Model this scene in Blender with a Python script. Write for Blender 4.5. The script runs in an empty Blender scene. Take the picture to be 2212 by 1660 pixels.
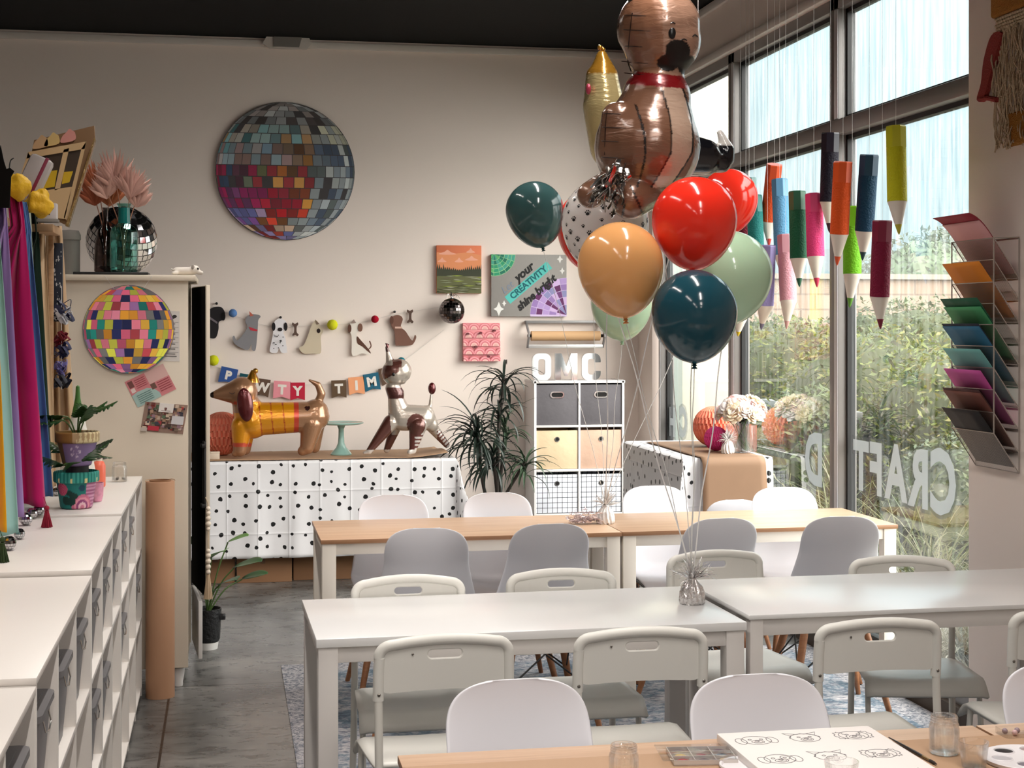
EXPOSURE = 0.58
SKY = 0.80
ZEN = 10.0
SUNB = 11.5
LAMP = 76.0
import bpy, bmesh, math, random
from mathutils import Vector, Matrix, noise
PI = math.pi
rnd = random.Random(7)
V = Vector
SC = bpy.context.scene
COL = SC.collection

# ------------------------------------------------------------------ camera geometry (image 2212 x 1660)
F, CX, YH, HC = 3300.0, 1106.0, 700.0, 1.61
PSI = math.atan((1106 - 490) / 3300.0)
CP, SP = math.cos(PSI), math.sin(PSI)

def W(px, py, X=None, Y=None, Z=None, D=None):
    """photograph pixel -> world point on a plane of the room"""
    t, u = (px - CX) / F, (YH - py) / F
    dx, dy, dz = t * CP + SP, CP - t * SP, u
    k = X / dx if X is not None else Y / dy if Y is not None else (Z - HC) / dz if Z is not None else D
    return V((k * dx, k * dy, HC + k * dz))

def proj(w):
    Zc = w.x * SP + w.y * CP; return CX + F * (w.x * CP - w.y * SP) / Zc, YH - F * (w.z - HC) / Zc

# ------------------------------------------------------------------ materials
def lin(c):
    if isinstance(c, str):
        c = c.lstrip('#'); c = [int(c[i:i + 2], 16) for i in (0, 2, 4)]
    o = []
    for x in c[:3]:
        x = x / 255.0
        o.append(x / 12.92 if x <= 0.04045 else ((x + 0.055) / 1.055) ** 2.4)
    return (o[0], o[1], o[2], 1.0)

class NT:
    def __init__(s, name):
        s.m = bpy.data.materials.new(name); s.m.use_nodes = True
        s.t = s.m.node_tree; s.t.nodes.clear()
        s.out = s.n('ShaderNodeOutputMaterial')
    def n(s, typ, **kw):
        x = s.t.nodes.new(typ)
        for k, v in kw.items():
            if k.startswith('_'): setattr(x, k[1:], v)
            else:
                key = k.replace('__', ' ')
                if key.isdigit(): key = int(key)
                s.set(x.inputs[key], v)
        return x
    def set(s, inp, v):
        if hasattr(v, 'is_linked') or hasattr(v, 'links'): s.t.links.new(v, inp)
        elif isinstance(v, bpy.types.Node): s.t.links.new(v.outputs[0], inp)
        else: inp.default_value = v
    def pr(s, col, rough=0.5, metal=0.0, spec=0.5, **kw):
        p = s.n('ShaderNodeBsdfPrincipled')
        s.set(p.inputs['Base Color'], lin(col) if isinstance(col, (str, tuple, list)) and not hasattr(col, 'links') else col)
        s.set(p.inputs['Roughness'], rough); s.set(p.inputs['Metallic'], metal)
        s.set(p.inputs['Specular IOR Level'], spec)
        for k, v in kw.items(): s.set(p.inputs[k.replace('__', ' ')], v)
        s.t.links.new(p.outputs[0], s.out.inputs[0]); s.p = p
        return p
    def coord(s, which='Object'): return s.n('ShaderNodeTexCoord').outputs[which]
    def mapping(s, src, scale=(1, 1, 1), rot=(0, 0, 0), loc=(0, 0, 0)):
        m = s.n('ShaderNodeMapping', Scale=scale, Rotation=rot, Location=loc); s.set(m.inputs[0], src); return m.outputs[0]
    def noise(s, vec, scale, detail=4, rough=0.5, dist=0.0, out=0):
        x = s.n('ShaderNodeTexNoise', Scale=scale, Detail=detail, Roughness=rough, Distortion=dist); s.set(x.inputs['Vector'], vec)
        return x.outputs[out]
    def ramp(s, fac, stops, interp='LINEAR'):
        r = s.n('ShaderNodeValToRGB'); r.color_ramp.interpolation = interp
        e = r.color_ramp.elements
        while len(e) < len(stops): e.new(0.5)
        for i, (p, c) in enumerate(stops):
            e[i].position = p; e[i].color = lin(c) if not isinstance(c, (int, float)) else (c, c, c, 1)
        s.set(r.inputs[0], fac); return r.outputs[0]
    def mix(s, fac, a, b, blend='MIX'):
        m = s.n('ShaderNodeMix', _data_type='RGBA', _blend_type=blend)
        s.set(m.inputs[0], fac)
        for i, v in ((6, a), (7, b)):
            s.set(m.inputs[i], lin(v) if isinstance(v, (str, tuple, list)) else v)
        return m.outputs[2]
    def math(s, op, a, b=0.0, c=None):
        m = s.n('ShaderNodeMath', _operation=op); s.set(m.inputs[0], a); s.set(m.inputs[1], b)
        if c is not None: s.set(m.inputs[2], c)
        return m.outputs[0]
    def bump(s, h, strength=0.2, dist=0.01):
        b = s.n('ShaderNodeBump', Strength=strength, Distance=dist); s.set(b.inputs['Height'], h)
        s.set(s.p.inputs['Normal'], b.outputs[0])

_mats = {}
def mat(name, col, rough=0.5, metal=0.0, spec=0.5, var=None, bump=None, **kw):
    if name in _mats: return _mats[name]
    t = NT(name); c = lin(col)
    if var:
        nz = t.noise(t.coord(), var[0], 5)
        dark = tuple(x * (1 - var[1]) for x in c[:3]) + (1,)
        lite = tuple(min(1, x * (1 + var[1])) for x in c[:3]) + (1,)
        r = t.n('ShaderNodeMix', _data_type='RGBA'); t.set(r.inputs[0], nz); r.inputs[6].default_value = dark; r.inputs[7].default_value = lite
        p = t.pr(r.outputs[2], rough, metal, spec, **kw)
    else:
        p = t.pr(col, rough, metal, spec, **kw)
    if bump: t.bump(t.noise(t.coord(), bump[0], 5), bump[1], bump[2] if len(bump) > 2 else 0.005)
    _mats[name] = t.m
    return t.m

def emis(name, col, strength):
    t = NT(name); e = t.n('ShaderNodeEmission', Color=lin(col), Strength=strength); t.t.links.new(e.outputs[0], t.out.inputs[0]); return t.m

def attr_mat(name, rough=0.3, metal=0.0, spec=0.5, bump=None, **kw):
    """surface pattern carried by the mesh's colour attribute 'pattern'"""
    if name in _mats: return _mats[name]
    t = NT(name); a = t.n('ShaderNodeVertexColor', _layer_name='pattern')
    t.pr(a.outputs[0], rough, metal, spec, **kw)
    if bump: t.bump(t.noise(t.coord(), bump[0], 4), bump[1], bump[2])
    _mats[name] = t.m; return t.m

def thin_glass(name, tint=(255, 255, 255), refl=1.0, rough=0.0, streak=0.0, ior=1.45):
    t = NT(name)
    tr = t.n('ShaderNodeBsdfTransparent', Color=lin(tint))
    gl = t.n('ShaderNodeBsdfGlossy', Roughness=rough)
    ge = t.n('ShaderNodeNewGeometry'); dt = t.n('ShaderNodeVectorMath', _operation='DOT_PRODUCT')
    t.set(dt.inputs[0], ge.outputs['Normal']); t.set(dt.inputs[1], ge.outputs['Incoming'])
    c1 = t.math('SUBTRACT', 1.0, t.math('ABSOLUTE', dt.outputs['Value']))
    f = t.math('MINIMUM', 1.0, t.math('MULTIPLY', t.math('ADD', 0.06, t.math('MULTIPLY', 0.94, t.math('POWER', c1, 5.0))), refl))
    mx = t.n('ShaderNodeMixShader'); t.set(mx.inputs[0], f); t.set(mx.inputs[1], tr.outputs[0]); t.set(mx.inputs[2], gl.outputs[0])
    last = mx.outputs[0]
    if streak:
        v = t.mapping(t.coord(), (1, 9, 0.55))
        n1 = t.noise(v, 3.0, 6, 0.65)
        v2 = t.mapping(t.coord(), (1, 60, 40)); n2 = t.noise(v2, 1.2, 3, 0.6)
        g = t.math('MULTIPLY', t.ramp(n1, [(0.40, 0.0), (0.85, 1.0)]), t.math('ADD', 0.5, t.math('MULTIPLY', n2, 0.6)))
        sz = t.n('ShaderNodeSeparateXYZ'); t.set(sz.inputs[0], t.coord()); zf = t.n('ShaderNodeMapRange', _interpolation_type='SMOOTHSTEP'); t.set(zf.inputs[0], sz.outputs[2]); zf.inputs[1].default_value = 1.2; zf.inputs[2].default_value = 2.4; zf.inputs[3].default_value = 0.22
        g = t.math('MULTIPLY', t.math('MULTIPLY', g, zf.outputs[0]), streak)
        d = t.n('ShaderNodeBsdfTranslucent', Color=(0.85, 0.93, 0.95, 1)); mx2 = t.n('ShaderNodeMixShader')
        t.set(mx2.inputs[0], g); t.set(mx2.inputs[1], last); t.set(mx2.inputs[2], d.outputs[0]); last = mx2.outputs[0]
    t.t.links.new(last, t.out.inputs[0])
    return t.m

# ------------------------------------------------------------------ mesh building
def basis(d):
    d = d.normalized(); a = V((0, 0, 1)) if abs(d.z) < 0.9 else V((1, 0, 0))
    u = d.cross(a).normalized(); return u, d.cross(u).normalized()

def TRS(loc=(0, 0, 0), rot=(0, 0, 0), sc=(1, 1, 1)):
    from mathutils import Euler
    return Matrix.Translation(V(loc)) @ Euler(rot).to_matrix().to_4x4() @ Matrix.Diagonal(V((sc[0], sc[1], sc[2], 1)))

class B:
    def __init__(s): s.v = []; s.f = []; s.m = []; s.mi = 0; s.uv = {}; s.col = {}; s.cur = None
    def add(s, verts, faces, M=None):
        o = len(s.v)
        for p in verts:
            p = V(p); s.v.append(M @ p if M is not None else p)
            if s.cur is not None: s.col[len(s.v) - 1] = s.cur
        for f in faces: s.f.append([i + o for i in f]); s.m.append(s.mi)
        return o
    def box(s, c, d, bev=0.0, seg=2, M=None, rz=0.0):
        bm = bmesh.new(); bmesh.ops.create_cube(bm, size=1.0)
        for v in bm.verts: v.co = V((v.co.x * d[0], v.co.y * d[1], v.co.z * d[2]))
        if bev: bmesh.ops.bevel(bm, geom=bm.edges[:], offset=min(bev, 0.49 * min(d)), segments=seg, affect='EDGES', profile=0.5)
        T = Matrix.Translation(V(c)) @ Matrix.Rotation(rz, 4, 'Z')
        if M is not None: T = M @ T
        bm.verts.index_update()
        s.add([v.co.copy() for v in bm.verts], [[v.index for v in f.verts] for f in bm.faces], T); bm.free(); return s
    def span(s, a, b, bev=0.0, M=None):
        a, b = V(a), V(b); return s.box((a + b) / 2, [abs(x) for x in (b - a)], bev, 2, M)
    def tube(s, pts, r, n=8, closed=False, cap=True, flat=1.0):
        pts = [V(p) for p in pts]; N = len(pts)
        rr = r if isinstance(r, (list, tuple)) else [r] * N
        vs = []; u = None
        for i, p in enumerate(pts):
            a = pts[(i - 1) % N] if (closed or i > 0) else p; b = pts[(i + 1) % N] if (closed or i < N - 1) else p
            d = (b - a)
            if d.length < 1e-9: d = V((0, 0, 1))
            d.normalize()
            if u is None: u, w = basis(d)
            else:
                u = (u - d * u.dot(d))
                if u.length < 1e-6: u, w = basis(d)
                u.normalize(); w = d.cross(u)
            for k in range(n):
                a_ = 2 * PI * k / n; vs.append(p + (u * math.cos(a_) + w * math.sin(a_) * flat) * rr[i])
        fs = []
        for i in range(N if closed else N - 1):
            j = (i + 1) % N
            for k in range(n):
                k2 = (k + 1) % n; fs.append([i * n + k, i * n + k2, j * n + k2, j * n + k])
        if cap and not closed: fs.append(list(range(n))[::-1]); fs.append([(N - 1) * n + k for k in range(n)])
        s.add(vs, fs); return s
    def cyl(s, a, b, r0, r1=None, n=16): return s.tube([a, b], [r0, r1 if r1 is not None else r0], n)
    def lathe(s, prof, n=32, M=None, c=(0, 0, 0)):
        vs = []; fs = []; c = V(c)
        for r, z in prof:
            for k in range(n):
                a = 2 * PI * k / n; vs.append(c + V((r * math.cos(a), r * math.sin(a), z)))
        for i in range(len(prof) - 1):
            for k in range(n):
                k2 = (k + 1) % n; fs.append([i * n + k, i * n + k2, (i + 1) * n + k2, (i + 1) * n + k])
        if prof[0][0] > 1e-6: fs.append(list(range(n))[::-1])
        if prof[-1][0] > 1e-6: fs.append([(len(prof) - 1) * n + k for k in range(n)])
        s.add(vs, fs, M); return s
    def ball(s, c, r, n=20, m=12, sc=(1, 1, 1), M=None):
        prof = [(r * max(1e-5, math.sin(PI * i / m)), -r * math.cos(PI * i / m)) for i in range(m + 1)]
        T = Matrix.Translation(V(c)) @ (M if M is not None else Matrix.Identity(4)) @ Matrix.Diagonal(V((sc[0], sc[1], sc[2], 1)))
        return s.lathe(prof, n, T)
    def prism(s, poly, z0, z1, M=None):
        n = len(poly)
        vs = [V((p[0], p[1], z0)) for p in poly] + [V((p[0], p[1], z1)) for p in poly]
        fs = [list(range(n))[::-1], [n + i for i in range(n)]] + [[i, (i + 1) % n, n + (i + 1) % n, n + i] for i in range(n)]
        s.add(vs, fs, M); return s
    def ring(s, outer, inner, z0, z1, M=None):
        n = len(outer)
        vs = [V((p[0], p[1], z)) for z in (z0, z1) for L in (outer, inner) for p in L]
        fs = []
        for i in range(n):
            j = (i + 1) % n
            fs += [[i, n + i, n + j, j], [2 * n + i, 2 * n + j, 3 * n + j, 3 * n + i], [i, j, 2 * n + j, 2 * n + i], [n + i, 3 * n + i, 3 * n + j, n + j]]
        s.add(vs, fs, M); return s
    def grid(s, fn, nu, nv, uvfn=None, closed_u=False):
        vs = []; fs = []; o = len(s.v); nU = nu if closed_u else nu + 1
        for j in range(nv + 1):
            for i in range(nU):
                p = fn(i / nu, j / nv); vs.append(p)
                if uvfn: s.uv[o + j * nU + i] = uvfn(i / nu, j / nv)
        for j in range(nv):
            for i in range(nu):
                i2 = (i + 1) % nU
                fs.append([j * nU + i, j * nU + i2, (j + 1) * nU + i2, (j + 1) * nU + i])
        s.add(vs, fs); return s
    def obj(s, name, mats, parent=None, at=None, world=False, sharp=38, solid=0.0, subd=0, off=0.0):
        me = bpy.data.meshes.new(name)
        off_v = V((0, 0, 0))
        if world and parent is not None: off_v = V(parent.location)
        if at is not None: off_v = V(at)
        me.from_pydata([tuple(v - off_v) for v in s.v], [], s.f)
        ms = mats if isinstance(mats, (list, tuple)) else [mats]
        for m_ in ms: me.materials.append(m_)
        me.polygons.foreach_set('material_index', s.m); me.polygons.foreach_set('use_smooth', [True] * len(s.f))
        if s.uv:
            L = me.uv_layers.new(name='UVMap')
            for l in me.loops:
                L.data[l.index].uv = s.uv.get(l.vertex_index, (0, 0))
        if s.col:
            A = me.color_attributes.new('pattern', 'FLOAT_COLOR', 'POINT')
            for i in range(len(s.v)): A.data[i].color = s.col.get(i, (1, 1, 1, 1))
        me.update()
        bm = bmesh.new(); bm.from_mesh(me); bmesh.ops.recalc_face_normals(bm, faces=bm.faces[:]); bm.to_mesh(me); bm.free()
        if sharp < 180: me.set_sharp_from_angle(angle=math.radians(sharp))
        o = bpy.data.objects.new(name, me); COL.objects.link(o)
        if at is not None: o.location = V(at)
        if parent is not None:
            o.parent = parent
            if at is not None: o.location = V(at) - V(parent.location)
        if solid: m_ = o.modifiers.new('thickness', 'SOLIDIFY'); m_.thickness = solid; m_.offset = off
        if subd: m_ = o.modifiers.new('smooth', 'SUBSURF'); m_.levels = subd; m_.render_levels = subd
        return o

def tag(o, label=None, cat=None, group=None, kind=None):
    if label: o['label'] = label
    if cat: o['category'] = cat
    if group: o['group'] = group
    if kind: o['kind'] = kind
    return o
def thing(name, label, cat, loc=(0, 0, 0), rz=0.0, group=None, kind=None):
    o = bpy.data.objects.new(name, None); COL.objects.link(o); o.empty_display_size = 0.1
    o.location = V(loc); o.rotation_euler = (0, 0, rz)
    return tag(o, label, cat, group, kind)
def dup(root, loc, rz, label, group=None):
    r = root.copy(); COL.objects.link(r); r.location = V(loc); r.rotation_euler = (0, 0, rz); r['label'] = label
    if group: r['group'] = group
    for ch in list(root.children):
        c = ch.copy(); COL.objects.link(c); c.parent = r
        for g in list(ch.children):
            d = g.copy(); COL.objects.link(d); d.parent = c
    return r
def rrect(w, h, r, n=5, c=(0, 0)):
    """rounded rectangle outline, n points per corner"""
    pts = []
    for cx, cy, a0 in ((w / 2 - r, h / 2 - r, 0), (-w / 2 + r, h / 2 - r, 90), (-w / 2 + r, -h / 2 + r, 180), (w / 2 - r, -h / 2 + r, 270)):
        for k in range(n):
            a = math.radians(a0 + 90 * k / (n - 1)); pts.append((c[0] + cx + r * math.cos(a), c[1] + cy + r * math.sin(a)))
    return pts
def circ(r, n=24, c=(0, 0), sx=1, sy=1, a0=0): return [(c[0] + sx * r * math.cos(a0 + 2 * PI * k / n), c[1] + sy * r * math.sin(a0 + 2 * PI * k / n)) for k in range(n)]
def bez(pts, n=12):
    """Catmull-Rom through points"""
    P = [V(p) for p in pts]; P = [2 * P[0] - P[1]] + P + [2 * P[-1] - P[-2]]; out = []
    for i in range(1, len(P) - 2):
        for k in range(n):
            t = k / n; a, b, c, d = P[i - 1], P[i], P[i + 1], P[i + 2]
            out.append(0.5 * ((2 * b) + (c - a) * t + (2 * a - 5 * b + 4 * c - d) * t * t + (3 * b - a - 3 * c + d) * t ** 3))
    out.append(P[-2]); return out
def bez2(pts, n=8, closed=True):
    P = [V((p[0], p[1], 0)) for p in pts]; out = []; N = len(P)
    for i in range(N if closed else N - 1):
        a, b, c, d = P[(i - 1) % N], P[i], P[(i + 1) % N], P[(i + 2) % N]
        for k in range(n):
            t = k / n
            q = 0.5 * ((2 * b) + (c - a) * t + (2 * a - 5 * b + 4 * c - d) * t * t + (3 * b - a - 3 * c + d) * t ** 3); out.append((q.x, q.y))
    return out
def lerp(a, b, t): return a + (b - a) * t
def interp(tab, x):
    for (x0, y0), (x1, y1) in zip(tab, tab[1:]):
        if x <= x1: return y0 + (y1 - y0) * max(0, min(1, (x - x0) / (x1 - x0)))
    return tab[-1][1]
# vertical wall frames: local x along the surface, local y up, local z out of it
def face_back(X, Y, Z): return Matrix(((1, 0, 0, X), (0, 0, -1, Y), (0, 1, 0, Z), (0, 0, 0, 1)))      # faces -Y (to the camera)
def face_right(X, Y, Z): return Matrix(((0, 0, -1, X), (-1, 0, 0, Y), (0, 1, 0, Z), (0, 0, 0, 1)))    # faces -X (wall on the right)
def flat(X, Y, Z, rz=0.0): return Matrix.Translation((X, Y, Z)) @ Matrix.Rotation(rz, 4, 'Z')
def text_prism(b, txt, size, depth, M, font_bold=False, align='CENTER', shear=0.0, z0=0.0, mirror=False, offset=0.0, xs=1.0):
    cu = bpy.data.curves.new('t', 'FONT'); cu.body = txt; cu.size = size; cu.align_x = align; cu.align_y = 'CENTER'; cu.shear = shear; cu.offset = offset
    cu.extrude = depth / 2; cu.resolution_u = 3
    o = bpy.data.objects.new('t', cu); COL.objects.link(o)
    dg = bpy.context.evaluated_depsgraph_get(); me = bpy.data.meshes.new_from_object(o.evaluated_get(dg))
    vs = [V(((-v.co.x if mirror else v.co.x) * xs, v.co.y, v.co.z + depth / 2 + z0)) for v in me.vertices]
    b.add(vs, [list(p.vertices) for p in me.polygons], M)
    bpy.data.objects.remove(o); bpy.data.curves.remove(cu); bpy.data.meshes.remove(me)
# ------------------------------------------------------------------ camera, world, view
cam = bpy.data.cameras.new('camera'); co = bpy.data.objects.new('camera', cam); COL.objects.link(co)
co.location = (0, 0, HC); co.rotation_euler = (PI / 2, 0, -PSI)
cam.sensor_width = 36.0; cam.sensor_fit = 'HORIZONTAL'; cam.lens = F / 2212 * 36.0; cam.shift_y = -130 / 2212.0; cam.clip_start = 0.05
SC.camera = co
SC.view_settings.view_transform = 'Standard'; SC.view_settings.look = 'None'; SC.view_settings.gamma = 1.0
SC.view_settings.use_curve_mapping = False; SC.view_settings.exposure = EXPOSURE
SC.cycles.use_denoising = True; SC.cycles.max_bounces = 9; SC.cycles.diffuse_bounces = 4; SC.cycles.glossy_bounces = 4
SC.cycles.transmission_bounces = 6; SC.cycles.transparent_max_bounces = 16; SC.cycles.sample_clamp_indirect = 6.0
SC.cycles.caustics_reflective = False; SC.cycles.caustics_refractive = False
wd = bpy.data.worlds.new('overcast_sky'); SC.world = wd; wd.use_nodes = True
nt = wd.node_tree; nt.nodes.clear()
wo = nt.nodes.new('ShaderNodeOutputWorld'); bg = nt.nodes.new('ShaderNodeBackground')
tc = nt.nodes.new('ShaderNodeTexCoord'); sx = nt.nodes.new('ShaderNodeSeparateXYZ'); rp = nt.nodes.new('ShaderNodeValToRGB')
nt.links.new(tc.outputs['Generated'], sx.inputs[0]); nt.links.new(sx.outputs['Z'], rp.inputs[0])
rp.color_ramp.elements[0].position = 0.0; rp.color_ramp.elements[0].color = (0.62, 0.80, 0.84, 1)
rp.color_ramp.elements[1].position = 0.6; rp.color_ramp.elements[1].color = (0.74, 0.90, 0.97, 1)
sq = nt.nodes.new('ShaderNodeMath'); sq.operation = 'MULTIPLY'; mx0 = nt.nodes.new('ShaderNodeMath'); mx0.operation = 'MAXIMUM'; mx0.inputs[1].default_value = 0.0; nt.links.new(sx.outputs['Z'], mx0.inputs[0]); nt.links.new(mx0.outputs[0], sq.inputs[0]); nt.links.new(mx0.outputs[0], sq.inputs[1])
ml = nt.nodes.new('ShaderNodeMath'); ml.operation = 'MULTIPLY_ADD'; ml.use_clamp = False; nt.links.new(sq.outputs[0], ml.inputs[0]); ml.inputs[1].default_value = SKY * ZEN; ml.inputs[2].default_value = SKY
mm_ = nt.nodes.new('ShaderNodeMath'); mm_.operation = 'MAXIMUM'; nt.links.new(ml.outputs[0], mm_.inputs[0]); mm_.inputs[1].default_value = SKY * 0.5
nt.links.new(rp.outputs[0], bg.inputs[0]); 
# the veiled sun: the cloud cover is brighter on one side
dt_ = nt.nodes.new('ShaderNodeVectorMath'); dt_.operation = 'DOT_PRODUCT'; nt.links.new(tc.outputs['Generated'], dt_.inputs[0]); dt_.inputs[1].default_value = V((0.60, -0.62, 0.50)).normalized()
d0_ = nt.nodes.new('ShaderNodeMath'); d0_.operation = 'MAXIMUM'; nt.links.new(dt_.outputs['Value'], d0_.inputs[0]); d0_.inputs[1].default_value = 0.0
pw_ = nt.nodes.new('ShaderNodeMath'); pw_.operation = 'POWER'; nt.links.new(d0_.outputs[0], pw_.inputs[0]); pw_.inputs[1].default_value = 4.0
ad_ = nt.nodes.new('ShaderNodeMath'); ad_.operation = 'MULTIPLY_ADD'; nt.links.new(pw_.outputs[0], ad_.inputs[0]); ad_.inputs[1].default_value = SKY * SUNB; nt.links.new(mm_.outputs[0], ad_.inputs[2])
nt.links.new(ad_.outputs[0], bg.inputs[1])
cm_ = nt.nodes.new('ShaderNodeMix'); cm_.data_type = 'RGBA'; sq_ = nt.nodes.new('ShaderNodeMath'); sq_.operation = 'POWER'; sq_.inputs[1].default_value = 0.5; nt.links.new(d0_.outputs[0], sq_.inputs[0])
nt.links.new(sq_.outputs[0], cm_.inputs[0]); nt.links.new(rp.outputs[0], cm_.inputs[6]); cm_.inputs[7].default_value = (1.0, 0.935, 0.875, 1); nt.links.new(cm_.outputs[2], bg.inputs[0]); nt.links.new(bg.outputs[0], wo.inputs[0])

# ------------------------------------------------------------------ setting
XR, YB, ZC, XG = 2.87, 10.5, 3.53, 2.955        # right wall face, back wall, ceiling, glass plane
m_wall = mat('painted_wall', (233, 220, 211), 0.75, spec=0.25, var=(3.0, 0.02))
m_trimw = mat('white_trim_paint', (215, 208, 202), 0.55)
m_black = mat('black_paint', (14, 14, 15), 0.8, spec=0.2)

def floor_mat():
    t = NT('polished_concrete'); v = t.coord()
    n1 = t.noise(v, 1.3, 8, 0.6, 0.8); n2 = t.noise(t.mapping(v, (1, 2.2, 1)), 6.0, 6, 0.65, 1.2); n3 = t.noise(v, 60, 3)
    f = t.math('ADD', t.math('MULTIPLY', n1, 0.6), t.math('MULTIPLY', n2, 0.4))
    c = t.ramp(f, [(0.34, (50, 49, 48)), (0.47, (88, 87, 85)), (0.56, (116, 114, 111)), (0.68, (146, 141, 136))])
    c = t.mix(t.math('MULTIPLY', n3, 0.15), c, (40, 38, 36))
    # saw-cut joints
    sp = t.n('ShaderNodeSeparateXYZ'); t.set(sp.inputs[0], v)
    jx = t.math('LESS_THAN', t.math('ABSOLUTE', t.math('SUBTRACT', sp.outputs[0], -0.245)), 0.005)
    jy = t.math('LESS_THAN', t.math('ABSOLUTE', t.math('SUBTRACT', sp.outputs[1], 6.93)), 0.005)
    j = t.math('MAXIMUM', jx, jy)
    c = t.mix(j, c, (28, 26, 24))
    r = t.math('ADD', 0.18, t.math('MULTIPLY', n2, 0.22))
    t.pr(c, r, 0, 0.5); t.bump(t.math('SUBTRACT', t.math('MULTIPLY', n2, 0.3), j), 0.12, 0.004); return t.m
B().span((-4, -4, -0.1), (XR + 0.14, YB + 0.12, 0)).obj('floor', floor_mat()); tag(bpy.data.objects['floor'], kind='structure')
tag(B().span((-4.1, YB, 0), (XR + 0.14, YB + 0.12, ZC + 0.1)).obj('wall_back', m_wall), kind='structure')
tag(B().span((-4.12, -4, 0), (-4, YB + 0.12, ZC + 0.1)).obj('wall_left', m_wall), kind='structure')
tag(B().span((-4.12, -4.12, 0), (XR + 0.14, -4, ZC + 0.1)).obj('wall_front', m_wall), kind='structure')
tag(B().span((-4.12, -4.12, ZC + 0.02), (XR + 0.14, YB + 0.12, ZC + 0.14)).obj('ceiling', m_black), kind='structure')
b = B()
b.span((XR, 10.13, 0), (XR + 0.13, YB, ZC + 0.05)); b.span((XR, 5.40, 3.19), (XR + 0.13, 10.14, ZC + 0.05))
b.span((XR, -4, 0), (XR + 0.13, 5.58, ZC + 0.05))
tag(b.obj('wall_right', m_wall), kind='structure')
tag(B().span((XR, 5.58, 0), (XR + 0.13, 10.13, 0.075)).obj('wall_right', mat('dark_curb', (74, 64, 56), 0.7, var=(9, 0.2))), kind='structure')
b = B(); b.box((-0.6, YB - 0.012, ZC - 0.02), (6.95, 0.024, 0.044), 0.004)
tag(b.obj('trim_1', m_trimw), kind='structure')
b = B(); b.box((XR - 0.012, 7.7, ZC - 0.02), (0.024, 5.6, 0.044), 0.004); b.box((XR - 0.015, 7.84, 3.205), (0.03, 4.6, 0.05), 0.008)
tag(b.obj('trim_2', m_trimw), kind='structure')

# windows: aluminium frames, glass to the floor curb
m_alu = mat('bronze_grey_aluminium', (138, 134, 132), 0.42, 0.3, var=(12, 0.05))
m_strip = mat('light_aluminium', (208, 208, 211), 0.38, 0.3)
m_gask = mat('black_gasket', (16, 16, 18), 0.6)
m_pane = thin_glass('wet_window_glass', (243, 249, 249), 1.6, 0.0, 0.30)
MULL = [10.06, 8.535, 7.0, 5.47]
m_vinyl = NT('frosted_vinyl_film'); 
_tr = m_vinyl.n('ShaderNodeBsdfTransparent', Color=(0.9, 0.92, 0.92, 1)); _df = m_vinyl.n('ShaderNodeBsdfDiffuse', Color=lin((196, 196, 198))); _tl = m_vinyl.n('ShaderNodeBsdfTranslucent', Color=lin((196, 198, 200)))
_m1 = m_vinyl.n('ShaderNodeMixShader', **{'0': 0.5}); m_vinyl.set(_m1.inputs[1], _df.outputs[0]); m_vinyl.set(_m1.inputs[2], _tl.outputs[0])
_m2 = m_vinyl.n('ShaderNodeMixShader', **{'0': 0.5}); m_vinyl.set(_m2.inputs[1], _tr.outputs[0]); m_vinyl.set(_m2.inputs[2], _m1.outputs[0])
m_vinyl.t.links.new(_m2.outputs[0], m_vinyl.out.inputs[0]); m_vinyl = m_vinyl.m
m_vined = mat('vinyl_edge', (120, 122, 122), 0.6)
def window(n, y1, y0):
    r = thing('window_%d' % n, None, None, (XG, (y0 + y1) / 2, 0), kind='structure')
    L = y1 - y0; fw = 0.055
    b = B(); d0, d1 = -0.06, 0.035
    b.span((d0, L / 2 - fw, 0.075), (d1, L / 2, 3.19), 0.004); b.span((d0, -L / 2, 0.075), (d1, -L / 2 + fw, 3.19), 0.004)
    b.span((d0, -L / 2, 3.13), (d1, L / 2, 3.19), 0.004); b.span((d0, -L / 2, 0.075), (d1, L / 2, 0.145), 0.004)
    b.span((d0 - 0.012, -L / 2 - 0.002, 2.52), (d1, L / 2 + 0.002, 2.595), 0.006)
    b.obj('window_frame', m_alu, r)
    b = B(); b.span((d0 - .003, L / 2 - fw + .003, 0.145), (d0 + .01, L / 2 - .008, 2.515), .002); b.span((d0 - .003, L / 2 - fw + .003, 2.60), (d0 + .01, L / 2 - .008, 3.128), .002); b.obj('frame_cover_strip', m_strip, r)
    for nm, z0, z1 in (('pane', 0.145, 2.52), ('pane', 2.595, 3.13)):
        g = B()
        for yy in (-L / 2 + fw, L / 2 - fw - 0.018): g.span((-0.02, yy, z0), (0.02, yy + 0.018, z1))
        for zz in (z0, z1 - 0.022): g.span((-0.02, -L / 2 + fw, zz), (0.02, L / 2 - fw, zz + 0.022))
        p = B(); p.add([(0, -L / 2 + fw, z0), (0, L / 2 - fw, z0), (0, L / 2 - fw, z1), (0, -L / 2 + fw, z1)], [[0, 1, 2, 3]])
        pn = p.obj(nm, m_pane, r)
        g.obj('gasket', m_gask, pn)
    return r
wins = [window(i + 1, MULL[i], MULL[i + 1]) for i in range(3)]

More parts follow.
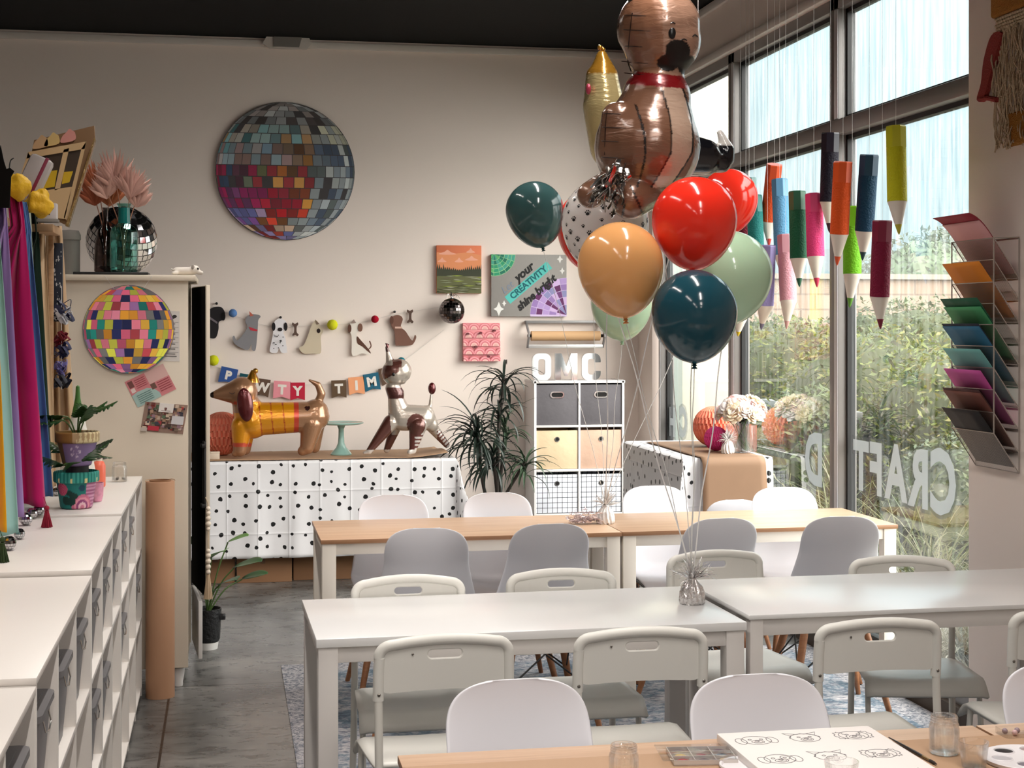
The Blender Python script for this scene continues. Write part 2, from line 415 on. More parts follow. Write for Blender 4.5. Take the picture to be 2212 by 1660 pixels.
# ceiling lamps: linear fixtures hung below the black ceiling, above the frame
m_diff = emis('lamp_diffuser', (255, 248, 241), LAMP)
m_house = mat('lamp_housing', (30, 30, 32), 0.5)
k = 0
for ly in (-1.8, 0.3, 2.4, 4.5, 6.6):
    for lx in (-2.2, 0.1, 1.45):
        where = ['behind the viewer', 'over the viewer', 'over the near table', 'over the white tables', 'over the oak tables'][int(round((ly + 1.8) / 2.1))]
        side = {-2.2: 'beyond the cube shelves', 0.1: 'along the middle of the room', 1.45: 'on the window side'}[lx]
        t = thing('linear_ceiling_lamp', 'slim linear ceiling lamp %s %s' % (where, side), 'ceiling lamp', (lx, ly, 3.36), 0, 'linear ceiling lamps')
        B().box((0, 0, 0.03), (0.09, 1.3, 0.05), 0.006).obj('housing', m_house, t)
        for s_ in (-1, 1): B().box((s_ * 0.043, 0, -0.025), (0.004, 1.3, 0.065), 0.001).obj('added_side_shade', m_house, t)  # unseen skirts, added to keep the lamp light off pillar and walls
        for s_ in (-1, 1): B().box((0, s_ * 0.645, -0.025), (0.082, 0.004, 0.065), 0.001).obj('added_end_shade', m_house, t)  # matching unseen end skirts, added to narrow the beam lengthwise
        g = B(); g.add([(-0.035, -0.62, 0), (-0.035, 0.62, 0), (0.035, 0.62, 0), (0.035, -0.62, 0)], [[0, 1, 2, 3]]); g.obj('diffuser', m_diff, t)
        g = B(); g.cyl((0, -0.5, 0.05), (0, -0.5, 0.19), 0.002, n=6); g.cyl((0, 0.5, 0.05), (0, 0.5, 0.19), 0.002, n=6); g.obj('cable', m_house, t)
# ------------------------------------------------------------------ tables
def wood_mat(name, c0, c1, c2, scale=1.0, rough=0.38):
    t = NT(name); v = t.mapping(t.coord(), (1.6 * scale, 26 * scale, 26 * scale))
    n = t.noise(v, 1.5, 8, 0.62, 0.5); n2 = t.noise(t.mapping(t.coord(), (0.5, 4, 4)), 2, 3)
    f = t.math('ADD', t.math('MULTIPLY', n, 0.75), t.math('MULTIPLY', n2, 0.25))
    t.pr(t.ramp(f, [(0.3, c0), (0.5, c1), (0.72, c2)]), rough, 0, 0.45); t.bump(n, 0.05, 0.002); return t.m
m_oak = wood_mat('oak_laminate', (184, 148, 118), (204, 168, 138), (218, 188, 160))
m_oakedge = wood_mat('oak_edge', (136, 98, 70), (156, 114, 82), (172, 130, 96))
m_white = mat('white_laminate', (230, 229, 228), 0.25, var=(5, 0.012))
m_whiteleg = mat('white_lacquer', (214, 209, 205), 0.4)
m_creamleg = mat('cream_lacquer', (222, 214, 202), 0.42)

RUGZ = 0.0072; RUG0 = (0.25, 3.55); RUG1 = (2.862, 7.26)
def table(name, label, loc, rz, L, Wd, h, th, mtop, mleg, medge=None, group=None, lw=0.056, ap=0.045):
    if RUG0[0] < loc[0] < RUG1[0] and loc[1] > RUG0[1]: loc = (loc[0], loc[1], RUGZ); h -= RUGZ
    t = thing(name, label, 'table', loc, rz, group)
    b = B(); b.box((0, 0, h - th / 2), (L, Wd, th), 0.0025); 
    o = b.obj('tabletop', [mtop, medge or mtop], t)
    if medge:
        for p in o.data.polygons:
            if abs(p.normal.z) < 0.5: p.material_index = 1
    for sx_ in (-1, 1):
        for sy_ in (-1, 1):
            B().box((sx_ * (L / 2 - lw / 2 - 0.006), sy_ * (Wd / 2 - lw / 2 - 0.006), (h - th) / 2), (lw, lw, h - th), 0.002).obj('leg', mleg, t)
    for sy_ in (-1, 1): B().box((0, sy_ * (Wd / 2 - 0.022), h - th - ap / 2), (L - 2 * lw - 0.012, 0.018, ap), 0.001).obj('apron', mleg, t)
    for sx_ in (-1, 1): B().box((sx_ * (L / 2 - 0.022), 0, h - th - ap / 2), (0.018, Wd - 2 * lw - 0.012, ap), 0.001).obj('apron', mleg, t)
    return t
T_OL = table('oak_table', 'oak-topped table with cream legs, its left end near the tall cabinet door', (0.995, 6.485, 0), 0.004, 1.25, 0.61, 0.74, 0.018, m_oak, m_creamleg, m_oakedge, 'oak-topped tables')
T_OR = table('oak_table', 'oak-topped table with cream legs reaching the window glass', (2.24, 6.50, 0), 0.006, 1.235, 0.61, 0.74, 0.018, m_oak, m_creamleg, m_oakedge, 'oak-topped tables')
T_WL = table('white_table', 'white table with thick top carrying the crinkled silver balloon weight', (0.862, 4.555, 0), 0.016, 1.25, 0.62, 0.74, 0.025, m_white, m_whiteleg, None, 'white tables', 0.055)
T_WR = table('white_table', 'white table with thin top nearest the paper rack on the wall pillar', (2.125, 4.60, 0), 0.016, 1.25, 0.63, 0.755, 0.014, m_white, m_whiteleg, None, 'white tables', 0.040, 0.05)
T_NL = table('oak_table', 'oak-topped table holding the canvas of dog face drawings', (0.963, 2.765, 0), 0.0, 1.25, 0.61, 0.74, 0.018, m_oak, m_creamleg, m_oakedge, 'oak-topped tables')
T_NR = table('oak_table', 'oak-topped table holding the round white paint palette', (2.22, 2.765, 0), 0.0, 1.25, 0.61, 0.74, 0.018, m_oak, m_creamleg, m_oakedge, 'oak-topped tables')

# ------------------------------------------------------------------ folding chairs (face +y)
m_cream = mat('cream_plastic', (229, 227, 220), 0.42, var=(4, 0.01))
m_creamst = mat('cream_steel', (218, 215, 207), 0.36)
m_screw = mat('steel_screw', (150, 145, 138), 0.3, 1.0)
def bent(b, M=None, k=0.35):
    for i, p in enumerate(b.v): b.v[i] = V((p.x, p.y + 0.0, p.z))
def folding_chair():
    t = thing('folding_chair', '', 'chair')
    # backrest: panel with a grip slot, rolled rim
    b = B(); zc, hh, ww = 0.712, 0.118, 0.345
    outer = rrect(ww, hh, 0.03, 6); inner = rrect(0.096, 0.028, 0.0139, 6, (0.0, 0.026))
    def arc(p): return (p[0], p[1] + (0.012 * (1 - (p[0] / 0.18) ** 2) if p[1] > 0 else 0.010 * (p[0] / 0.18) ** 2 * -1))
    # insert extra points along long sides for curvature
    def dens(L):
        out = []
        for i in range(len(L)):
            a, c = L[i], L[(i + 1) % len(L)]; out.append(a)
            if math.dist(a, c) > 0.01 or True: out.append(((a[0] + c[0]) / 2, (a[1] + c[1]) / 2))
        return out
    o2, i2 = dens(dens(outer)), dens(dens(inner))
    o2 = [arc(p) for p in o2]; i2 = [(p[0], p[1] + 0.008) for p in i2]
    M = Matrix(((1, 0, 0, 0), (0, 0, -1, -0.2), (0, 1, 0, zc), (0, 0, 0, 1)))
    mid = [(lerp(a[0], c[0], 0.5), lerp(a[1], c[1], 0.5)) for a, c in zip(o2, i2)]
    b.ring(o2, mid, -0.004, 0.004, M); b.ring(mid, i2, -0.004, 0.004, M)
    b.tube([M @ V((p[0], p[1], 0)) for p in i2[::2]], 0.0036, 6, closed=True)
    for i, p in enumerate(b.v): b.v[i] = V((p.x, p.y + 0.32 * p.x * p.x - 0.018 - 0.06 * (p.z - zc), p.z))
    b.obj('backrest', m_cream, t)
    def rim_pt(x, z): return V((x, -0.2 + 0.32 * x * x - 0.018 - 0.06 * (z - zc), z))
    path = [rim_pt(-0.172, 0.628), rim_pt(-0.172, 0.65), rim_pt(-0.172, 0.70), rim_pt(-0.17, 0.74)]
    for k_ in range(9):
        a = PI - k_ * PI / 16; path.append(rim_pt(-0.135 + 0.036 * math.cos(a), 0.74 + 0.032 * math.sin(a)))
    for k_ in range(1, 8): x = -0.135 + 0.27 * k_ / 8; path.append(rim_pt(x, 0.772 + 0.012 * (1 - (x / 0.135) ** 2)))
    for k_ in range(9):
        a = PI / 2 - k_ * PI / 16; path.append(rim_pt(0.135 + 0.036 * math.cos(a), 0.74 + 0.032 * math.sin(a)))
    path += [rim_pt(0.172, 0.70), rim_pt(0.172, 0.65), rim_pt(0.172, 0.628)]
    bt = [o for o in t.children][0]
    B().tube(path, 0.0145, 10).obj('rim', m_cream, bt)
    s_ = B()
    for sx_ in (-1, 1):
        p = rim_pt(sx_ * 0.172, 0.645); s_.ball(p + V((0, -0.0145, 0)), 0.0045, 8, 6, (1, 0.5, 1))
    p = rim_pt(-0.085, 0.748); s_.ball(p + V((0, -0.006, 0)), 0.0032, 8, 6, (1, 0.5, 1))
    s_.obj('screw', m_screw, bt)
    # seat: dished, wider at the front, front lip turned down
    def seat(u, v):
        y = -0.165 + 0.345 * v; w = lerp(0.176, 0.197, v ** 0.8)
        cu = abs(2 * u - 1); x = (2 * u - 1) * w
        z = 0.452 - 0.012 * (1 - cu ** 2) * math.sin(PI * min(1, v * 1.05)) - 0.05 * max(0, v - 0.82) ** 1.5 / 0.08 - 0.006 * max(0, cu - 0.9) / 0.1
        if v > 0.8: y -= 0.012 * cu ** 6
        return V((x, y, z))
    sb = B(); sb.grid(seat, 16, 16)
    so = sb.obj('seat', m_cream, t, solid=0.012, off=-1.0)
    for sx_ in (-1, 1): B().tube([(sx_ * 0.160, -0.160, 0.432), (sx_ * 0.170, 0.11, 0.428)], 0.008, 8).obj('seat_rail', m_creamst, so)
    for sx_ in (-1, 1):
        p = rim_pt(sx_ * 0.172, 0.65)
        B().tube([p, (sx_ * 0.172, -0.218, 0.47), (sx_ * 0.175, -0.222, 0.25), (sx_ * 0.182, -0.232, 0.0)], 0.011, 10).obj('leg', m_creamst, t)
        B().tube([(sx_ * 0.180, 0.095, 0.44), (sx_ * 0.182, 0.13, 0.24), (sx_ * 0.184, 0.165, 0.0)], 0.011, 10, flat=0.8).obj('leg', m_creamst, t)
    B().tube([(-0.18, -0.228, 0.12), (0.18, -0.228, 0.12)], 0.008, 8).obj('stretcher', m_creamst, t)
    B().tube([(-0.183, 0.15, 0.12), (0.183, 0.15, 0.12)], 0.008, 8).obj('stretcher', m_creamst, t)
    return t

# ------------------------------------------------------------------ moulded shell chairs (face +y)
m_shell = mat('white_shell_plastic', (226, 225, 231), 0.4)
m_dowel = wood_mat('beech_dowel', (122, 76, 48), (142, 94, 62), (160, 112, 78), 1.0, 0.45)
m_wire = mat('black_steel_wire', (18, 17, 17), 0.45)
PROF = [  # y, z, half width, edge curl
    (0.235, 0.405, 0.155, 0.0), (0.228, 0.428, 0.175, 0.004), (0.195, 0.445, 0.190, 0.010), (0.12, 0.445, 0.198, 0.020), (0.03, 0.436, 0.203, 0.030), (-0.06, 0.432, 0.206, 0.042),
    (-0.125, 0.44, 0.207, 0.054), (-0.168, 0.468, 0.205, 0.060), (-0.190, 0.51, 0.198, 0.058), (-0.205, 0.56, 0.188, 0.050), (-0.219, 0.62, 0.174, 0.041), (-0.233, 0.68, 0.162, 0.032)]
for z_ in (.71, .735, .757, .775, .790, .802, .811, .818, .823, .8265, .829, .830):
    f_ = (z_ - .68) / .15; PROF.append((-0.233 - .0275 * math.sin(f_ * PI / 2), z_, max(.052, .162 * (1 - min(1, f_) ** 3.8) ** .33), .030 * (1 - f_) + .002))
def shell_chair():
    t = thing('shell_chair', '', 'chair')
    N = len(PROF) - 1
    def fn(u, v):
        i = min(N - 1, int(v * N)); f = v * N - i
        a, c = PROF[i], PROF[i + 1]
        y, z, w, cl = [lerp(a[k_], c[k_], f) for k_ in range(4)]
        s_ = 2 * u - 1; x = s_ * w
        ty, tz = c[0] - a[0], c[1] - a[1]; l = math.hypot(ty, tz); ny, nz = tz / l, -ty / l      # normal to the profile: up over the seat, forward on the back
        cu = cl * abs(s_) ** 2.6
        # soft top corner
        return V((x, y + ny * cu, z + nz * cu))
    b = B(); b.grid(fn, 20, N * 2); sh = b.obj('seat_shell', m_shell, t, solid=0.007, off=0.0, subd=1, sharp=180)
    for sx_ in (-1, 1):
        for sy_ in (-1, 1):
            B().tube([(sx_ * 0.115, -0.02 + sy_ * 0.115, 0.395), (sx_ * 0.16, -0.02 + sy_ * 0.175, 0.2), (sx_ * 0.205, -0.02 + sy_ * 0.235, 0.0)], [0.0165, 0.016, 0.0105], 10).obj('leg', m_dowel, t)
    w = B()
    P = lambda sx_, sy_, f: V((sx_ * lerp(0.115, 0.205, f), -0.02 + sy_ * lerp(0.115, 0.235, f), lerp(0.395, 0, f)))
    for sx_ in (-1, 1):
        w.tube([P(sx_, -1, 0.0), P(sx_, 1, 0.55)], 0.0035, 6); w.tube([P(sx_, 1, 0.0), P(sx_, -1, 0.55)], 0.0035, 6)
        w.tube([P(sx_, 1, 0.02) + V((0, 0, .012)), P(sx_, -1, 0.02) + V((0, 0, .012))], 0.006, 6)
    for sy_ in (-1, 1):
        w.tube([P(-1, sy_, 0.0), P(1, sy_, 0.55)], 0.0035, 6); w.tube([P(1, sy_, 0.0), P(-1, sy_, 0.55)], 0.0035, 6)
        w.tube([P(1, sy_, 0.02) + V((0, 0, .012)), P(-1, sy_, 0.02) + V((0, 0, .012))], 0.006, 6)
    w.obj('wire_brace', m_wire, t)
    return t

_fc = folding_chair(); _sc = shell_chair(); _used = set()
def place(proto, px, ytop, ztop, ry, rz, label, group, push=None):
    """backrest top centre at a point of the room; ry = distance of the backrest top behind the chair's origin"""
    p = W(px, ytop, Z=ztop)
    on = p.y > RUG0[1]
    if on: p = W(px, ytop, Z=ztop + RUGZ)
    if push is None: push = (.105 if proto is _sc else .05) if abs(rz) > 2 else -.015
    k_ = 1 + push / p.y; p = V((p.x * k_, p.y * k_, p.z))
    c = p + V((-math.sin(rz) * ry, math.cos(rz) * ry, 0)) if True else p
    loc = (c.x, c.y, RUGZ if on else 0.0)
    if proto.name not in _used:
        _used.add(proto.name); proto.location = loc; proto.rotation_euler = (0, 0, rz); proto['label'] = label; proto['group'] = group; return proto
    return dup(proto, loc, rz, label, group)
gF, gN = 'folding chairs at the white tables', 'white shell chairs at the oak tables'
ZF, RF, ZS, RS = 0.798, 0.225, 0.83, 0.26
place(_fc, 962, 1367, ZF, RF, 0.03, 'cream folding chair tucked under the near side of the thick-topped white table', gF)
place(_fc, 1388, 1352, ZF, RF, 0.0, 'cream folding chair in front of the joint between the two white tables', gF)
place(_fc, 1902, 1333, ZF, RF, 0.0, 'cream folding chair in front of the thin-topped white table', gF)
place(_fc, 881, 1246, ZF, RF, PI + 0.02, 'cream folding chair on the far side of the white tables, nearest the aisle', gF)
place(_fc, 1211, 1232, ZF, RF, PI - 0.02, 'cream folding chair beyond the white table, between the aisle chair and the silver weight', gF)
place(_fc, 1541, 1217, ZF, RF, PI + .1, 'cream folding chair right behind the crinkled silver balloon weight', gF, .30)
place(_fc, 1947, 1204, ZF, RF, PI - 0.22, 'cream folding chair on the far side of the thin-topped white table beside the pillar', gF)
place(_fc, 2320, 1310, ZF, RF, -0.12, 'cream folding chair cut off by the frame, pushed toward the thin-topped white table', gF)
# shell chairs: far side of the oak tables
place(_sc, 848, 1075, ZS, RS, PI + 0.03, 'white shell chair behind the oak table, in front of the spotted tablecloth', gN)
place(_sc, 1073, 1070, ZS, RS, PI - 0.03, 'white shell chair behind the oak table, below the leafy indoor plant', gN)
place(_sc, 1411, 1055, ZS, RS, PI, 'white shell chair behind the oak table, in front of the spotted counter side', gN)
place(_sc, 1691, 1058, ZS, RS, PI - 0.05, 'white shell chair behind the oak table, beside the window mullion', gN)
# near side, seen from behind
place(_sc, 922, 1140, ZS, RS, -0.10, 'grey-looking shell chair seen from behind, at the left end of the left oak table', gN)
place(_sc, 1190, 1131, ZS, RS, 0.02, 'grey-looking shell chair seen from behind, just left of the oak table joint', gN)
place(_sc, 1560, 1119, ZS, RS, 0.05, 'grey-looking shell chair seen from behind, at the right oak table left of its partner', gN)
place(_sc, 1820, 1115, ZS, RS, -0.12, 'grey-looking shell chair seen from behind, at the oak table end by the glass', gN)
# far side of the near oak tables
place(_sc, 1113, 1493, ZS, RS, PI + 0.03, 'white shell chair facing the near oak table, left of the dog canvas', gN)
place(_sc, 1630, 1482, ZS, RS, PI, 'white shell chair facing the near oak table, behind the dog canvas', gN)
place(_sc, 2290, 1455, ZS, RS, PI, 'white shell chair cut off by the frame beyond the water jar', gN)
# one more seen low behind the oak table
p_ = W(1588, 1082, Y=7.16)
ch = dup(_sc, (p_.x, 7.40, RUGZ * 0), 0.0, 'smaller white shell chair with only its low curved top showing before the kraft runner', gN); ch.scale = (.9, .9, .9)

# ------------------------------------------------------------------ rug
def rug_mat():
    t = NT('distressed_rug'); v = t.coord()
    n1 = t.noise(v, 3.6, 9, 0.72, 1.5); n2 = t.noise(t.mapping(v, (14, 60, 1)), 1.0, 5, 0.7); n3 = t.noise(v, 24, 6, 0.75, 1.2)
    c = t.ramp(t.math('ADD', t.math('MULTIPLY', n1, 0.55), t.math('MULTIPLY', n3, 0.45)), [(0.34, (66, 82, 96)), (0.45, (104, 120, 132)), (0.53, (164, 164, 168)), (0.62, (196, 190, 190)), (0.72, (160, 134, 138))])
    c = t.mix(t.ramp(n2, [(0.5, 0.0), (0.62, 1.0)]), c, (84, 88, 104))
    # pale border
    sp = t.n('ShaderNodeSeparateXYZ'); t.set(sp.inputs[0], v)
    bx = t.math('GREATER_THAN', t.math('ABSOLUTE', sp.outputs[0]), 1.17); by = t.math('GREATER_THAN', t.math('ABSOLUTE', sp.outputs[1]), 1.72)
    bo = t.math('MAXIMUM', bx, by)
    cb = t.ramp(t.noise(t.mapping(v, (30, 30, 1)), 1.6, 6, 0.75, 1.0), [(0.42, (84, 88, 98)), (0.5, (150, 148, 152)), (0.6, (190, 184, 184))])
    c = t.mix(t.math('MULTIPLY', bo, 0.85), c, cb)
    t.pr(c, 0.95, 0, 0.1); t.bump(n3, 0.4, 0.004); return t.m
b = B(); b.box((0, 0, 0.003), (RUG1[0] - RUG0[0], RUG1[1] - RUG0[1], 0.005), 0.002)
ro = b.obj('area_rug', rug_mat()); ro.location = ((RUG0[0] + RUG1[0]) / 2, (RUG0[1] + RUG1[1]) / 2, 0); tag(ro, 'large distressed blue and grey area rug under the tables', 'rug')
# ------------------------------------------------------------------ shared pieces for the party end of the room
def pp(pts, Y): 
    out = []
    for p in pts:
        w = W(p[0], p[1], Y=Y); out.append((w.x, w.z))
    return out
FB = lambda Y: face_back(0, Y, 0)
m_kraft = mat('kraft_paper', (174, 140, 110), 0.7, var=(14, 0.04))
def polka_mat():
    t = NT('spotted_tablecloth'); uv = t.coord('UV')
    vo = t.n('ShaderNodeTexVoronoi', _voronoi_dimensions='2D', _feature='F1', Scale=12.6, Randomness=0.66); w = t.noise(uv, 30, 2, out=1)
    t.set(vo.inputs['Vector'], t.mix(0.012, uv, w))
    sp = t.n('ShaderNodeSeparateXYZ'); t.set(sp.inputs[0], vo.outputs['Color'])
    th = t.math('ADD', 0.115, t.math('MULTIPLY', sp.outputs[0], 0.065))
    d = t.math('LESS_THAN', vo.outputs['Distance'], th)
    p = t.pr(t.mix(d, (224, 222, 224), (14, 14, 15)), 0.42, 0, 0.4)
    s2 = t.n('ShaderNodeSeparateXYZ'); t.set(s2.inputs[0], uv)
    def crease(o, pitch):
        f = t.math('ABSOLUTE', t.math('SUBTRACT', t.math('FRACT', t.math('DIVIDE', o, pitch)), 0.5))
        return t.math('POWER', t.math('MULTIPLY', f, 2.0), 24.0)
    h = t.math('ADD', crease(s2.outputs[0], 0.19), crease(s2.outputs[1], 0.26))
    h = t.math('ADD', h, t.math('MULTIPLY', t.noise(uv, 7, 4), 0.5))
    t.bump(h, 0.5, 0.006); return t.m
m_polka = polka_mat()
def drape(x0, x1, y0, y1, z, df, dl, dr, seed, dback=0.0, flare=0.14, step=0.022):
    """cloth over a rectangular top: overhangs df (front), dl, dr (ends)"""
    b = B(); A0, A1, C0, C1 = x0 - dl, x1 + dr, y0 - df, y1 + dback
    nu, nv = int((A1 - A0) / step), int((C1 - C0) / step)
    def fn(u, v):
        a, c = lerp(A0, A1, u), lerp(C0, C1, v)
        cx_, cy_ = min(max(a, x0), x1), min(max(c, y0), y1)
        ox, oy = a - cx_, c - cy_; d = math.hypot(ox, oy)
        if d < 1e-6: return V((a, c, z + 0.002 * noise.noise((a * 6, c * 6, seed))))
        nx, ny = ox / d, oy / d; both = min(abs(ox), abs(oy)) / d
        s_ = a if abs(oy) > abs(ox) else c + 40
        rip = noise.noise((s_ * 5.0, seed, 0.3)) * 0.030 + noise.noise((s_ * 13.0, seed, 4.3)) * 0.010
        e = min(1.0, d / 0.25)
        out = 0.012 * min(1, d / 0.02) + 0.02 * d + rip * e * (0.35 + 0.65 * d) + both * flare * d * 2.2
        zz = z - max(0, d - 0.006) * (1 - 0.35 * both)
        return V((cx_ + nx * out, cy_ + ny * out, max(0.012, zz)))
    b.grid(fn, nu, nv, uvfn=lambda u, v: (lerp(A0, A1, u), lerp(C0, C1, v))); return b

# ------------------------------------------------------------------ long party table
m_tablegrey = mat('grey_table_plastic', (120, 118, 116), 0.5)
t = thing('folding_table', 'long folding table under the spotted cloth along the back wall', 'table', (0.505, 9.93, 0))
B().box((0, 0, 0.738), (1.82, 0.75, 0.035), 0.008).obj('tabletop', m_tablegrey, t)
for sx_ in (-0.72, 0.72):
    for sy_ in (-0.3, 0.3): B().cyl((sx_, sy_, 0), (sx_, sy_, 0.722), 0.016, n=10).obj('leg', m_wire, t)
    B().cyl((sx_, -0.3, 0.12), (sx_, 0.3, 0.12), 0.012, n=8).obj('stretcher', m_wire, t)
b = drape(-0.41, 1.42, 9.55, 10.31, 0.760, 0.60, 0.25, 0.58, 3.1)
tag(b.obj('tablecloth', m_polka, at=(0.505, 9.93, 0.76), solid=0.0015), 'white tablecloth with black spots hanging over the long party table', 'tablecloth', 'spotted tablecloths')
b = B()
def kr(u, v):
    x = lerp(-0.40, 1.375, u); y = lerp(9.575, 10.22, v)
    lift = 0.035 * max(0, (u - 0.86) / 0.14) ** 1.6 * (0.4 + 0.6 * math.sin(PI * min(1, v + 0.25))) + 0.003 * noise.noise((x * 4, y * 4, 2))
    return V((x, y, 0.767 + max(0, lift)))
b.grid(kr, 50, 14); tag(b.obj('kraft_paper_sheet', m_kraft, at=(0.5, 9.9, 0.765), solid=0.001), 'brown kraft paper sheet on the party table, its right end curling up', 'paper sheet', 'kraft paper coverings')

# cardboard boxes under the table
m_card = mat('cardboard', (140, 102, 72), 0.85, var=(10, 0.06)); m_tape = mat('packing_tape', (112, 78, 52), 0.4)
for i, (x0, x1, y_, h_, lab) in enumerate(((0.06, 0.40, 9.62, 0.30, 'cardboard box under the spotted cloth, with a small tape square on its side'), (0.41, 0.80, 9.66, 0.28, 'cardboard box under the spotted cloth, beside the oak table leg'), (-0.17, 0.05, 9.64, 0.33, 'cardboard box under the spotted cloth, behind the potted fig leaves'))):
    t = thing('cardboard_box', lab, 'box', ((x0 + x1) / 2, y_ + 0.17, 0), 0, 'boxes under the party table')
    w_ = x1 - x0; B().box((0, 0, h_ / 2), (w_, 0.33, h_), 0.004).obj('carton', m_card, t)
    for sx_ in (-1, 1): B().box((sx_ * w_ * 0.252, 0, h_ + 0.0025), (w_ * 0.49, 0.32, 0.004), 0.001).obj('flap', m_card, t)
    B().box((-0.01, -0.1665, h_ * 0.46), (0.03, 0.002, 0.04)).obj('tape', m_tape, t)
w0 = W(545, 1214, Y=9.5); w1 = W(620, 1214, Y=9.5)

# ------------------------------------------------------------------ foil balloon builder: fused capsules, remeshed and smoothed
import numpy as np
def blob(parts, voxel, smooth=6):
    """parts: (p0, p1, r0, r1, ysc) capsules in metres; returns evaluated mesh verts/faces"""
    b = B()
    for p0, p1, r0, r1 in parts:
        p0, p1 = V(p0), V(p1); L = (p1 - p0).length
        if L < 1e-4: b.ball(p0, r0, 24, 14); continue
        pts = []; rs = []
        d = (p1 - p0) / L
        for k in range(7): a = PI / 2 * k / 6; pts.append(p0 - d * r0 * math.cos(a)); rs.append(max(1e-4, r0 * math.sin(a)))
        for k in range(7): a = PI / 2 * k / 6; pts.append(p1 + d * r1 * math.sin(a)); rs.append(max(1e-4, r1 * math.cos(a)))
        b.tube(pts, rs, 20)
    o = b.obj('tmp', mat('tmp', (0, 0, 0)))
    m_ = o.modifiers.new('r', 'REMESH'); m_.mode = 'VOXEL'; m_.voxel_size = voxel
    m2 = o.modifiers.new('s', 'SMOOTH'); m2.iterations = smooth; m2.factor = 0.6
    me = bpy.data.meshes.new_from_object(o.evaluated_get(bpy.context.evaluated_depsgraph_get()))
    vs = [v.co.copy() for v in me.vertices]; fs = [list(p.vertices) for p in me.polygons]
    od = o.data; bpy.data.objects.remove(o); bpy.data.meshes.remove(me); bpy.data.meshes.remove(od)
    return vs, fs
def foil_mat(name, bumpscale=24, st=0.25, rough=0.22, metal=0.45):
    if name in _mats: return _mats[name]
    t = NT(name); a = t.n('ShaderNodeVertexColor', _layer_name='pattern')
    t.pr(a.outputs[0], rough, metal, 0.6, Coat__Weight=0.6, Coat__Roughness=0.12)
    n1 = t.noise(t.mapping(t.coord(), (1, 1, 3.5)), bumpscale, 3, 0.5, 1.0); t.bump(n1, st, 0.006); _mats[name] = t.m; return t.m
m_foil = foil_mat('printed_foil')
m_foilpl = lambda n, c, r=0.22, me=0.5: mat(n, c, r, me, 0.6, bump=(40, 0.25, 0.004), Coat__Weight=0.5)
def paint(b, vs, fs, fn):
    o = b.add(vs, fs)
    for i, p in enumerate(vs): b.col[o + i] = lin(fn(p))

class Px:
    """local drawing frame: photograph pixels at a given depth -> metres about a base point"""
    def __init__(s, cx, cy, D, sc=1.0): s.c = W(cx, cy, D=D); s.cx, s.cy, s.k = cx, cy, D / F
    def __call__(s, px, py, y=0.0): return V(((px - s.cx) * s.k, y, (s.cy - py) * s.k))
    def r(s, n): return n * s.k

# dachshund in a striped jumper
D_ = 9.62; f = Px(575, 985, D_); f.c.z = 0.778; 
t = thing('foil_dachshund_balloon', 'brown dachshund foil balloon in a yellow jumper standing on the party table', 'balloon', f.c)
R = f.r
parts = [(f(462, 852, -.02), f(512, 846, -.02), R(7), R(29)), (f(524, 846, -.02), f(524, 846, -.02), R(33), 0), (f(527, 860), f(545, 908), R(27), R(40)), (f(545, 905), f(672, 901), R(37), R(33)),
         (f(680, 893), f(680, 900), R(30), R(32)), (f(523, 920, -.03), f(519, 970, -.04), R(24), R(15)), (f(519, 970, -.04), f(509, 977, -.045), R(13), R(8)), (f(534, 925, .08), f(530, 972, .08), R(20), R(13)), 
         (f(672, 918, -.03), f(662, 966, -.04), R(25), R(16)), (f(662, 968, -.04), f(652, 974, -.045), R(15), R(11)), (f(684, 918, .08), f(680, 970, .08), R(20), R(13)),
         (f(686, 872), f(694, 852), R(9), R(9)), (f(694, 852), f(686, 832), R(9), R(7)), (f(686, 832), f(668, 822), R(7), R(3))]
vs, fs = blob(parts, 0.005, 8)
def dcol(p):
    x, y = proj(f.c + p)
    if x < 462 and y < 862: return (40, 22, 18)
    if abs(x - 640) < 5 and 860 < y < 935: return (205, 70, 50)
    in_body = (500 < x <= 636 and y > 868 + max(0, (540 - x)) * 0.35 and y < 958)
    if in_body and x < 520 and y < 893: in_body = False
    if in_body:
        if any(abs(x - (e + (y - 900) * 0.1)) < 1.1 for e in (562, 587, 613)): return (178, 70, 30)
        return (226, 150, 22)
    if x < 545 and 958 <= y < 966: return (205, 82, 60)
    hx, hy = (x - 664) / 6.0, (884 - y) / 6.0
    if (hx * hx + hy * hy - 0.7) ** 3 - hx * hx * hy ** 3 < 0 and p.y < 0: return (60, 30, 26)
    if 505 < x < 545 and 868 < y < 878 + (x - 520) * 0.3: return (196, 82, 62)
    return (166, 122, 90)
b = B(); paint(b, vs, fs, dcol); bd = b.obj('body', m_foil, t, sharp=180)
b = B(); b.ball(f(530, 872, -.115), 1.0, 24, 16, (R(17), R(8), R(36)), Matrix.Rotation(-0.12, 4, 'Y')); b.obj('ear', m_foilpl('maroon_foil', (92, 28, 30)), t)
b = B(); b.lathe([(R(16), 0), (R(13), R(9)), (R(7), R(20)), (R(3), R(27))], 10, None, f(546, 826, -.02)); b.ball(f(552, 801, -.02), R(6), 12, 8); b.obj('party_hat', m_foilpl('gold_foil', (190, 132, 40), 0.2, 0.8), t)
b = B(); b.tube([f(497, 846, -.10), f(503, 849, -.105), f(508, 846, -.10)], R(1.2), 6); b.obj('closed_eye', mat('ink_brown', (70, 44, 32), 0.5), t)

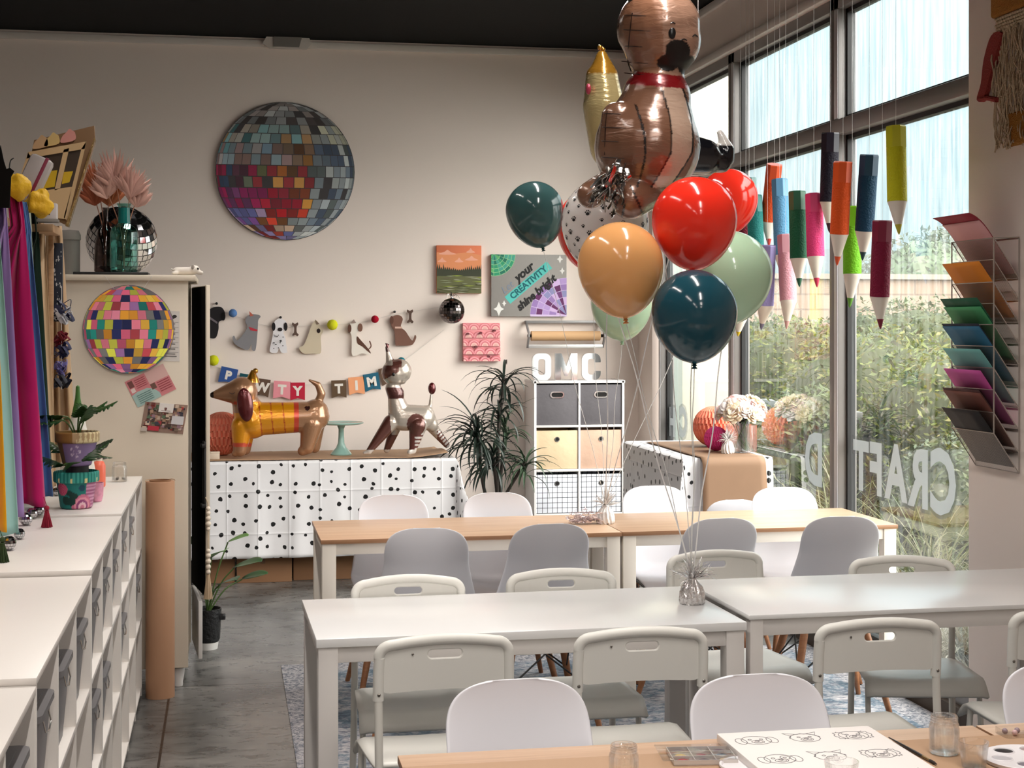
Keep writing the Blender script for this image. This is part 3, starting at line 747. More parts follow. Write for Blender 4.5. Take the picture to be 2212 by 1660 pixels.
# poodle
f2 = Px(880, 986, 9.72); f2.c.z = 0.785; R = f2.r
t = thing('foil_poodle_balloon', 'silver and maroon poodle foil balloon standing right of the cake stand', 'balloon', f2.c)
g = f2
parts = [(g(853, 811), g(862, 808), R(29), R(27)), (g(866, 818, -.01), g(872, 815, -.01), R(19), R(15)), (g(849, 845), g(855, 858), R(17), R(19)), (g(853, 862), g(862, 895), R(16), R(25)),
         (g(868, 908), g(912, 910), R(29), R(28)), (g(920, 900), g(932, 925), R(18), R(15)), (g(843, 918, -.03), g(796, 978, -.05), R(17), R(7)), (g(858, 925, .06), g(838, 980, .08), R(14), R(7)),
         (g(901, 926, -.05), g(889, 976, -.07), R(20), R(8)), (g(935, 930, .03), g(968, 970, .05), R(13), R(7)), (g(928, 900), g(932, 860), R(5), R(3)),
         (g(889, 978, -.07), g(882, 981, -.08), R(8), R(6)), (g(796, 980, -.05), g(786, 982, -.05), R(6), R(4)), (g(843, 790), g(838, 768), R(10), R(5)), (g(838, 768), g(835, 756), R(5), R(3))]
vs, fs = blob(parts, 0.0045, 6)
def pcol(p):
    x, y = proj(g.c + p)
    mar, sil, wh = (98, 58, 50), (188, 176, 164), (222, 214, 206)
    if y < 760: return (70, 40, 36)
    if y < 790 and x < 848: return sil
    if y < 838 and x < 868 and (y < 800 + (868 - x) * 0.55) and not (x > 862 and y > 795): return mar
    if 838 <= y < 862 and x < 872: return (84, 44, 40)
    if y < 842: return sil
    if y > 972: return wh
    if ((x - 899) / 20) ** 2 + ((y - 918) / 24) ** 2 < 1 and p.y < 0: return mar
    if y > 936 and 880 < x < 915: return wh if (x > 896 and int(y / 4.0) % 2 == 0) else (112, 62, 56)
    if x > 944 and y > 930: return wh if int((y + x) / 5.0) % 2 == 0 and x - 938 > (y - 930) * 0.75 else (118, 74, 66)
    if x < 846 + (y - 940) * 0.1 and y > 892: return mar
    if y > 940 and x < 880: return mar
    return sil
b = B(); paint(b, vs, fs, pcol); b.obj('body', m_foil, t, sharp=180)
b = B(); b.ball(g(933.5, 846), 1, 16, 10, (R(8.5), R(8), R(13))); b.obj('tail_tuft', m_foilpl('maroon_foil', (92, 28, 30)), t)
b = B(); b.ball(g(847, 814, -.082), R(3.2), 10, 8, (1, .5, 1.2)); b.obj('eye', mat('ink_black', (16, 14, 14), 0.3), t)
b = B(); b.tube([g(838, 757), g(835, 748), g(839, 752)], R(3), 8); b.obj('inflation_neck', m_foilpl('maroon_foil', (92, 28, 30)), t)

# cake stand
c = W(737, 984, Y=9.86); c.z = 0.768
t = thing('cake_stand', 'mint green pedestal cake stand between the two foil dogs', 'cake stand', c)
m_mint = mat('mint_ceramic', (150, 190, 180), 0.18, Coat__Weight=0.5)
b = B(); b.lathe([(0.066, 0), (0.068, 0.006), (0.058, 0.02), (0.034, 0.045), (0.021, 0.075), (0.018, 0.12), (0.017, 0.165), (0.028, 0.19)], 36); b.obj('pedestal', m_mint, t)
b = B(); b.lathe([(0.02, 0.188), (0.13, 0.196), (0.143, 0.202), (0.145, 0.207), (0.140, 0.210), (0.128, 0.2045), (0.001, 0.2035)], 48); b.obj('plate', m_mint, t)

def honeycomb(c, r, m, name, label, parent=None, squash=1.0, ribs=14):
    b = B(); nu, nv = ribs * 8, 30
    def fn(u, v):
        ph = PI * (0.03 + 0.94 * v); sh = 0.5 * (int(v * 9) % 2)
        s_ = abs(math.sin(PI * ((u * ribs * 2 + sh) % 1.0)))
        rr = r * (0.86 + 0.14 * s_ ** 0.6)
        return V((rr * math.sin(ph) * math.cos(2 * PI * u), rr * math.sin(ph) * math.sin(2 * PI * u), -r * squash * math.cos(ph)))
    b.grid(fn, nu, nv, closed_u=True)
    o = b.obj(name, m, sharp=25); o.location = c
    return tag(o, label, 'paper ball', 'honeycomb paper balls')
def tissue(name, col): return mat(name, col, 0.7, spec=0.2, Subsurface__Weight=0.12)
cc = W(486, 938, Y=9.95); honeycomb(V((cc.x - 0.02, 9.95, 0.768 + 0.14)), 0.14, tissue('peach_tissue', (236, 138, 112)), 'honeycomb_ball', 'peach honeycomb paper ball behind the dachshund balloon')
t = thing('gift_box', 'small pale box on the party table corner by the cabinet door', 'box', (W(462, 1000, Y=9.66).x, 9.68, 0.7685))
B().box((0, 0, 0.02), (0.07, 0.05, 0.04), 0.004).obj('carton', mat('pale_box', (206, 190, 172), 0.6), t); B().box((0, 0, 0.0425), (0.074, 0.054, 0.008), 0.002).obj('lid', mat('pale_box', (206, 190, 172), 0.6), t)

# ------------------------------------------------------------------ garlands
m_string = mat('white_string', (206, 200, 194), 0.8)
m_felts = {}
def felt(c): 
    if c not in m_felts: m_felts[c] = mat('card_%02x%02x%02x' % c, c, 0.75, spec=0.2)
    return m_felts[c]
YG = 10.478
def cord(name, label, pts, r=0.0012, Y=YG):
    b = B(); b.tube(bez([W(p[0], p[1], Y=Y) for p in pts], 8), r, 6); return tag(b.obj(name, m_string), label, 'string', 'garland strings')
cord('garland_string', 'thin string carrying the party dog cutouts and felt balls', [(430, 640), (470, 668), (503, 680), (560, 700), (606, 706), (660, 704), (718, 702), (775, 697), (810, 690), (860, 678), (948, 664)], Y=10.485)
cord('garland_string', 'thin string carrying the lettered pennants', [(430, 782), (490, 800), (530, 815), (590, 828), (640, 832), (730, 828), (790, 815), (866, 783), (960, 712)], Y=10.486)
def cutout(name, label, cat, layers, group, Y=YG, th=0.004, parts=None):
    """layers: (colour, outline in pixels, smooth?) stacked from the wall outward; first is the body"""
    first = True; root = None
    for i, L in enumerate(layers):
        colr, pts, sm = L[0], L[1], L[2]; nm = L[3] if len(L) > 3 else 'patch'
        pl = pp(bez2(pts, 5) if sm else pts, Y)
        b = B(); b.prism(pl, i * 0.0016, th + i * 0.0016, FB(Y))
        if root is None:
            cx_ = sum(p[0] for p in pl) / len(pl); cz_ = sum(p[1] for p in pl) / len(pl)
            root = tag(b.obj(name, felt(colr), at=(cx_, Y, cz_)), label, cat, group)
        else:
            o = b.obj(nm, felt(colr), at=(root.location.x, root.location.y, root.location.z)); o.parent = root; o.location = (0, 0, 0)
    return root
gD = 'paper dogs on the garland'
def ell(x, y, a, b_, n=10): return [(x + a * math.cos(2 * PI * k / n), y + b_ * math.sin(2 * PI * k / n)) for k in range(n)]
cutout('paper_dog', 'black puppy cutout on the garland beside the cabinet door', 'paper dog', [((38, 35, 38), [(462, 664), (478, 664), (486, 676), (484, 690), (473, 696), (472, 712), (466, 730), (452, 730), (444, 722), (446, 690), (450, 672)], True), ((120, 112, 118), [(450, 682), (470, 696), (469, 700), (449, 687)], False, 'collar'), ((24, 22, 24), ell(482, 684, 5, 9), True, 'ear')], gD)
cutout('paper_dog', 'grey terrier cutout with a red scarf and pointed party hat', 'paper dog', [((134, 132, 136), [(530, 692), (540, 680), (556, 680), (563, 684), (558, 692), (557, 706), (556, 722), (552, 756), (544, 756), (543, 744), (536, 756), (520, 752), (506, 742), (502, 730), (506, 726), (512, 736), (524, 724), (534, 708)], True), ((186, 60, 72), [(537, 706), (557, 713), (555, 716), (541, 714)], False, 'scarf'), ((190, 104, 88), [(538, 672), (548, 682), (540, 684)], False, 'party_hat')], gD)
dal = [((226, 223, 226), [(594, 694), (606, 688), (618, 696), (619, 708), (612, 718), (616, 730), (620, 758), (620, 762), (608, 762), (603, 752), (598, 762), (583, 760), (586, 740), (590, 720), (590, 708)], True), ((34, 32, 34), ell(591, 706, 4, 9), True, 'ear'), ((34, 32, 34), ell(617, 706, 4, 9), True, 'ear'), ((40, 36, 36), ell(605, 712, 5, 4), True, 'muzzle')]
for k_ in range(16): dal.append(((48, 46, 48), ell(590 + rnd.random() * 26, 722 + rnd.random() * 36, 1.0 + rnd.random(), 1.2, 6), False, 'spot'))
cutout('paper_dog', 'white dalmatian cutout with black spots and ears', 'paper dog', dal, gD)
cutout('paper_dog', 'beige dog cutout with one dark eye patch beside the yellow felt ball', 'paper dog', [((202, 188, 164), [(672, 706), (682, 692), (692, 704), (698, 716), (693, 728), (693, 762), (676, 764), (656, 764), (646, 752), (656, 746), (664, 728)], True), ((40, 30, 28), ell(688, 715, 4, 5), True, 'eye_patch'), ((120, 100, 86), [(680, 690), (690, 700), (684, 702)], False, 'party_hat')], gD)
cutout('paper_dog', 'beagle cutout in white and brown with floppy ears, tail raised', 'paper dog', [((226, 218, 208), [(764, 692), (774, 698), (778, 712), (770, 722), (780, 740), (798, 766), (782, 764), (770, 768), (760, 766), (760, 730), (756, 716), (756, 700)], True), ((92, 62, 50), [(771, 727), (780, 736), (797, 756), (800, 764), (784, 750), (772, 742)], True, 'saddle'), ((92, 62, 50), ell(755, 710, 4, 9), True, 'ear'), ((120, 86, 72), ell(778, 708, 5, 9), True, 'ear'), ((104, 70, 58), [(792, 758), (800, 748), (797, 738), (800, 738), (802, 750)], True, 'tail'), ((150, 130, 122), [(764, 690), (769, 698), (758, 699)], False, 'party_hat')], gD)
cutout('paper_dog', 'chocolate brown dog cutout nearest the mirrored ornament', 'paper dog', [((120, 86, 74), [(852, 682), (864, 682), (870, 690), (866, 706), (876, 716), (890, 736), (896, 724), (899, 730), (892, 744), (882, 747), (860, 747), (854, 744), (852, 716), (846, 706), (844, 690)], True), ((96, 66, 56), ell(846, 692, 4, 9), True, 'ear'), ((212, 176, 160), [(853, 706), (868, 706), (868, 710), (853, 710)], False, 'collar')], gD)
def bone(cx_, cy_, lab):
    cutout('paper_bone', lab, 'paper bone', [((92, 72, 64), [(cx_ - 6, cy_ - 15), (cx_ - 1, cy_ - 12), (cx_ + 5, cy_ - 15), (cx_ + 6, cy_ - 10), (cx_ + 3, cy_ - 6), (cx_ + 3, cy_ + 6), (cx_ + 7, cy_ + 11), (cx_ + 4, cy_ + 15), (cx_, cy_ + 12), (cx_ - 6, cy_ + 14), (cx_ - 6, cy_ + 10), (cx_ - 3, cy_ + 6), (cx_ - 3, cy_ - 6), (cx_ - 7, cy_ - 10)], True)], 'paper bones on the garland')
bone(638, 712, 'brown bone cutout between the dalmatian and the beige dog'); bone(886, 684, 'brown bone cutout beside the chocolate brown dog')
def fball(px, py, r, colr, lab):
    c = W(px, py, Y=10.455); b = B(); b.ball((0, 0, 0), r, 20, 14)
    for i, p in enumerate(b.v): b.v[i] = p * (1 + 0.06 * noise.noise(p * 90))
    o = b.obj('felt_ball', mat('felt_wool_%02x%02x%02x' % colr, colr, 0.95, spec=0.1, bump=(160, 0.6, 0.004))); o.location = c; tag(o, lab, 'felt ball', 'felt balls on the garlands')
fball(503, 677, .028, (88, 124, 176), 'blue felt ball on the dog garland'); fball(718, 702, .036, (206, 206, 44), 'yellow felt ball on the dog garland'); fball(810, 690, .026, (160, 24, 44), 'red felt ball on the dog garland')
fball(461, 779, .036, (200, 204, 36), 'yellow felt ball on the pennant string beside the cabinet door'); fball(867, 781, .028, (30, 106, 118), 'teal felt ball above the poodle balloon')
def pennant(ch, cx_, cy_, w_, h_, tilt, colr, nm):
    k_ = 10.45 / F; M = face_back(W(cx_, cy_, Y=YG).x, YG, W(cx_, cy_, Y=YG).z) @ Matrix.Rotation(tilt, 4, 'Z')
    w2, h2 = w_ * k_ / 2, h_ * k_ / 2
    b = B(); b.prism([(-w2, h2), (-w2, -h2), (0, -h2 + 0.25 * h2), (w2, -h2), (w2, h2)], 0, 0.003, M)
    o = tag(b.obj('pennant', felt(colr), at=M.translation), nm, 'pennant', 'lettered pennants')
    b = B(); text_prism(b, ch, 1.15 * h_ * k_ * 0.62, 0.0015, M, z0=0.0028, offset=0.0045); c_ = b.obj('letter', felt((228, 222, 214)), at=M.translation); c_.parent = o; c_.location = (0, 0, 0)
pennant('P', 493, 812, 36, 34, -0.22, (52, 84, 146), 'blue swallowtail pennant with the letter P')
pennant('A', 533, 826, 34, 34, -0.16, (24, 78, 88), 'dark teal pennant half hidden behind the gold party hat')
pennant('W', 566, 838, 32, 38, -0.14, (96, 74, 60), 'brown swallowtail pennant with the letter W')
pennant('T', 609, 843, 36, 38, -0.06, (226, 146, 156), 'pink swallowtail pennant with the letter T')
pennant('Y', 643, 846, 31, 38, 0.0, (186, 38, 62), 'red swallowtail pennant with the letter Y')
pennant('T', 732, 841, 32, 38, 0.03, (96, 76, 58), 'brown swallowtail pennant with the letter T')
pennant('I', 770, 834, 34, 38, 0.06, (232, 160, 116), 'orange swallowtail pennant with the letter I')
pennant('M', 803, 826, 34, 38, 0.16, (40, 96, 120), 'teal swallowtail pennant with the letter M')
pennant('E', 838, 812, 34, 38, 0.24, (96, 74, 60), 'brown pennant mostly hidden behind the poodle balloon head')
# clips of the garland
for (x, y, lab) in ((468, 656, 'tiny dark hook in the wall above the black puppy cutout'), (852, 674, 'tiny dark hook in the wall above the chocolate dog cutout'), (606, 686, 'tiny dark hook in the wall above the dalmatian cutout')):
    c = W(x, y, Y=10.49); b = B(); b.cyl((0, 0.009, 0), (0, -0.014, 0), 0.006, n=10); b.ball((0, -0.015, 0), 0.009, 10, 8); o = b.obj('wall_hook', m_wire); o.location = c; tag(o, lab, 'hook', 'garland hooks')
# ------------------------------------------------------------------ painted discs: mosaic of tiles drawn on a flat round panel
def mosaic_disc(b, R, M, rows, colfn, gap=0.08, tilt=0.0, z=0.0, seed=1):
    r_ = random.Random(seed)
    ct, st = math.cos(tilt), math.sin(tilt)
    def proj(la, lo):
        x = math.cos(la) * math.sin(lo); y = math.sin(la); zz = math.cos(la) * math.cos(lo)
        y2 = y * ct - zz * st * 0; 
        return (x * R, (y * ct + (zz - 0.0) * st) * R if tilt else y * R)
    for i in range(rows):
        la0, la1 = -PI / 2 + PI * i / rows, -PI / 2 + PI * (i + 1) / rows
        n = max(4, int(rows * 2 * math.cos((la0 + la1) / 2) / 2 + 2)); off = r_.random()
        for k in range(-n // 2 - 1, n // 2 + 2):
            lo0, lo1 = PI * (k + off - 0.5) / n, PI * (k + 1 + off - 0.5) / n
            lo0, lo1 = max(lo0, -PI / 2), min(lo1, PI / 2)
            if lo1 - lo0 < 0.02: continue
            dla, dlo = (la1 - la0) * gap / 2, (lo1 - lo0) * gap / 2
            q = [proj(la0 + dla, lo0 + dlo), proj(la0 + dla, lo1 - dlo), proj(la1 - dla, lo1 - dlo), proj(la1 - dla, lo0 + dlo)]
            q = [(p[0] * min(1, R / max(1e-6, math.hypot(*p))), p[1] * min(1, R / max(1e-6, math.hypot(*p)))) for p in q]
            cx_, cy_ = sum(p[0] for p in q) / 4 / R, sum(p[1] for p in q) / 4 / R
            c = colfn(cx_, cy_, r_)
            if c is None: continue
            b.cur = lin(c); b.prism(q, z, z + 0.0012, M)
    b.cur = None
m_paint = attr_mat('painted_pattern', 0.55, 0, 0.35)
def pick(r_, *cs):
    c = r_.choice(cs); j = 0.92 + 0.34 * r_.random(); return tuple(min(255, x * j) for x in c)

# big round mural canvas on the back wall
c0 = W(617, 370, Y=10.47); Rm = 148 * 10.43 / F
t = thing('round_mural', 'large round painting of a mirror ball on the upper back wall', 'painting', (c0.x, 10.478, c0.z))
Mf = Matrix(((1, 0, 0, 0), (0, 0, -1, 0), (0, 1, 0, 0), (0, 0, 0, 1)))
b = B(); b.prism(circ(Rm, 64), -0.02, 0.006, Mf); b.obj('round_panel', mat('dark_underpaint', (66, 62, 64), 0.7, var=(6, 0.2)), t)
def mcol(x, y, r_):
    if r_.random() < 0.03: return None
    if y > 0.72: return pick(r_, (150, 152, 154), (104, 106, 108), (128, 120, 118), (70, 64, 64))
    if x > 0.38 and y < 0.42: return pick(r_, (120, 130, 138), (98, 110, 122), (150, 158, 162), (74, 86, 104), (160, 166, 166), (84, 92, 92))
    if x > 0.1 and y < -0.62: return pick(r_, (168, 172, 172), (140, 148, 150), (110, 112, 110), (186, 188, 186))
    if y > 0.34: return pick(r_, (108, 142, 146), (130, 152, 152), (96, 118, 122), (150, 118, 84), (170, 168, 162), (146, 138, 128), (74, 112, 116)) if x < 0.35 else pick(r_, (148, 150, 146), (170, 170, 152), (120, 126, 128), (140, 120, 100))
    if y > 0.02: return pick(r_, (92, 132, 138), (122, 138, 146), (140, 118, 118), (100, 120, 136), (156, 150, 150), (120, 98, 92)) if x < 0.02 else pick(r_, (128, 86, 54), (106, 84, 68), (122, 102, 86), (96, 66, 46), (150, 106, 58))
    if y > -0.26: return pick(r_, (130, 36, 66), (84, 52, 66), (52, 66, 88), (96, 104, 88)) if x < -0.42 else pick(r_, (160, 96, 48), (126, 82, 46), (110, 112, 78), (190, 140, 76), (92, 66, 44), (140, 52, 58))
    if y > -0.52: return pick(r_, (150, 34, 82), (128, 36, 84), (104, 56, 96)) if x < -0.3 else pick(r_, (196, 140, 62), (130, 40, 54), (108, 54, 34), (150, 30, 50), (88, 44, 34), (170, 84, 40))
    if y > -0.76: return pick(r_, (110, 70, 130), (90, 92, 140), (150, 130, 160)) if x < -0.34 else pick(r_, (176, 24, 34), (160, 22, 40), (118, 34, 30), (122, 76, 40), (186, 60, 40))
    return pick(r_, (92, 96, 142), (120, 110, 150), (160, 60, 44), (118, 30, 32), (176, 150, 130), (96, 60, 40))
b = B(); mosaic_disc(b, Rm * 0.995, Mf @ Matrix.Translation((0, 0, 0.006)), 19, mcol, 0.07, seed=5); b.obj('painted_tile', m_paint, t, sharp=30); bpy.data.objects['painted_tile']['kind'] = 'stuff'

# ------------------------------------------------------------------ canvases
def canvas(name, label, corners, Y, th, base, layers):
    """corners: pixel box; layers: (colour, outline in 0..1 coordinates of the picture)"""
    x0, y0, x1, y1 = corners; a = W(x0, y1, Y=Y); c = W(x1, y0, Y=Y); w_, h_ = c.x - a.x, c.z - a.z
    t = thing(name, label, 'painting', ((a.x + c.x) / 2, Y, (a.z + c.z) / 2))
    b = B(); b.box((0, th / 2, 0), (w_, th, h_), 0.003); b.obj('canvas', mat('canvas_%02x%02x%02x' % base, base, 0.75, var=(40, 0.04)), t)
    b = B(); k_ = 0
    for colr, pts in layers:
        b.cur = lin(colr); 
        q = [(min(1, max(0, p[0])) * w_ - w_ / 2, min(1, max(0, p[1])) * h_ - h_ / 2) for p in pts]
        b.prism([(p[0] * 0.995, p[1] * 0.995) for p in q], 0.0002, 0.0006 + 0.00025 * k_, Mf); k_ += 1
    o = b.obj('painted_picture', m_paint, t, sharp=30); o['kind'] = 'stuff'
    return t, w_, h_
rr_ = random.Random(3)
L = [((222, 142, 96), [(0, .42), (1, .42), (1, .80), (.7, .86), (.3, .82), (0, .86)])]
for cx_, cy_, w_ in ((.24, .82, .2), (.76, .86, .1), (.78, .70, .15), (.5, .66, .1), (.12, .66, .1)):
    L.append(((232, 166, 142), bez2([(cx_ - w_, cy_), (cx_ - w_ * .3, cy_ + .05), (cx_, cy_ + .09), (cx_ + w_ * .4, cy_ + .04), (cx_ + w_, cy_), (cx_, cy_ - .015)], 4)))
L.append(((96, 98, 62), [(0, 0), (1, 0), (1, .44), (0, .40)]))
tl = [(0, .36)]; 
for k_ in range(46):
    x = k_ / 45; hgt = .50 + .12 * abs(x - .5) * 2 * (0.5 + rr_.random()) ; tl += [(x, hgt if k_ % 2 else .47 + .06 * abs(x - .5))]
L.append(((54, 58, 40), tl + [(1, .36)]))
for k_ in range(34):
    y = .36 * (k_ / 34) ** 1.1; x = rr_.random() * .9; l_ = .1 + .3 * rr_.random()
    L.append((rr_.choice([(128, 134, 104), (104, 118, 60), (150, 150, 126), (78, 80, 48), (142, 156, 62), (96, 92, 66)]), [(x, .37 - y), (x + l_ / 2, .378 - y), (x + l_, .37 - y), (x + l_ / 2, .355 - y)]))
canvas('canvas_painting', 'small canvas of an orange sunset sky over a green meadow', (943, 531, 1040, 634), 10.47, 0.028, (216, 120, 82), L)
# lettered disco canvas
t, cw, chh = canvas('canvas_painting', 'grey canvas with mirror balls and brushed lettering reading your creativity shine bright', (1061, 551, 1224, 684), 10.466, 0.03, (150, 146, 142), [])
b = B(); q = random.Random(11)
def sector(b, cx_, cy_, R0, a0, a1, cols, rows, nn):
    for i in range(rows):
        r0, r1 = R0 * (i / rows) ** 0.8, R0 * ((i + 1) / rows) ** 0.8
        for k_ in range(nn):
            b0, b1 = lerp(a0, a1, k_ / nn), lerp(a0, a1, (k_ + 0.9) / nn)
            pts = [(cx_ + r * math.cos(a), cy_ + r * math.sin(a)) for r, a in ((r0 + .004, b0), (r1, b0), (r1, b1), (r0 + .004, b1))]
            pts = [(min(cw / 2, max(-cw / 2, p[0])), min(chh / 2, max(-chh / 2, p[1]))) for p in pts]
            if len(set(pts)) == 4: b.cur = lin(q.choice(cols)); b.prism(pts, .0002, .0012, Mf)
def flood(b, cx_, cy_, R0, colr): 
    pts = [(min(cw / 2, max(-cw / 2, p[0])), min(chh / 2, max(-chh / 2, p[1]))) for p in circ(R0, 40, (cx_, cy_))]
    b.cur = lin(colr); b.prism(pts, 0, .0003, Mf)
flood(b, cw / 2, -chh / 2 + .01, .262, (206, 186, 222)); flood(b, -cw / 2 + .02, chh / 2, .152, (150, 206, 150))
sector(b, cw / 2, -chh / 2 + .01, .26, PI / 2, PI, [(150, 120, 180), (206, 176, 222), (112, 60, 120), (140, 140, 186), (96, 36, 92), (178, 150, 206)], 5, 7)
sector(b, -cw / 2 + .02, chh / 2, .15, -PI, 0.0, [(46, 150, 110), (92, 178, 110), (20, 110, 90), (70, 160, 140)], 5, 10)
for sx_, sy_, s_ in ((-cw * .40, -chh * .38, .05), (cw * .41, chh * .43, .03), (cw * .44, chh * .24, .026), (-cw * .33, -chh * .29, .022)):
    b.cur = lin((226, 224, 220)); b.prism([(sx_, sy_ + s_), (sx_ + s_ * .3, sy_ + s_ * .25), (sx_ + s_ * .75, sy_), (sx_ + s_ * .3, sy_ - s_ * .25), (sx_, sy_ - s_), (sx_ - s_ * .3, sy_ - s_ * .25), (sx_ - s_ * .75, sy_), (sx_ - s_ * .3, sy_ + s_ * .25)], .0005, .0014, Mf)
b.cur = lin((86, 188, 180)); Mt = Mf @ Matrix.Rotation(math.radians(40), 4, 'Z')
b.prism([(-.185, .0), (.205, .0), (.205, .062), (-.185, .062)], .0003, .0009, Mt @ Matrix.Translation((0, -.012, 0)))
b.cur = lin((10, 92, 100)); text_prism(b, 'CREATIVITY', .060, .001, Mt @ Matrix.Translation((.01, .018, .0010)), offset=.002, xs=1.0)
b.cur = lin((18, 16, 18)); text_prism(b, 'your', .082, .0012, Mt @ Matrix.Translation((.03, .094, .0006)), shear=.25, offset=.003); text_prism(b, 'shine bright', .076, .0012, Mt @ Matrix.Translation((.005, -.072, .0012)), shear=.25, offset=.003, xs=.95)
b.cur = lin((120, 132, 150)); text_prism(b, 'Let', .072, .0010, Mt @ Matrix.Translation((-.13, .088, .0006)), shear=.25)
b.cur = None; o = b.obj('painted_lettering', m_paint, t, sharp=30); o['kind'] = 'stuff'
# pink rainbow canvas
L = []; q = random.Random(8)
for i in (4, 3, 2, 1, 0):
    for k_ in range(4):
        cx_, cy_ = (k_ + .5 * (i % 2)) / 3.4, i / 4.6 - .04
        for rr2, colr in ((.17, (214, 120, 128)), (.145, (232, 162, 166)), (.12, (206, 110, 120)), (.09, (228, 178, 172)), (.055, (214, 164, 156))):
            L.append((colr, [(cx_ + rr2 * math.cos(PI * a / 14), cy_ + rr2 * 1.05 * math.sin(PI * a / 14)) for a in range(15)]))
for cx_, cy_ in ((.12, .70), (.84, .78), (.34, .36), (.68, .10), (.47, .72)): L.append(((104, 44, 52), [(cx_ + .04 * math.cos(PI * a / 8), cy_ + .05 * math.sin(PI * a / 8)) for a in range(9)]))
canvas('canvas_painting', 'pink canvas patterned with small rainbows', (1000, 698, 1080, 781), 10.47, 0.028, (226, 146, 150), L)

# ------------------------------------------------------------------ mirror balls
m_mirror = mat('mirror_tile', (205, 205, 208), 0.06, 1.0); m_ballcore = mat('mirror_ball_grout', (40, 38, 38), 0.6)
def mirror_ball(c, R, rows, name, label, cat='mirror ball', hang=None, group=None, m=None, rot=(0, 0, 0)):
    t = thing(name, label, cat, c, 0, group); q = random.Random(int(R * 1e4))
    M = TRS((0, 0, 0), rot)
    b = B(); b.ball((0, 0, 0), R * 0.97, 32, 20, M=M); b.obj('core', m_ballcore, t)
    b = B()
    for i in range(rows):
        a0, a1 = -PI / 2 + PI * i / rows, -PI / 2 + PI * (i + 1) / rows; n = max(3, int(2 * rows * math.cos((a0 + a1) / 2)))
        for k_ in range(n):
            l0, l1 = 2 * PI * k_ / n, 2 * PI * (k_ + 1) / n
            d = 0.06
            P = [V((math.cos(a) * math.cos(l), math.cos(a) * math.sin(l), math.sin(a))) * R for a, l in ((lerp(a0, a1, d), lerp(l0, l1, d)), (lerp(a0, a1, d), lerp(l1, l0, d)), (lerp(a1, a0, d), lerp(l1, l0, d)), (lerp(a1, a0, d), lerp(l0, l1, d)))]
            nrm = (P[0] + P[1] + P[2] + P[3]).normalized(); j = V((q.gauss(0, .02), q.gauss(0, .02), q.gauss(0, .02)))
            mid = (P[0] + P[1] + P[2] + P[3]) / 4; nn = (nrm + j).normalized()
            P = [p - nn * (p - mid).dot(nn) for p in P]
            b.add([M @ (p + nrm * R * .012) for p in P] + [M @ p for p in P], [[0, 1, 2, 3], [0, 4, 5, 1], [1, 5, 6, 2], [2, 6, 7, 3], [3, 7, 4, 0]])
    o = b.obj('mirror_tile', m or m_mirror, t, sharp=10); o['kind'] = 'stuff'
    if hang:
        g = B(); g.lathe([(R * .1, R * .96), (R * .12, R * 1.0), (R * .10, R * 1.12), (0.001, R * 1.14)], 14); g.obj('cap', m_mirror, t)
    return t
c = W(976, 672, Y=10.38); oB = mirror_ball(c, 0.088, 14, 'mirror_ornament', 'dark mirrored ball ornament hanging below the sunset canvas', 'ornament', True, None, mat('smoked_mirror', (120, 112, 112), 0.1, 1.0))
b = B(); b.tube([(0, 0, .1), (0, .04, .13), (0, 0.117, .14)], .0012, 6); b.obj('hanging_loop', m_wire, oB)
b = B()
for k_ in range(7): a = k_ * .9; b.tube(bez([(0, 0, .095), (.03 * math.cos(a), -.02, .11 + .01 * (k_ % 3)), (.05 * math.cos(a), -.03 + .01 * (k_ % 2), .085 + .012 * (k_ % 4))], 5), .003, 5, flat=.4)
b.obj('tinsel_bow', mat('silver_tinsel', (190, 186, 182), 0.2, 1.0), oB)

# ------------------------------------------------------------------ wall paper dispenser
m_grey = mat('grey_painted_steel', (140, 138, 138), 0.4, 0.3)
a = W(1136, 696, Y=10.44); e = W(1302, 748, Y=10.44); k_ = 10.6 / F
t = thing('paper_dispenser', 'grey wall dispenser with a roll of kraft paper above the mirrored letters', 'paper dispenser', ((a.x + e.x) / 2, 10.48, (a.z + e.z) / 2))
hw, hh = (e.x - a.x) / 2, (a.z - e.z) / 2
b = B(); b.box((0, -0.005, hh), (2 * hw, .03, .02), .003); b.obj('top_bar', m_grey, t)
b = B(); b.box((0.0, -.075, -hh + .0), (2 * hw - .02, .02, .026), .003); b.obj('cutter_bar', mat('pale_steel', (196, 194, 192), 0.35, 0.5), t)
for sx_ in (-1, 1):
    b = B()
    x = sx_ * (hw - .006)
    pl = [(0.01, hh + .008), (-.02, hh + .008), (-.13, 0.01), (-.13, -.02), (-.07, -hh - .012), (-.05, -hh - .012), (-.10, -.012), (-.10, 0.005), (-.01, hh - .014), (.01, hh - .014)]
    b.prism(pl, x - .005, x + .005, Matrix(((0, 0, 1, 0), (1, 0, 0, 0), (0, 1, 0, 0), (0, 0, 0, 1)))); b.obj('side_bracket', m_grey, t)
b = B(); b.tube([(-hw + .03, -.075, -.012), (hw - .03, -.075, -.012)], .034, 24); b.obj('kraft_roll', mat('kraft_roll_paper', (198, 158, 116), 0.7), t)
b = B(); b.cyl((-hw + .004, -.075, -.012), (hw - .004, -.075, -.012), .011, n=14); b.obj('spindle', m_wire, t)

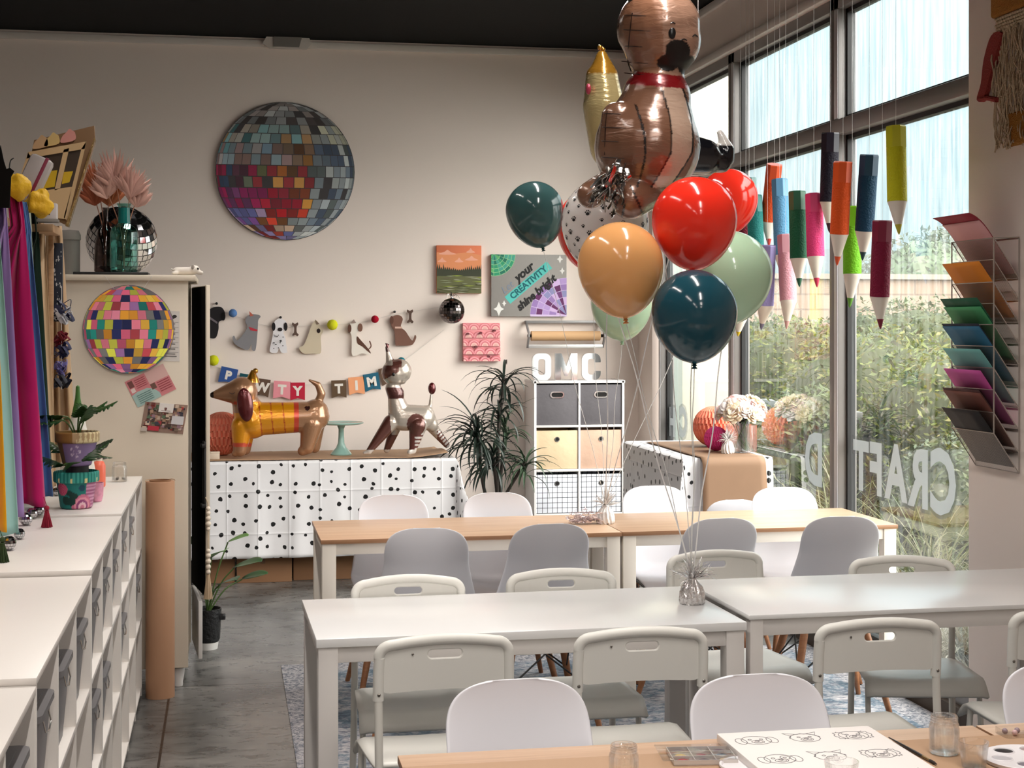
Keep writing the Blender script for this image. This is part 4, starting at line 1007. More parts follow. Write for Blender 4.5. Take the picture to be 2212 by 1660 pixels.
# ------------------------------------------------------------------ cube shelf with fabric bins
SX0, SX1, SYF, SYB, SZ, SP_ = 2.045, 2.675, 10.14, 10.45, 1.226, 0.3005
t = thing('cube_shelf', 'tall white cube shelf with fabric bins in the corner by the window', 'shelf', ((SX0 + SX1) / 2, (SYF + SYB) / 2, 0)); shelf = t
m_shelfw = mat('white_shelf_board', (226, 222, 220), 0.45)
cx_, cy_ = t.location.x, t.location.y; hw = (SX1 - SX0) / 2; hd = (SYB - SYF) / 2
for sx_ in (-1, 1): B().box((sx_ * (hw - .008), 0, SZ / 2), (.016, 2 * hd, SZ), .001).obj('side_panel', m_shelfw, t)
B().box((0, 0, SZ / 2), (.014, 2 * hd - .004, SZ - .02), .001).obj('divider', m_shelfw, t)
for i in range(5): 
    z = .012 + i * SP_
    B().box((0, 0, z), (2 * hw - .033 if i < 4 else 2 * hw + .012, 2 * hd, .016), .001).obj('shelf_board' if i < 4 else 'top_board', m_shelfw, t)
B().box((0, hd - .003, SZ / 2), (2 * hw - .03, .005, SZ - .02)).obj('back_panel', m_shelfw, t)
def gridfab():
    tt = NT('windowpane_fabric'); v = tt.coord(); s2 = tt.n('ShaderNodeSeparateXYZ'); tt.set(s2.inputs[0], v)
    l = [tt.math('LESS_THAN', tt.math('FRACT', tt.math('MULTIPLY', s2.outputs[i], 29.0)), 0.10) for i in (0, 2)]
    tt.pr(tt.mix(tt.math('MAXIMUM', l[0], l[1]), (222, 224, 232), (52, 54, 62)), 0.85, 0, 0.2); return tt.m
m_bins = [gridfab(), gridfab(), mat('beige_fabric', (206, 180, 150), 0.8, bump=(9, .3, .02)), mat('charcoal_fabric', (98, 94, 98), 0.9, bump=(9, .25, .02), var=(90, .08))]
m_bins[1] = m_bins[0]
m_binlight = mat('cream_fabric', (214, 190, 156), 0.8, bump=(9, .3, .02)); m_binpink = mat('blush_fabric', (212, 176, 154), 0.8, bump=(9, .35, .02))
m_chr = mat('chrome', (215, 213, 210), 0.15, 1.0)
bl = {3: ('charcoal fabric bin with an oval metal grip, %s', 'charcoal'), 2: ('%s fabric bin with a round eyelet in the cube shelf', ''), 1: ('checked white fabric bin above the table line, %s column of the cube shelf', ''), 0: ('checked white fabric bin on the bottom row, %s column of the cube shelf', '')}
for row in range(4):
    for c_ in (0, 1):
        x0 = -hw + .018 + c_ * (hw - .008); x1 = x0 + hw - .028
        z0 = .022 + row * SP_; z1 = z0 + (.272 if row == 3 else .262)
        lab = {3: 'charcoal fabric bin with an oval metal grip, ' + ('beside the leafy plant' if c_ == 0 else 'behind the balloon ribbons'), 2: ('cream beige' if c_ == 0 else 'blush pink') + ' fabric bin with a round eyelet in the cube shelf',
               1: 'checked white fabric bin under the ' + ('cream beige' if c_ == 0 else 'blush pink') + ' bin', 0: 'checked white fabric bin on the lowest shelf, ' + ('plant' if c_ == 0 else 'window') + ' side'}[row]
        u = thing('fabric_bin', lab, 'bin', (cx_ + (x0 + x1) / 2, cy_ - .006, z0), 0, 'fabric bins in the cube shelf')
        mm = m_bins[row] if row != 2 else (m_binlight, m_binpink)[c_]
        b = B(); w_, d_, h_ = x1 - x0, 2 * hd - .03, z1 - z0
        b.box((0, -d_ / 2 + .004, h_ / 2), (w_, .008, h_), .003); b.box((0, d_ / 2 - .004, h_ / 2), (w_, .008, h_), .003)
        for s_ in (-1, 1): b.box((s_ * (w_ / 2 - .004), 0, h_ / 2), (.008, d_ - .01, h_ - .003), .002)
        b.box((0, 0, .004), (w_ - .01, d_ - .01, .008)); b.obj('bin_body', mm, u)
        b = B()
        if row == 3: 
            b.ring(rrect(.098, .046, .022, 6), rrect(.080, .030, .0148, 6), 0, .004, face_back(0, -d_ / 2, h_ - .068)); b.obj('grip_rim', m_chr, u)
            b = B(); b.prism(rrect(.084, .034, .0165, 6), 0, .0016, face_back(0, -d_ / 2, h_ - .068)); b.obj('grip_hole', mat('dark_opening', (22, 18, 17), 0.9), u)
        else:
            b.ring(circ(.017, 20), circ(.012, 20), 0, .004, face_back(0, -d_ / 2, h_ - .060)); b.obj('eyelet', m_chr, u)
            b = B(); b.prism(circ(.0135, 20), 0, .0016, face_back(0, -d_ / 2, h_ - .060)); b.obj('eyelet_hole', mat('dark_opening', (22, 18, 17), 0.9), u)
# mirrored standing letters O M C
m_sil = mat('silver_mirror_letter', (222, 224, 226), 0.07, 0.95)
def sletter(name, poly, inner, px, lab):
    c = W(px, 815, Y=10.24); b = B(); M = face_back(0, 0.015, 0)
    if inner: b.ring(poly, inner, 0, .03, M)
    else: b.prism(poly, 0, .03, M)
    o = b.obj(name, m_sil, sharp=30); o.location = (c.x, 10.25, SZ + .0155 - .004 - .0015 + .0) ; o.location.z = .012 + 4 * SP_ + .0085; tag(o, lab, 'letter', 'mirrored standing letters')
h_ = .185; w_ = .132
def sh(L, dy): return [(p[0], p[1] + dy) for p in L]
sletter('mirror_letter', sh(rrect(w_, h_, .045, 8), h_ / 2), sh(rrect(w_ - .082, h_ - .075, .02, 8), h_ / 2), 1170, 'mirrored silver letter O standing on the cube shelf')
sletter('mirror_letter', [(-.078, 0), (-.078, h_), (-.034, h_), (0, h_ * .52), (.034, h_), (.078, h_), (.078, 0), (.038, 0), (.038, h_ * .52), (.008, h_ * .16), (-.008, h_ * .16), (-.038, h_ * .52), (-.038, 0)], None, 1223, 'mirrored silver letter M standing on the cube shelf')
oc = sh(rrect(w_, h_, .045, 8), h_ / 2); ic = sh(rrect(w_ - .082, h_ - .075, .02, 8), h_ / 2)
cp = []
cpo = [p for p in oc if not (p[0] > w_ / 2 - .003 and .05 < p[1] < h_ - .05)]
# C outline: walk the outer ring from the upper gap round to the lower gap, then back along the inner ring
N_ = len(oc); outer = oc[0:N_]; 
o_ord = oc[0:8] + oc[8:16] + oc[16:24] + oc[24:32]
i_ord = ic[0:8] + ic[8:16] + ic[16:24] + ic[24:32]
cp = [(w_ / 2, h_ * .66)] + o_ord + [(w_ / 2, h_ * .34), (w_ / 2 - .041, h_ * .34)] + i_ord[::-1] + [(w_ / 2 - .041, h_ * .66)]
sletter('mirror_letter', cp, None, 1277, 'mirrored silver letter C standing on the cube shelf')

# ------------------------------------------------------------------ leafy plant (dracaena)
m_leaf = mat('dark_leaf', (30, 42, 34), 0.42, var=(8, .25)); m_leaf2 = mat('grey_green_leaf', (62, 82, 60), 0.4, var=(8, .25)); m_cane = mat('plant_cane', (48, 40, 34), 0.8)
def blade(b, base, az, el0, L, w, droop, n=7, twist=0.0):
    pts = []; p = V(base); el = el0
    for i in range(n + 1):
        pts.append(p.copy()); p = p + V((math.cos(az) * math.cos(el), math.sin(az) * math.cos(el), math.sin(el))) * (L / n); el -= droop / n
    sd = V((-math.sin(az), math.cos(az), 0)); vs = []; fs = []
    for i, q_ in enumerate(pts):
        ww = w * (0.35 + 0.65 * math.sin(PI * min(1, (i / n) * 0.9 + 0.12))) if i < n else .0006
        vs += [q_ - sd * ww, q_ + V((0, 0, -ww * .5)), q_ + sd * ww]
    for i in range(n):
        a_ = 3 * i; fs += [[a_, a_ + 1, a_ + 4, a_ + 3], [a_ + 1, a_ + 2, a_ + 5, a_ + 4]]
    b.add(vs, fs)
base = V((1.735, 9.82, 0)); q = random.Random(21)
t = thing('potted_dracaena', 'tall dark leafy indoor plant between the party table and the cube shelf', 'plant', base)
b = B(); b.lathe([(.11, 0), (.13, .05), (.15, .26), (.155, .28), (.14, .28), (.135, .25), (.001, .25)], 28); b.obj('pot', mat('charcoal_pot', (52, 50, 50), 0.6), t)
heads = [((1088, 820), 9.80, .30, 34, 0), ((1078, 880), 9.74, .26, 26, 0), ((1030, 935), 9.70, .34, 60, 0), ((1065, 985), 9.72, .30, 50, 0), ((1135, 998), 9.66, .24, 30, 1), ((1092, 925), 9.86, .26, 26, 1)]
for i, ((px, py), Y_, L_, n_, lt) in enumerate(heads):
    h_ = W(px, py, Y=Y_) - base
    cz = bez([(q.gauss(0, .02), q.gauss(0, .02), .24), (h_.x * .35 + q.gauss(0, .02), h_.y * .4, h_.z * .6), (h_.x, h_.y, h_.z)], 6)
    B().tube(cz, .011, 8).obj('cane', m_cane, t)
    b = B()
    for k_ in range(n_): blade(b, h_ + V((0, 0, q.uniform(-.10, .03))), q.random() * 2 * PI, q.uniform(-.1, 1.25), L_ * q.uniform(.7, 1.15), q.uniform(.007, .0115), q.uniform(1.0, 2.4))
    o = b.obj('foliage', m_leaf2 if lt else m_leaf, t); o['kind'] = 'stuff'

# ------------------------------------------------------------------ spotted counter by the window
CX0, CX1, CY0, CY1, CZ = 2.385, 2.875, 7.80, 9.02, 0.895
t = thing('display_counter', 'narrow tall table under the spotted cloth beside the window', 'table', ((CX0 + CX1) / 2, (CY0 + CY1) / 2, 0))
B().box((0, 0, CZ - .02), (CX1 - CX0 - .012, CY1 - CY0 - .012, .03), .004).obj('tabletop', m_tablegrey, t)
for sx_ in (-1, 1):
    for sy_ in (-1, 1): B().box((sx_ * .19, sy_ * .55, (CZ - .035) / 2), (.03, .03, CZ - .035)).obj('leg', m_wire, t)
b = drape(CX0, CX1, CY0, CY1, CZ, 0.78, 0.72, 0.0, 9.4, flare=0.05)
tag(b.obj('tablecloth', m_polka, at=((CX0 + CX1) / 2, (CY0 + CY1) / 2, CZ), solid=0.0015), 'white tablecloth with black spots covering the tall counter by the window', 'tablecloth', 'spotted tablecloths')
ra, rb = W(1512, 980, Y=7.78).x, W(1648, 980, Y=7.78).x
def krun(u, v):
    x = lerp(ra, rb, u); s_ = v * 1.62
    if s_ < 1.08: return V((x + .004 * math.sin(v * 9), 8.86 - s_, CZ + .0075))
    e = s_ - 1.08; a = min(PI / 2, e / .075)
    if a < PI / 2: return V((x, 7.78 - .048 * math.sin(a), CZ + .0075 - .048 * (1 - math.cos(a))))
    d = e - .118; return V((x + .05 * (u - .5) * d, 7.732 - .02 * math.sin(d * 4) - .03 * d, CZ - .04 - d))
b = B(); b.grid(krun, 10, 80); tag(b.obj('kraft_paper_runner', mat('kraft_runner_paper', (134, 103, 78), .7, var=(14, .04)), at=((ra + rb) / 2, 8.2, CZ), solid=.001), 'brown kraft paper runner curving down over the front of the tall counter', 'paper sheet', 'kraft paper coverings')
zc = CZ + .009
c = W(1539, 912, Y=8.30); honeycomb(V((W(1540, 912, Y=8.42).x, 8.42, zc + .116)), .116, tissue('coral_tissue', (240, 138, 112)), 'honeycomb_ball', 'coral honeycomb paper ball on the tall counter')
c = W(1547, 936, Y=8.2); honeycomb(V((W(1547, 936, Y=8.14).x, 8.14, zc + .068)), .068, tissue('magenta_tissue', (226, 72, 140)), 'honeycomb_ball', 'small magenta honeycomb paper ball in front of the coral one')
# vase of roses
def real_glass(name, col=(255, 255, 255)):
    t = NT(name); g = t.n('ShaderNodeBsdfGlass', Color=lin(col), Roughness=0.0, IOR=1.45); tr = t.n('ShaderNodeBsdfTransparent', Color=lin(col)); m_ = t.n('ShaderNodeMixShader', **{'0': .45}); t.set(m_.inputs[1], tr.outputs[0]); t.set(m_.inputs[2], g.outputs[0]); t.t.links.new(m_.outputs[0], t.out.inputs[0]); return t.m
m_clear = real_glass('clear_glass')
m_water = thin_glass('water', (253, 253, 252), 0.4)
def rose(c, r, m, nm, par, q, up=V((0, 0, 1))):
    b = B(); up = up.normalized(); U, W_ = basis(up)
    for ring_, n_, tilt in ((0, 3, 1.40), (1, 5, 1.15), (2, 6, .85), (3, 7, .50)):
        for k_ in range(n_):
            az = 2 * PI * (k_ + .5 * (ring_ % 2)) / n_ + q.random() * .4; rr2 = r * (.25 + .22 * ring_)
            d = U * math.cos(az) + W_ * math.sin(az); out = (d * math.cos(tilt) + up * math.sin(tilt)); sd = up.cross(d); jz = q.uniform(-.03, .03) * r
            def pet(u, v):
                x = (u - .5) * 2; wv = math.sin(PI * (.12 + .8 * v)) ** .6
                return c + d * rr2 * .35 + out * (v * r * .85) + sd * (x * r * .46 * wv) + d * (-.20 * r * (1 - x * x) * (1 - v) + .20 * r * v * v) + up * jz
            b.grid(pet, 4, 4)
    return b.obj(nm, m, par, solid=.0008)
vx = 2.785
t = thing('rose_vase', 'clear glass cylinder vase of pale pink roses on the tall counter', 'vase', (vx, 8.04, zc)); q = random.Random(4)
b = B(); b.lathe([(.001, .002), (.084, .002), (.086, .006), (.086, .150), (.083, .150), (.083, .010), (.001, .010)], 40); b.obj('glass_cylinder', m_clear, t)
b = B(); b.lathe([(.001, .0105), (.0825, .0105), (.0825, .085), (.001, .085)], 36); b.obj('water', m_water, t)
st = B()
for k_ in range(9):
    a = q.random() * 6.28; st.tube([(.05 * math.cos(a), .05 * math.sin(a), .012), (.03 * math.cos(a + 2), .03 * math.sin(a + 2), .12), (.07 * math.cos(a + 2.4), .07 * math.sin(a + 2.4), .19)], .0022, 6)
o = st.obj('stems', mat('rose_stem', (86, 112, 66), 0.5), t); o['kind'] = 'stuff'
lf = B()
for k_ in range(12): blade(lf, V((q.gauss(0, .03), q.gauss(0, .03), q.uniform(.165, .19))), q.random() * 6.28, q.uniform(-.1, .5), .07, .014, .9, 5)
o = lf.obj('foliage', mat('rose_leaf', (54, 72, 50), 0.5), t); o['kind'] = 'stuff'
rc = [mat('rose_white', (238, 226, 222), 0.7, Subsurface__Weight=.1), mat('rose_blush', (240, 206, 204), 0.7, Subsurface__Weight=.1), mat('rose_cream', (236, 214, 186), 0.7, Subsurface__Weight=.1)]
for k_ in range(24):
    a = k_ * 2.4; f_ = math.sqrt((k_ + .3) / 24); th = f_ * 1.5; jr = q.uniform(.85, 1.12)
    n_ = V((math.sin(th) * math.cos(a), math.sin(th) * math.sin(a), math.cos(th))); rose(V((0, 0, .205)) + V((n_.x * .104, n_.y * .104, n_.z * .068)) * jr, .048 * q.uniform(.85, 1.15), rc[k_ % 3], 'rose', t, q, n_ + V((0, 0, .15)))
# ------------------------------------------------------------------ outside the glass
m_ground = mat('planting_bed', (84, 80, 66), 0.95, var=(4, .25)); m_conc = mat('garden_wall_block', (136, 128, 118), 0.9, var=(3, .08))
B().span((XR + .14, -4, -.12), (16, 30, -.03)).obj('ground_outside', m_ground); tag(bpy.data.objects['ground_outside'], kind='structure')
def block_wall():
    t = NT('block_wall'); br = t.n('ShaderNodeTexBrick', Color1=lin((140, 122, 108)), Color2=lin((150, 132, 118)), Mortar=lin((118, 104, 94)), Scale=1.0)
    for k, v in (('Mortar Size', .012), ('Brick Width', .4), ('Row Height', .2)): br.inputs[k].default_value = v
    v = t.coord(); sp = t.n('ShaderNodeSeparateXYZ'); t.set(sp.inputs[0], v); cb = t.n('ShaderNodeCombineXYZ'); t.set(cb.inputs[0], sp.outputs[0]); t.set(cb.inputs[1], sp.outputs[2]); t.set(br.inputs[0], cb.outputs[0])
    t.pr(br.outputs[0], .9, 0, .2); return t.m
o = B().span((2.5, 19.0, -.05), (18, 19.25, 2.2)).obj('boundary_wall', block_wall()); tag(o, 'pale block boundary wall beyond the hedge', 'wall')
b = B(); b.span((2.5, 18.95, 2.2), (18, 19.3, 2.27)); c_ = b.obj('coping', m_conc); c_.parent = o
t = thing('facade_column', 'cream exterior column seen through the window nearest the corner', 'column', (4.04, 12.7, -.03))
B().box((0, 0, 2.2), (.5, .5, 4.4), .01).obj('shaft', mat('cream_render', (190, 186, 170), .8, var=(3, .03)), t); B().box((0, 0, .12), (.6, .6, .24), .01).obj('base', mat('grey_render', (150, 148, 146), .8), t)
t = thing('garden_rail', 'low dark timber fence with a grey rail behind the roses', 'fence', (4.30, 10.9, -.03))
B().box((0, 0, 1.0), (.06, 1.9, .06), .005).obj('rail', mat('grey_rail', (128, 128, 124), .6), t)
B().box((.08, 0, .48), (.03, 1.85, .9), .003).obj('dark_boards', mat('dark_timber', (46, 42, 38), .8, var=(6, .2)), t)
for k_ in range(5): B().box((0, -.9 + .45 * k_, .49), (.06, .06, 1.0), .004).obj('post', mat('grey_rail', (128, 128, 124), .6), t)
def dim(c, k=.6): return tuple(x * k for x in c)
def leaf_mat(name, c0, c1):
    t = NT(name); oi = t.n('ShaderNodeVertexColor', _layer_name='pattern')
    p = t.pr(oi.outputs[0], .5, 0, .4); d = t.n('ShaderNodeBsdfTranslucent'); t.set(d.inputs[0], oi.outputs[0]); m_ = t.n('ShaderNodeMixShader', **{'0': .35}); t.set(m_.inputs[1], p.outputs[0]); t.set(m_.inputs[2], d.outputs[0]); t.t.links.new(m_.outputs[0], t.out.inputs[0]); return t.m
m_hl = leaf_mat('hedge_leaf', 0, 0)
def shrub(name, label, c, rad, n, cols, ls, seed, core=(60, 66, 36), cat='shrub'):
    q = random.Random(seed); t = thing(name, label, cat, c)
    b = B(); b.ball((0, 0, rad[2]), 1, 20, 12, (rad[0] * .86, rad[1] * .86, rad[2] * .9))
    for i, p in enumerate(b.v): b.v[i] = V((p.x, p.y, p.z)) + V((noise.noise(p * 3), noise.noise(p * 3 + V((5, 0, 0))), noise.noise(p * 3 + V((0, 7, 0))))) * .12
    b.obj('branches', mat('shrub_core_%d%d%d' % core, core, .95), t)
    b = B()
    for k_ in range(int(n * 1.9)):
        a, z = q.random() * 2 * PI, q.uniform(-.75, 1); s_ = math.sqrt(1 - z * z) if abs(z) < 1 else 0
        d = V((s_ * math.cos(a), s_ * math.sin(a), z)); rr2 = q.uniform(.82, 1.06) + .12 * noise.noise(d * 3 + V((seed, 0, 0)))
        p = V((d.x * rad[0] * rr2, d.y * rad[1] * rr2, rad[2] + d.z * rad[2] * rr2))
        e1 = V((q.gauss(0, 1), q.gauss(0, 1), q.gauss(0, .7))).normalized(); e2 = e1.cross(d + V((q.gauss(0, .5), q.gauss(0, .5), q.gauss(0, .5)))).normalized()
        l_ = ls * q.uniform(.4, .85); b.cur = lin(dim(q.choice(cols)))
        b.add([p - e1 * l_, p - e2 * l_ * .34, p + e1 * l_, p + e2 * l_ * .34], [[0, 1, 2, 3]])
    b.cur = None; o = b.obj('foliage', m_hl, t, sharp=180); o['kind'] = 'stuff'
G1 = [(160, 176, 58), (130, 150, 48), (188, 194, 76), (94, 118, 42), (190, 178, 84), (112, 104, 54)]; G2 = [(126, 146, 84), (104, 124, 68), (150, 164, 104), (88, 104, 60), (168, 170, 116)]
def gp(px, D): 
    p = W(px, 700, D=D); return (p.x, p.y, -.03)
shrub('hedge_shrub', 'yellow-green hedge shrub outside, behind the lavender and pink hanging pencils', gp(1730, 14.3), (.85, .8, .83), 4200, G1, .05, 1)
shrub('hedge_shrub', 'yellow-green hedge shrub outside, below the lime green hanging pencil', gp(1905, 11.5), (.85, .8, .80), 4200, G1, .048, 2)
shrub('hedge_shrub', 'grey-green hedge shrub outside, behind the maroon hanging pencil tip', gp(1985, 15.0), (1.25, .9, .93), 4600, G2, .055, 3)
shrub('hedge_shrub', 'yellow-green hedge shrub outside, behind the orange tip of the tiered paper rack', gp(2062, 10.4), (.65, .7, .73), 3500, G1, .045, 4)
shrub('hedge_shrub', 'grey-green hedge shrub outside, deep between the two tall window posts', gp(1655, 16.2), (1.0, .8, .85), 3600, G2, .055, 6)
shrub('hedge_shrub', 'loose green shrub outside with long leaves, just beyond the rose vase', gp(1752, 10.6), (.36, .4, .60), 1500, [(126, 150, 70), (150, 168, 90), (96, 120, 56)], .06, 5)
shrub('hedge_shrub', 'dark green shrub outside, low behind the paper rack', gp(2075, 8.6), (.45, .45, .50), 2200, G2, .04, 7)
for i, (px, D, r, h, lab) in enumerate(((2010, 24, 1.3, 1.52, 'distant tree above the block wall, beside the paper rack'), (1890, 27, .9, 1.35, 'distant tree above the block wall, behind the teal blue pencil'), (2110, 25, 1.2, 1.6, 'distant tree above the block wall, by the pillar edge'))):
    g_ = gp(px, D); shrub('distant_tree', lab, (g_[0], g_[1], 0), (r, r * 1.0, h), 2600, [(142, 158, 128), (122, 138, 110), (160, 172, 146)], .1, 20 + i, (96, 108, 84), 'tree')
# ornamental grass clumps close to the glass
def grass(c, n, h, seed, lab, cols):
    q = random.Random(seed); t = thing('grass_clump', lab, 'grass', c, 0, 'ornamental grass clumps'); b = B()
    for k_ in range(n):
        a = q.random() * 2 * PI; r_ = abs(q.gauss(0, .12)); b.cur = lin(dim(q.choice(cols)))
        blade(b, V((r_ * math.cos(a), r_ * math.sin(a), 0)), q.random() * 2 * PI, q.uniform(.75, 1.5), h * q.uniform(.7, 1.3), q.uniform(.0022, .005), q.uniform(.8, 2.4), 8)
    b.v = [V((max(p.x, 3.03 - c[0] + .01 * q.random()), p.y, p.z)) for p in b.v]; b.cur = None; o = b.obj('blades', m_hl, t, sharp=180); o['kind'] = 'stuff'
GG = [(172, 178, 104), (148, 160, 90), (196, 190, 130), (210, 206, 160), (120, 140, 76)]; GS = [(206, 202, 186), (184, 184, 168), (170, 166, 136), (150, 154, 130)]
for i, (px, D, n, h, lab, cc) in enumerate(((1862, 8.6, 420, .95, 'ornamental grass clump outside, right behind the window post', GG), (1925, 8.4, 420, .9, 'ornamental grass clump outside, behind the letters A and F', GG), (2010, 8.0, 420, .9, 'ornamental grass clump outside, behind the letters C and R', GG),
        (2075, 7.0, 300, .55, 'silvery grass clump outside, low at the pillar edge', GS), (1985, 7.2, 320, .5, 'silvery grass clump outside, beyond the oak table end', GS), (1750, 9.8, 300, .7, 'ornamental grass clump outside, behind the rose vase', GG), (1900, 7.5, 260, .5, 'silvery grass clump outside, below the reversed lettering', GS))):
    grass(gp(px, D), n, h, 40 + i, lab, cc)
# reversed shop lettering on the glass
def smoke_film(name, c, a):
    t = NT(name); tr = t.n('ShaderNodeBsdfTransparent'); d = t.n('ShaderNodeBsdfDiffuse', Color=lin(c)); m_ = t.n('ShaderNodeMixShader', **{'0': a}); t.set(m_.inputs[1], tr.outputs[0]); t.set(m_.inputs[2], d.outputs[0]); t.t.links.new(m_.outputs[0], t.out.inputs[0]); return t.m
m_voutl = smoke_film('vinyl_outline', (120, 124, 128), .2)
def vinyl(win, ch, px, py, hpx, Y=None, xs=1.0, tilt=0.0):
    p = W(px, py, X=XG - .004); k_ = (p - V((0, 0, HC))).length / F
    b = B(); M = Matrix(((0, 0, -1, 0), (-1, 0, 0, 0), (0, 1, 0, 0), (0, 0, 0, 1))) @ Matrix.Rotation(tilt, 4, 'Z')
    size = hpx * k_ / 0.72
    text_prism(b, ch, size, .0008, M, mirror=True, offset=.012, xs=xs)
    o = b.obj('vinyl_letter', m_vinyl, sharp=30); o.parent = wins[win]; o.location = p - V(wins[win].location)
    b = B(); text_prism(b, ch, size, .0004, M, mirror=True, offset=.030, xs=xs, z0=-.0012); e = b.obj('letter_outline', m_voutl, sharp=30); e.parent = o
vinyl(2, 'C', 2037, 1050, 132, xs=.92); vinyl(2, 'R', 1986, 1041, 118, xs=.92); vinyl(2, 'A', 1935, 1028, 112, xs=.92); vinyl(2, 'F', 1893, 1020, 106, xs=.92); vinyl(2, 'T', 1860, 1012, 100, xs=.9)
vinyl(1, 'D', 1758, 998, 108, xs=.9)
vinyl(0, 'H', 1451, 915, 58, xs=.9); vinyl(0, 'C', 1476, 916, 62, xs=.9)
# ------------------------------------------------------------------ balloon weights
m_silfoil = mat('crinkled_silver_foil', (226, 222, 220), 0.22, 0.8, bump=(38, .9, .012))
m_whitefoil = mat('white_foil', (236, 232, 230), 0.35, 0.25, bump=(38, .8, .01))
m_irid = mat('iridescent_shred', (240, 222, 224), 0.15, 0.5)
def weight(name, label, c, sc, seed, shred=False, msl=None):
    q = random.Random(seed); t = thing(name, label, 'balloon weight', c)
    b = B(); n = 36
    prof = [(.034, 0), (.037, .006), (.036, .03), (.030, .05), (.016, .066), (.010, .074)]
    def fn(u, v):
        i = min(len(prof) - 2, int(v * (len(prof) - 1))); f_ = v * (len(prof) - 1) - i
        r = lerp(prof[i][0], prof[i + 1][0], f_) * (1 + .07 * math.sin(u * 2 * PI * 13 + 4 * math.sin(v * 3))) * sc; z = lerp(prof[i][1], prof[i + 1][1], f_) * sc
        return V((r * math.cos(2 * PI * u), r * math.sin(2 * PI * u), z))
    b.grid(fn, 78, 14, closed_u=True); b.lathe([(.0005, .001), (.033 * sc, .001)], 20); b.obj('wrapped_base', msl or m_silfoil, t)
    b = B()
    for k_ in range(44):
        az = q.random() * 2 * PI; blade(b, V((0, 0, .07 * sc)), az, q.uniform(.2, 1.5), q.uniform(.05, .085) * sc, .0042 * sc, q.uniform(-.6, 1.6), 5)
    o = b.obj('foil_fringe', msl or m_silfoil, t, solid=.0004); o['kind'] = 'stuff'
    b = B(); b.tube([(.011 * sc * math.cos(a), .011 * sc * math.sin(a), .073 * sc) for a in [k_ * PI / 8 for k_ in range(16)]], .003 * sc, 6, closed=True); b.obj('tie', msl or m_silfoil, t)
    if shred:
        b = B()
        for k_ in range(120):
            a = q.gauss(0, .035); p = V((-.095 + q.gauss(0, .032), q.gauss(0, .02), .004 + abs(q.gauss(0, .02)) * max(.2, 1 - abs(a) * 4)))
            pts = [p + V((q.gauss(0, .010), q.gauss(0, .010), abs(q.gauss(0, .007)))) for _ in range(5)]; b.tube(bez(pts, 3), .0016, 4, flat=.3)
        o = b.obj('curled_shred', m_irid, t); o['kind'] = 'stuff'
    return t
WA = W(1308, 1131, Z=.7405); WB = W(1495, 1304, Z=.7405); WC = V((W(1572, 965, Y=7.98).x, 7.98, zc))
weight('balloon_weight', 'white foil balloon weight with a pile of curled iridescent shred on the oak table joint', WA, 1.05, 1, True, m_whitefoil)
weight('balloon_weight', 'crinkled silver balloon weight on the thick-topped white table', WB, 1.05, 2, False, m_silfoil)
weight('balloon_weight', 'white foil balloon weight beside the rose vase', WC, .95, 3, False, m_whitefoil)

# ------------------------------------------------------------------ latex balloons on ribbons
m_ribbon = mat('white_ribbon', (222, 220, 218), 0.4)
def ribbon(par, p0, p1, sag=.0, r=.0024, wob=.008, seed=0, name='ribbon', cut=1.0):
    q = random.Random(seed); n = 9; pts = []
    for i in range(n + 1):
        f_ = i / n * cut; p = V(p0).lerp(V(p1), f_); s_ = math.sin(PI * f_); pts.append(p + V((wob * s_ * math.sin(3 * f_ * PI + seed), wob * s_ * math.cos(2 * f_ * PI + seed), -sag * s_)))
    b = B(); b.tube(bez(pts, 3), r, 5, flat=.5); return b.obj(name, m_ribbon, par, world=True)
m_latex = {}
def latex(nm, c, rough=.1):
    if nm not in m_latex: m_latex[nm] = mat(nm, c, .13, 0, .42, Subsurface__Weight=.06)
    return m_latex[nm]
def balloon(px, py, D, rpx, m, label, wt, h=1.14, tilt=(0, 0), seed=0, print_fn=None):
    """px, py = centre of the round part; the knot hangs below"""
    c = W(px, py, D=D); R = rpx * D / F
    prof = []
    N = 28
    for i in range(N + 1):
        a = PI * i / N; z = -math.cos(a)
        if z < 0: r = math.sin(a) ** 1.0 * (1 - .10 * (-z) ** 2.2); zz = z * (h * 1.16 - .02)
        else: r = math.sin(a); zz = z * 1.0
        prof.append((max(.0005, r * R), zz * R))
    prof[0] = (.05 * R, prof[0][1] - .015 * R)
    T = TRS((0, 0, 0), (tilt[0], tilt[1], 0)); zb = prof[0][1]
    t = thing('balloon', label, 'balloon', c, 0, 'latex balloons'); b = B(); b.lathe(prof, 48, T); body = b.obj('balloon_body', m, t)
    b = B(); b.lathe([(.012 * R, zb + .01 * R), (.045 * R, zb - .005 * R), (.065 * R, zb - .04 * R), (.03 * R, zb - .06 * R), (.075 * R, zb - .10 * R), (.06 * R, zb - .115 * R), (.001, zb - .10 * R)], 14, T); b.obj('knot', m, t)
    k_ = c + T @ V((0, 0, zb - .07 * R))
    if wt is not None:
        ribbon(t, k_, V(wt) + V((0, 0, .08)), seed=seed)
    if print_fn: print_fn(t, T, prof, R)
    return t
L_TEAL = latex('teal_latex', (30, 68, 80)); L_DGRN = latex('dark_green_latex', (50, 78, 78)); L_RED = latex('coral_red_latex', (232, 50, 34)); L_GOLD = latex('mustard_latex', (218, 158, 100)); L_SAGE = latex('sage_latex', (176, 206, 174)); L_WHITE = latex('white_latex', (228, 220, 216))
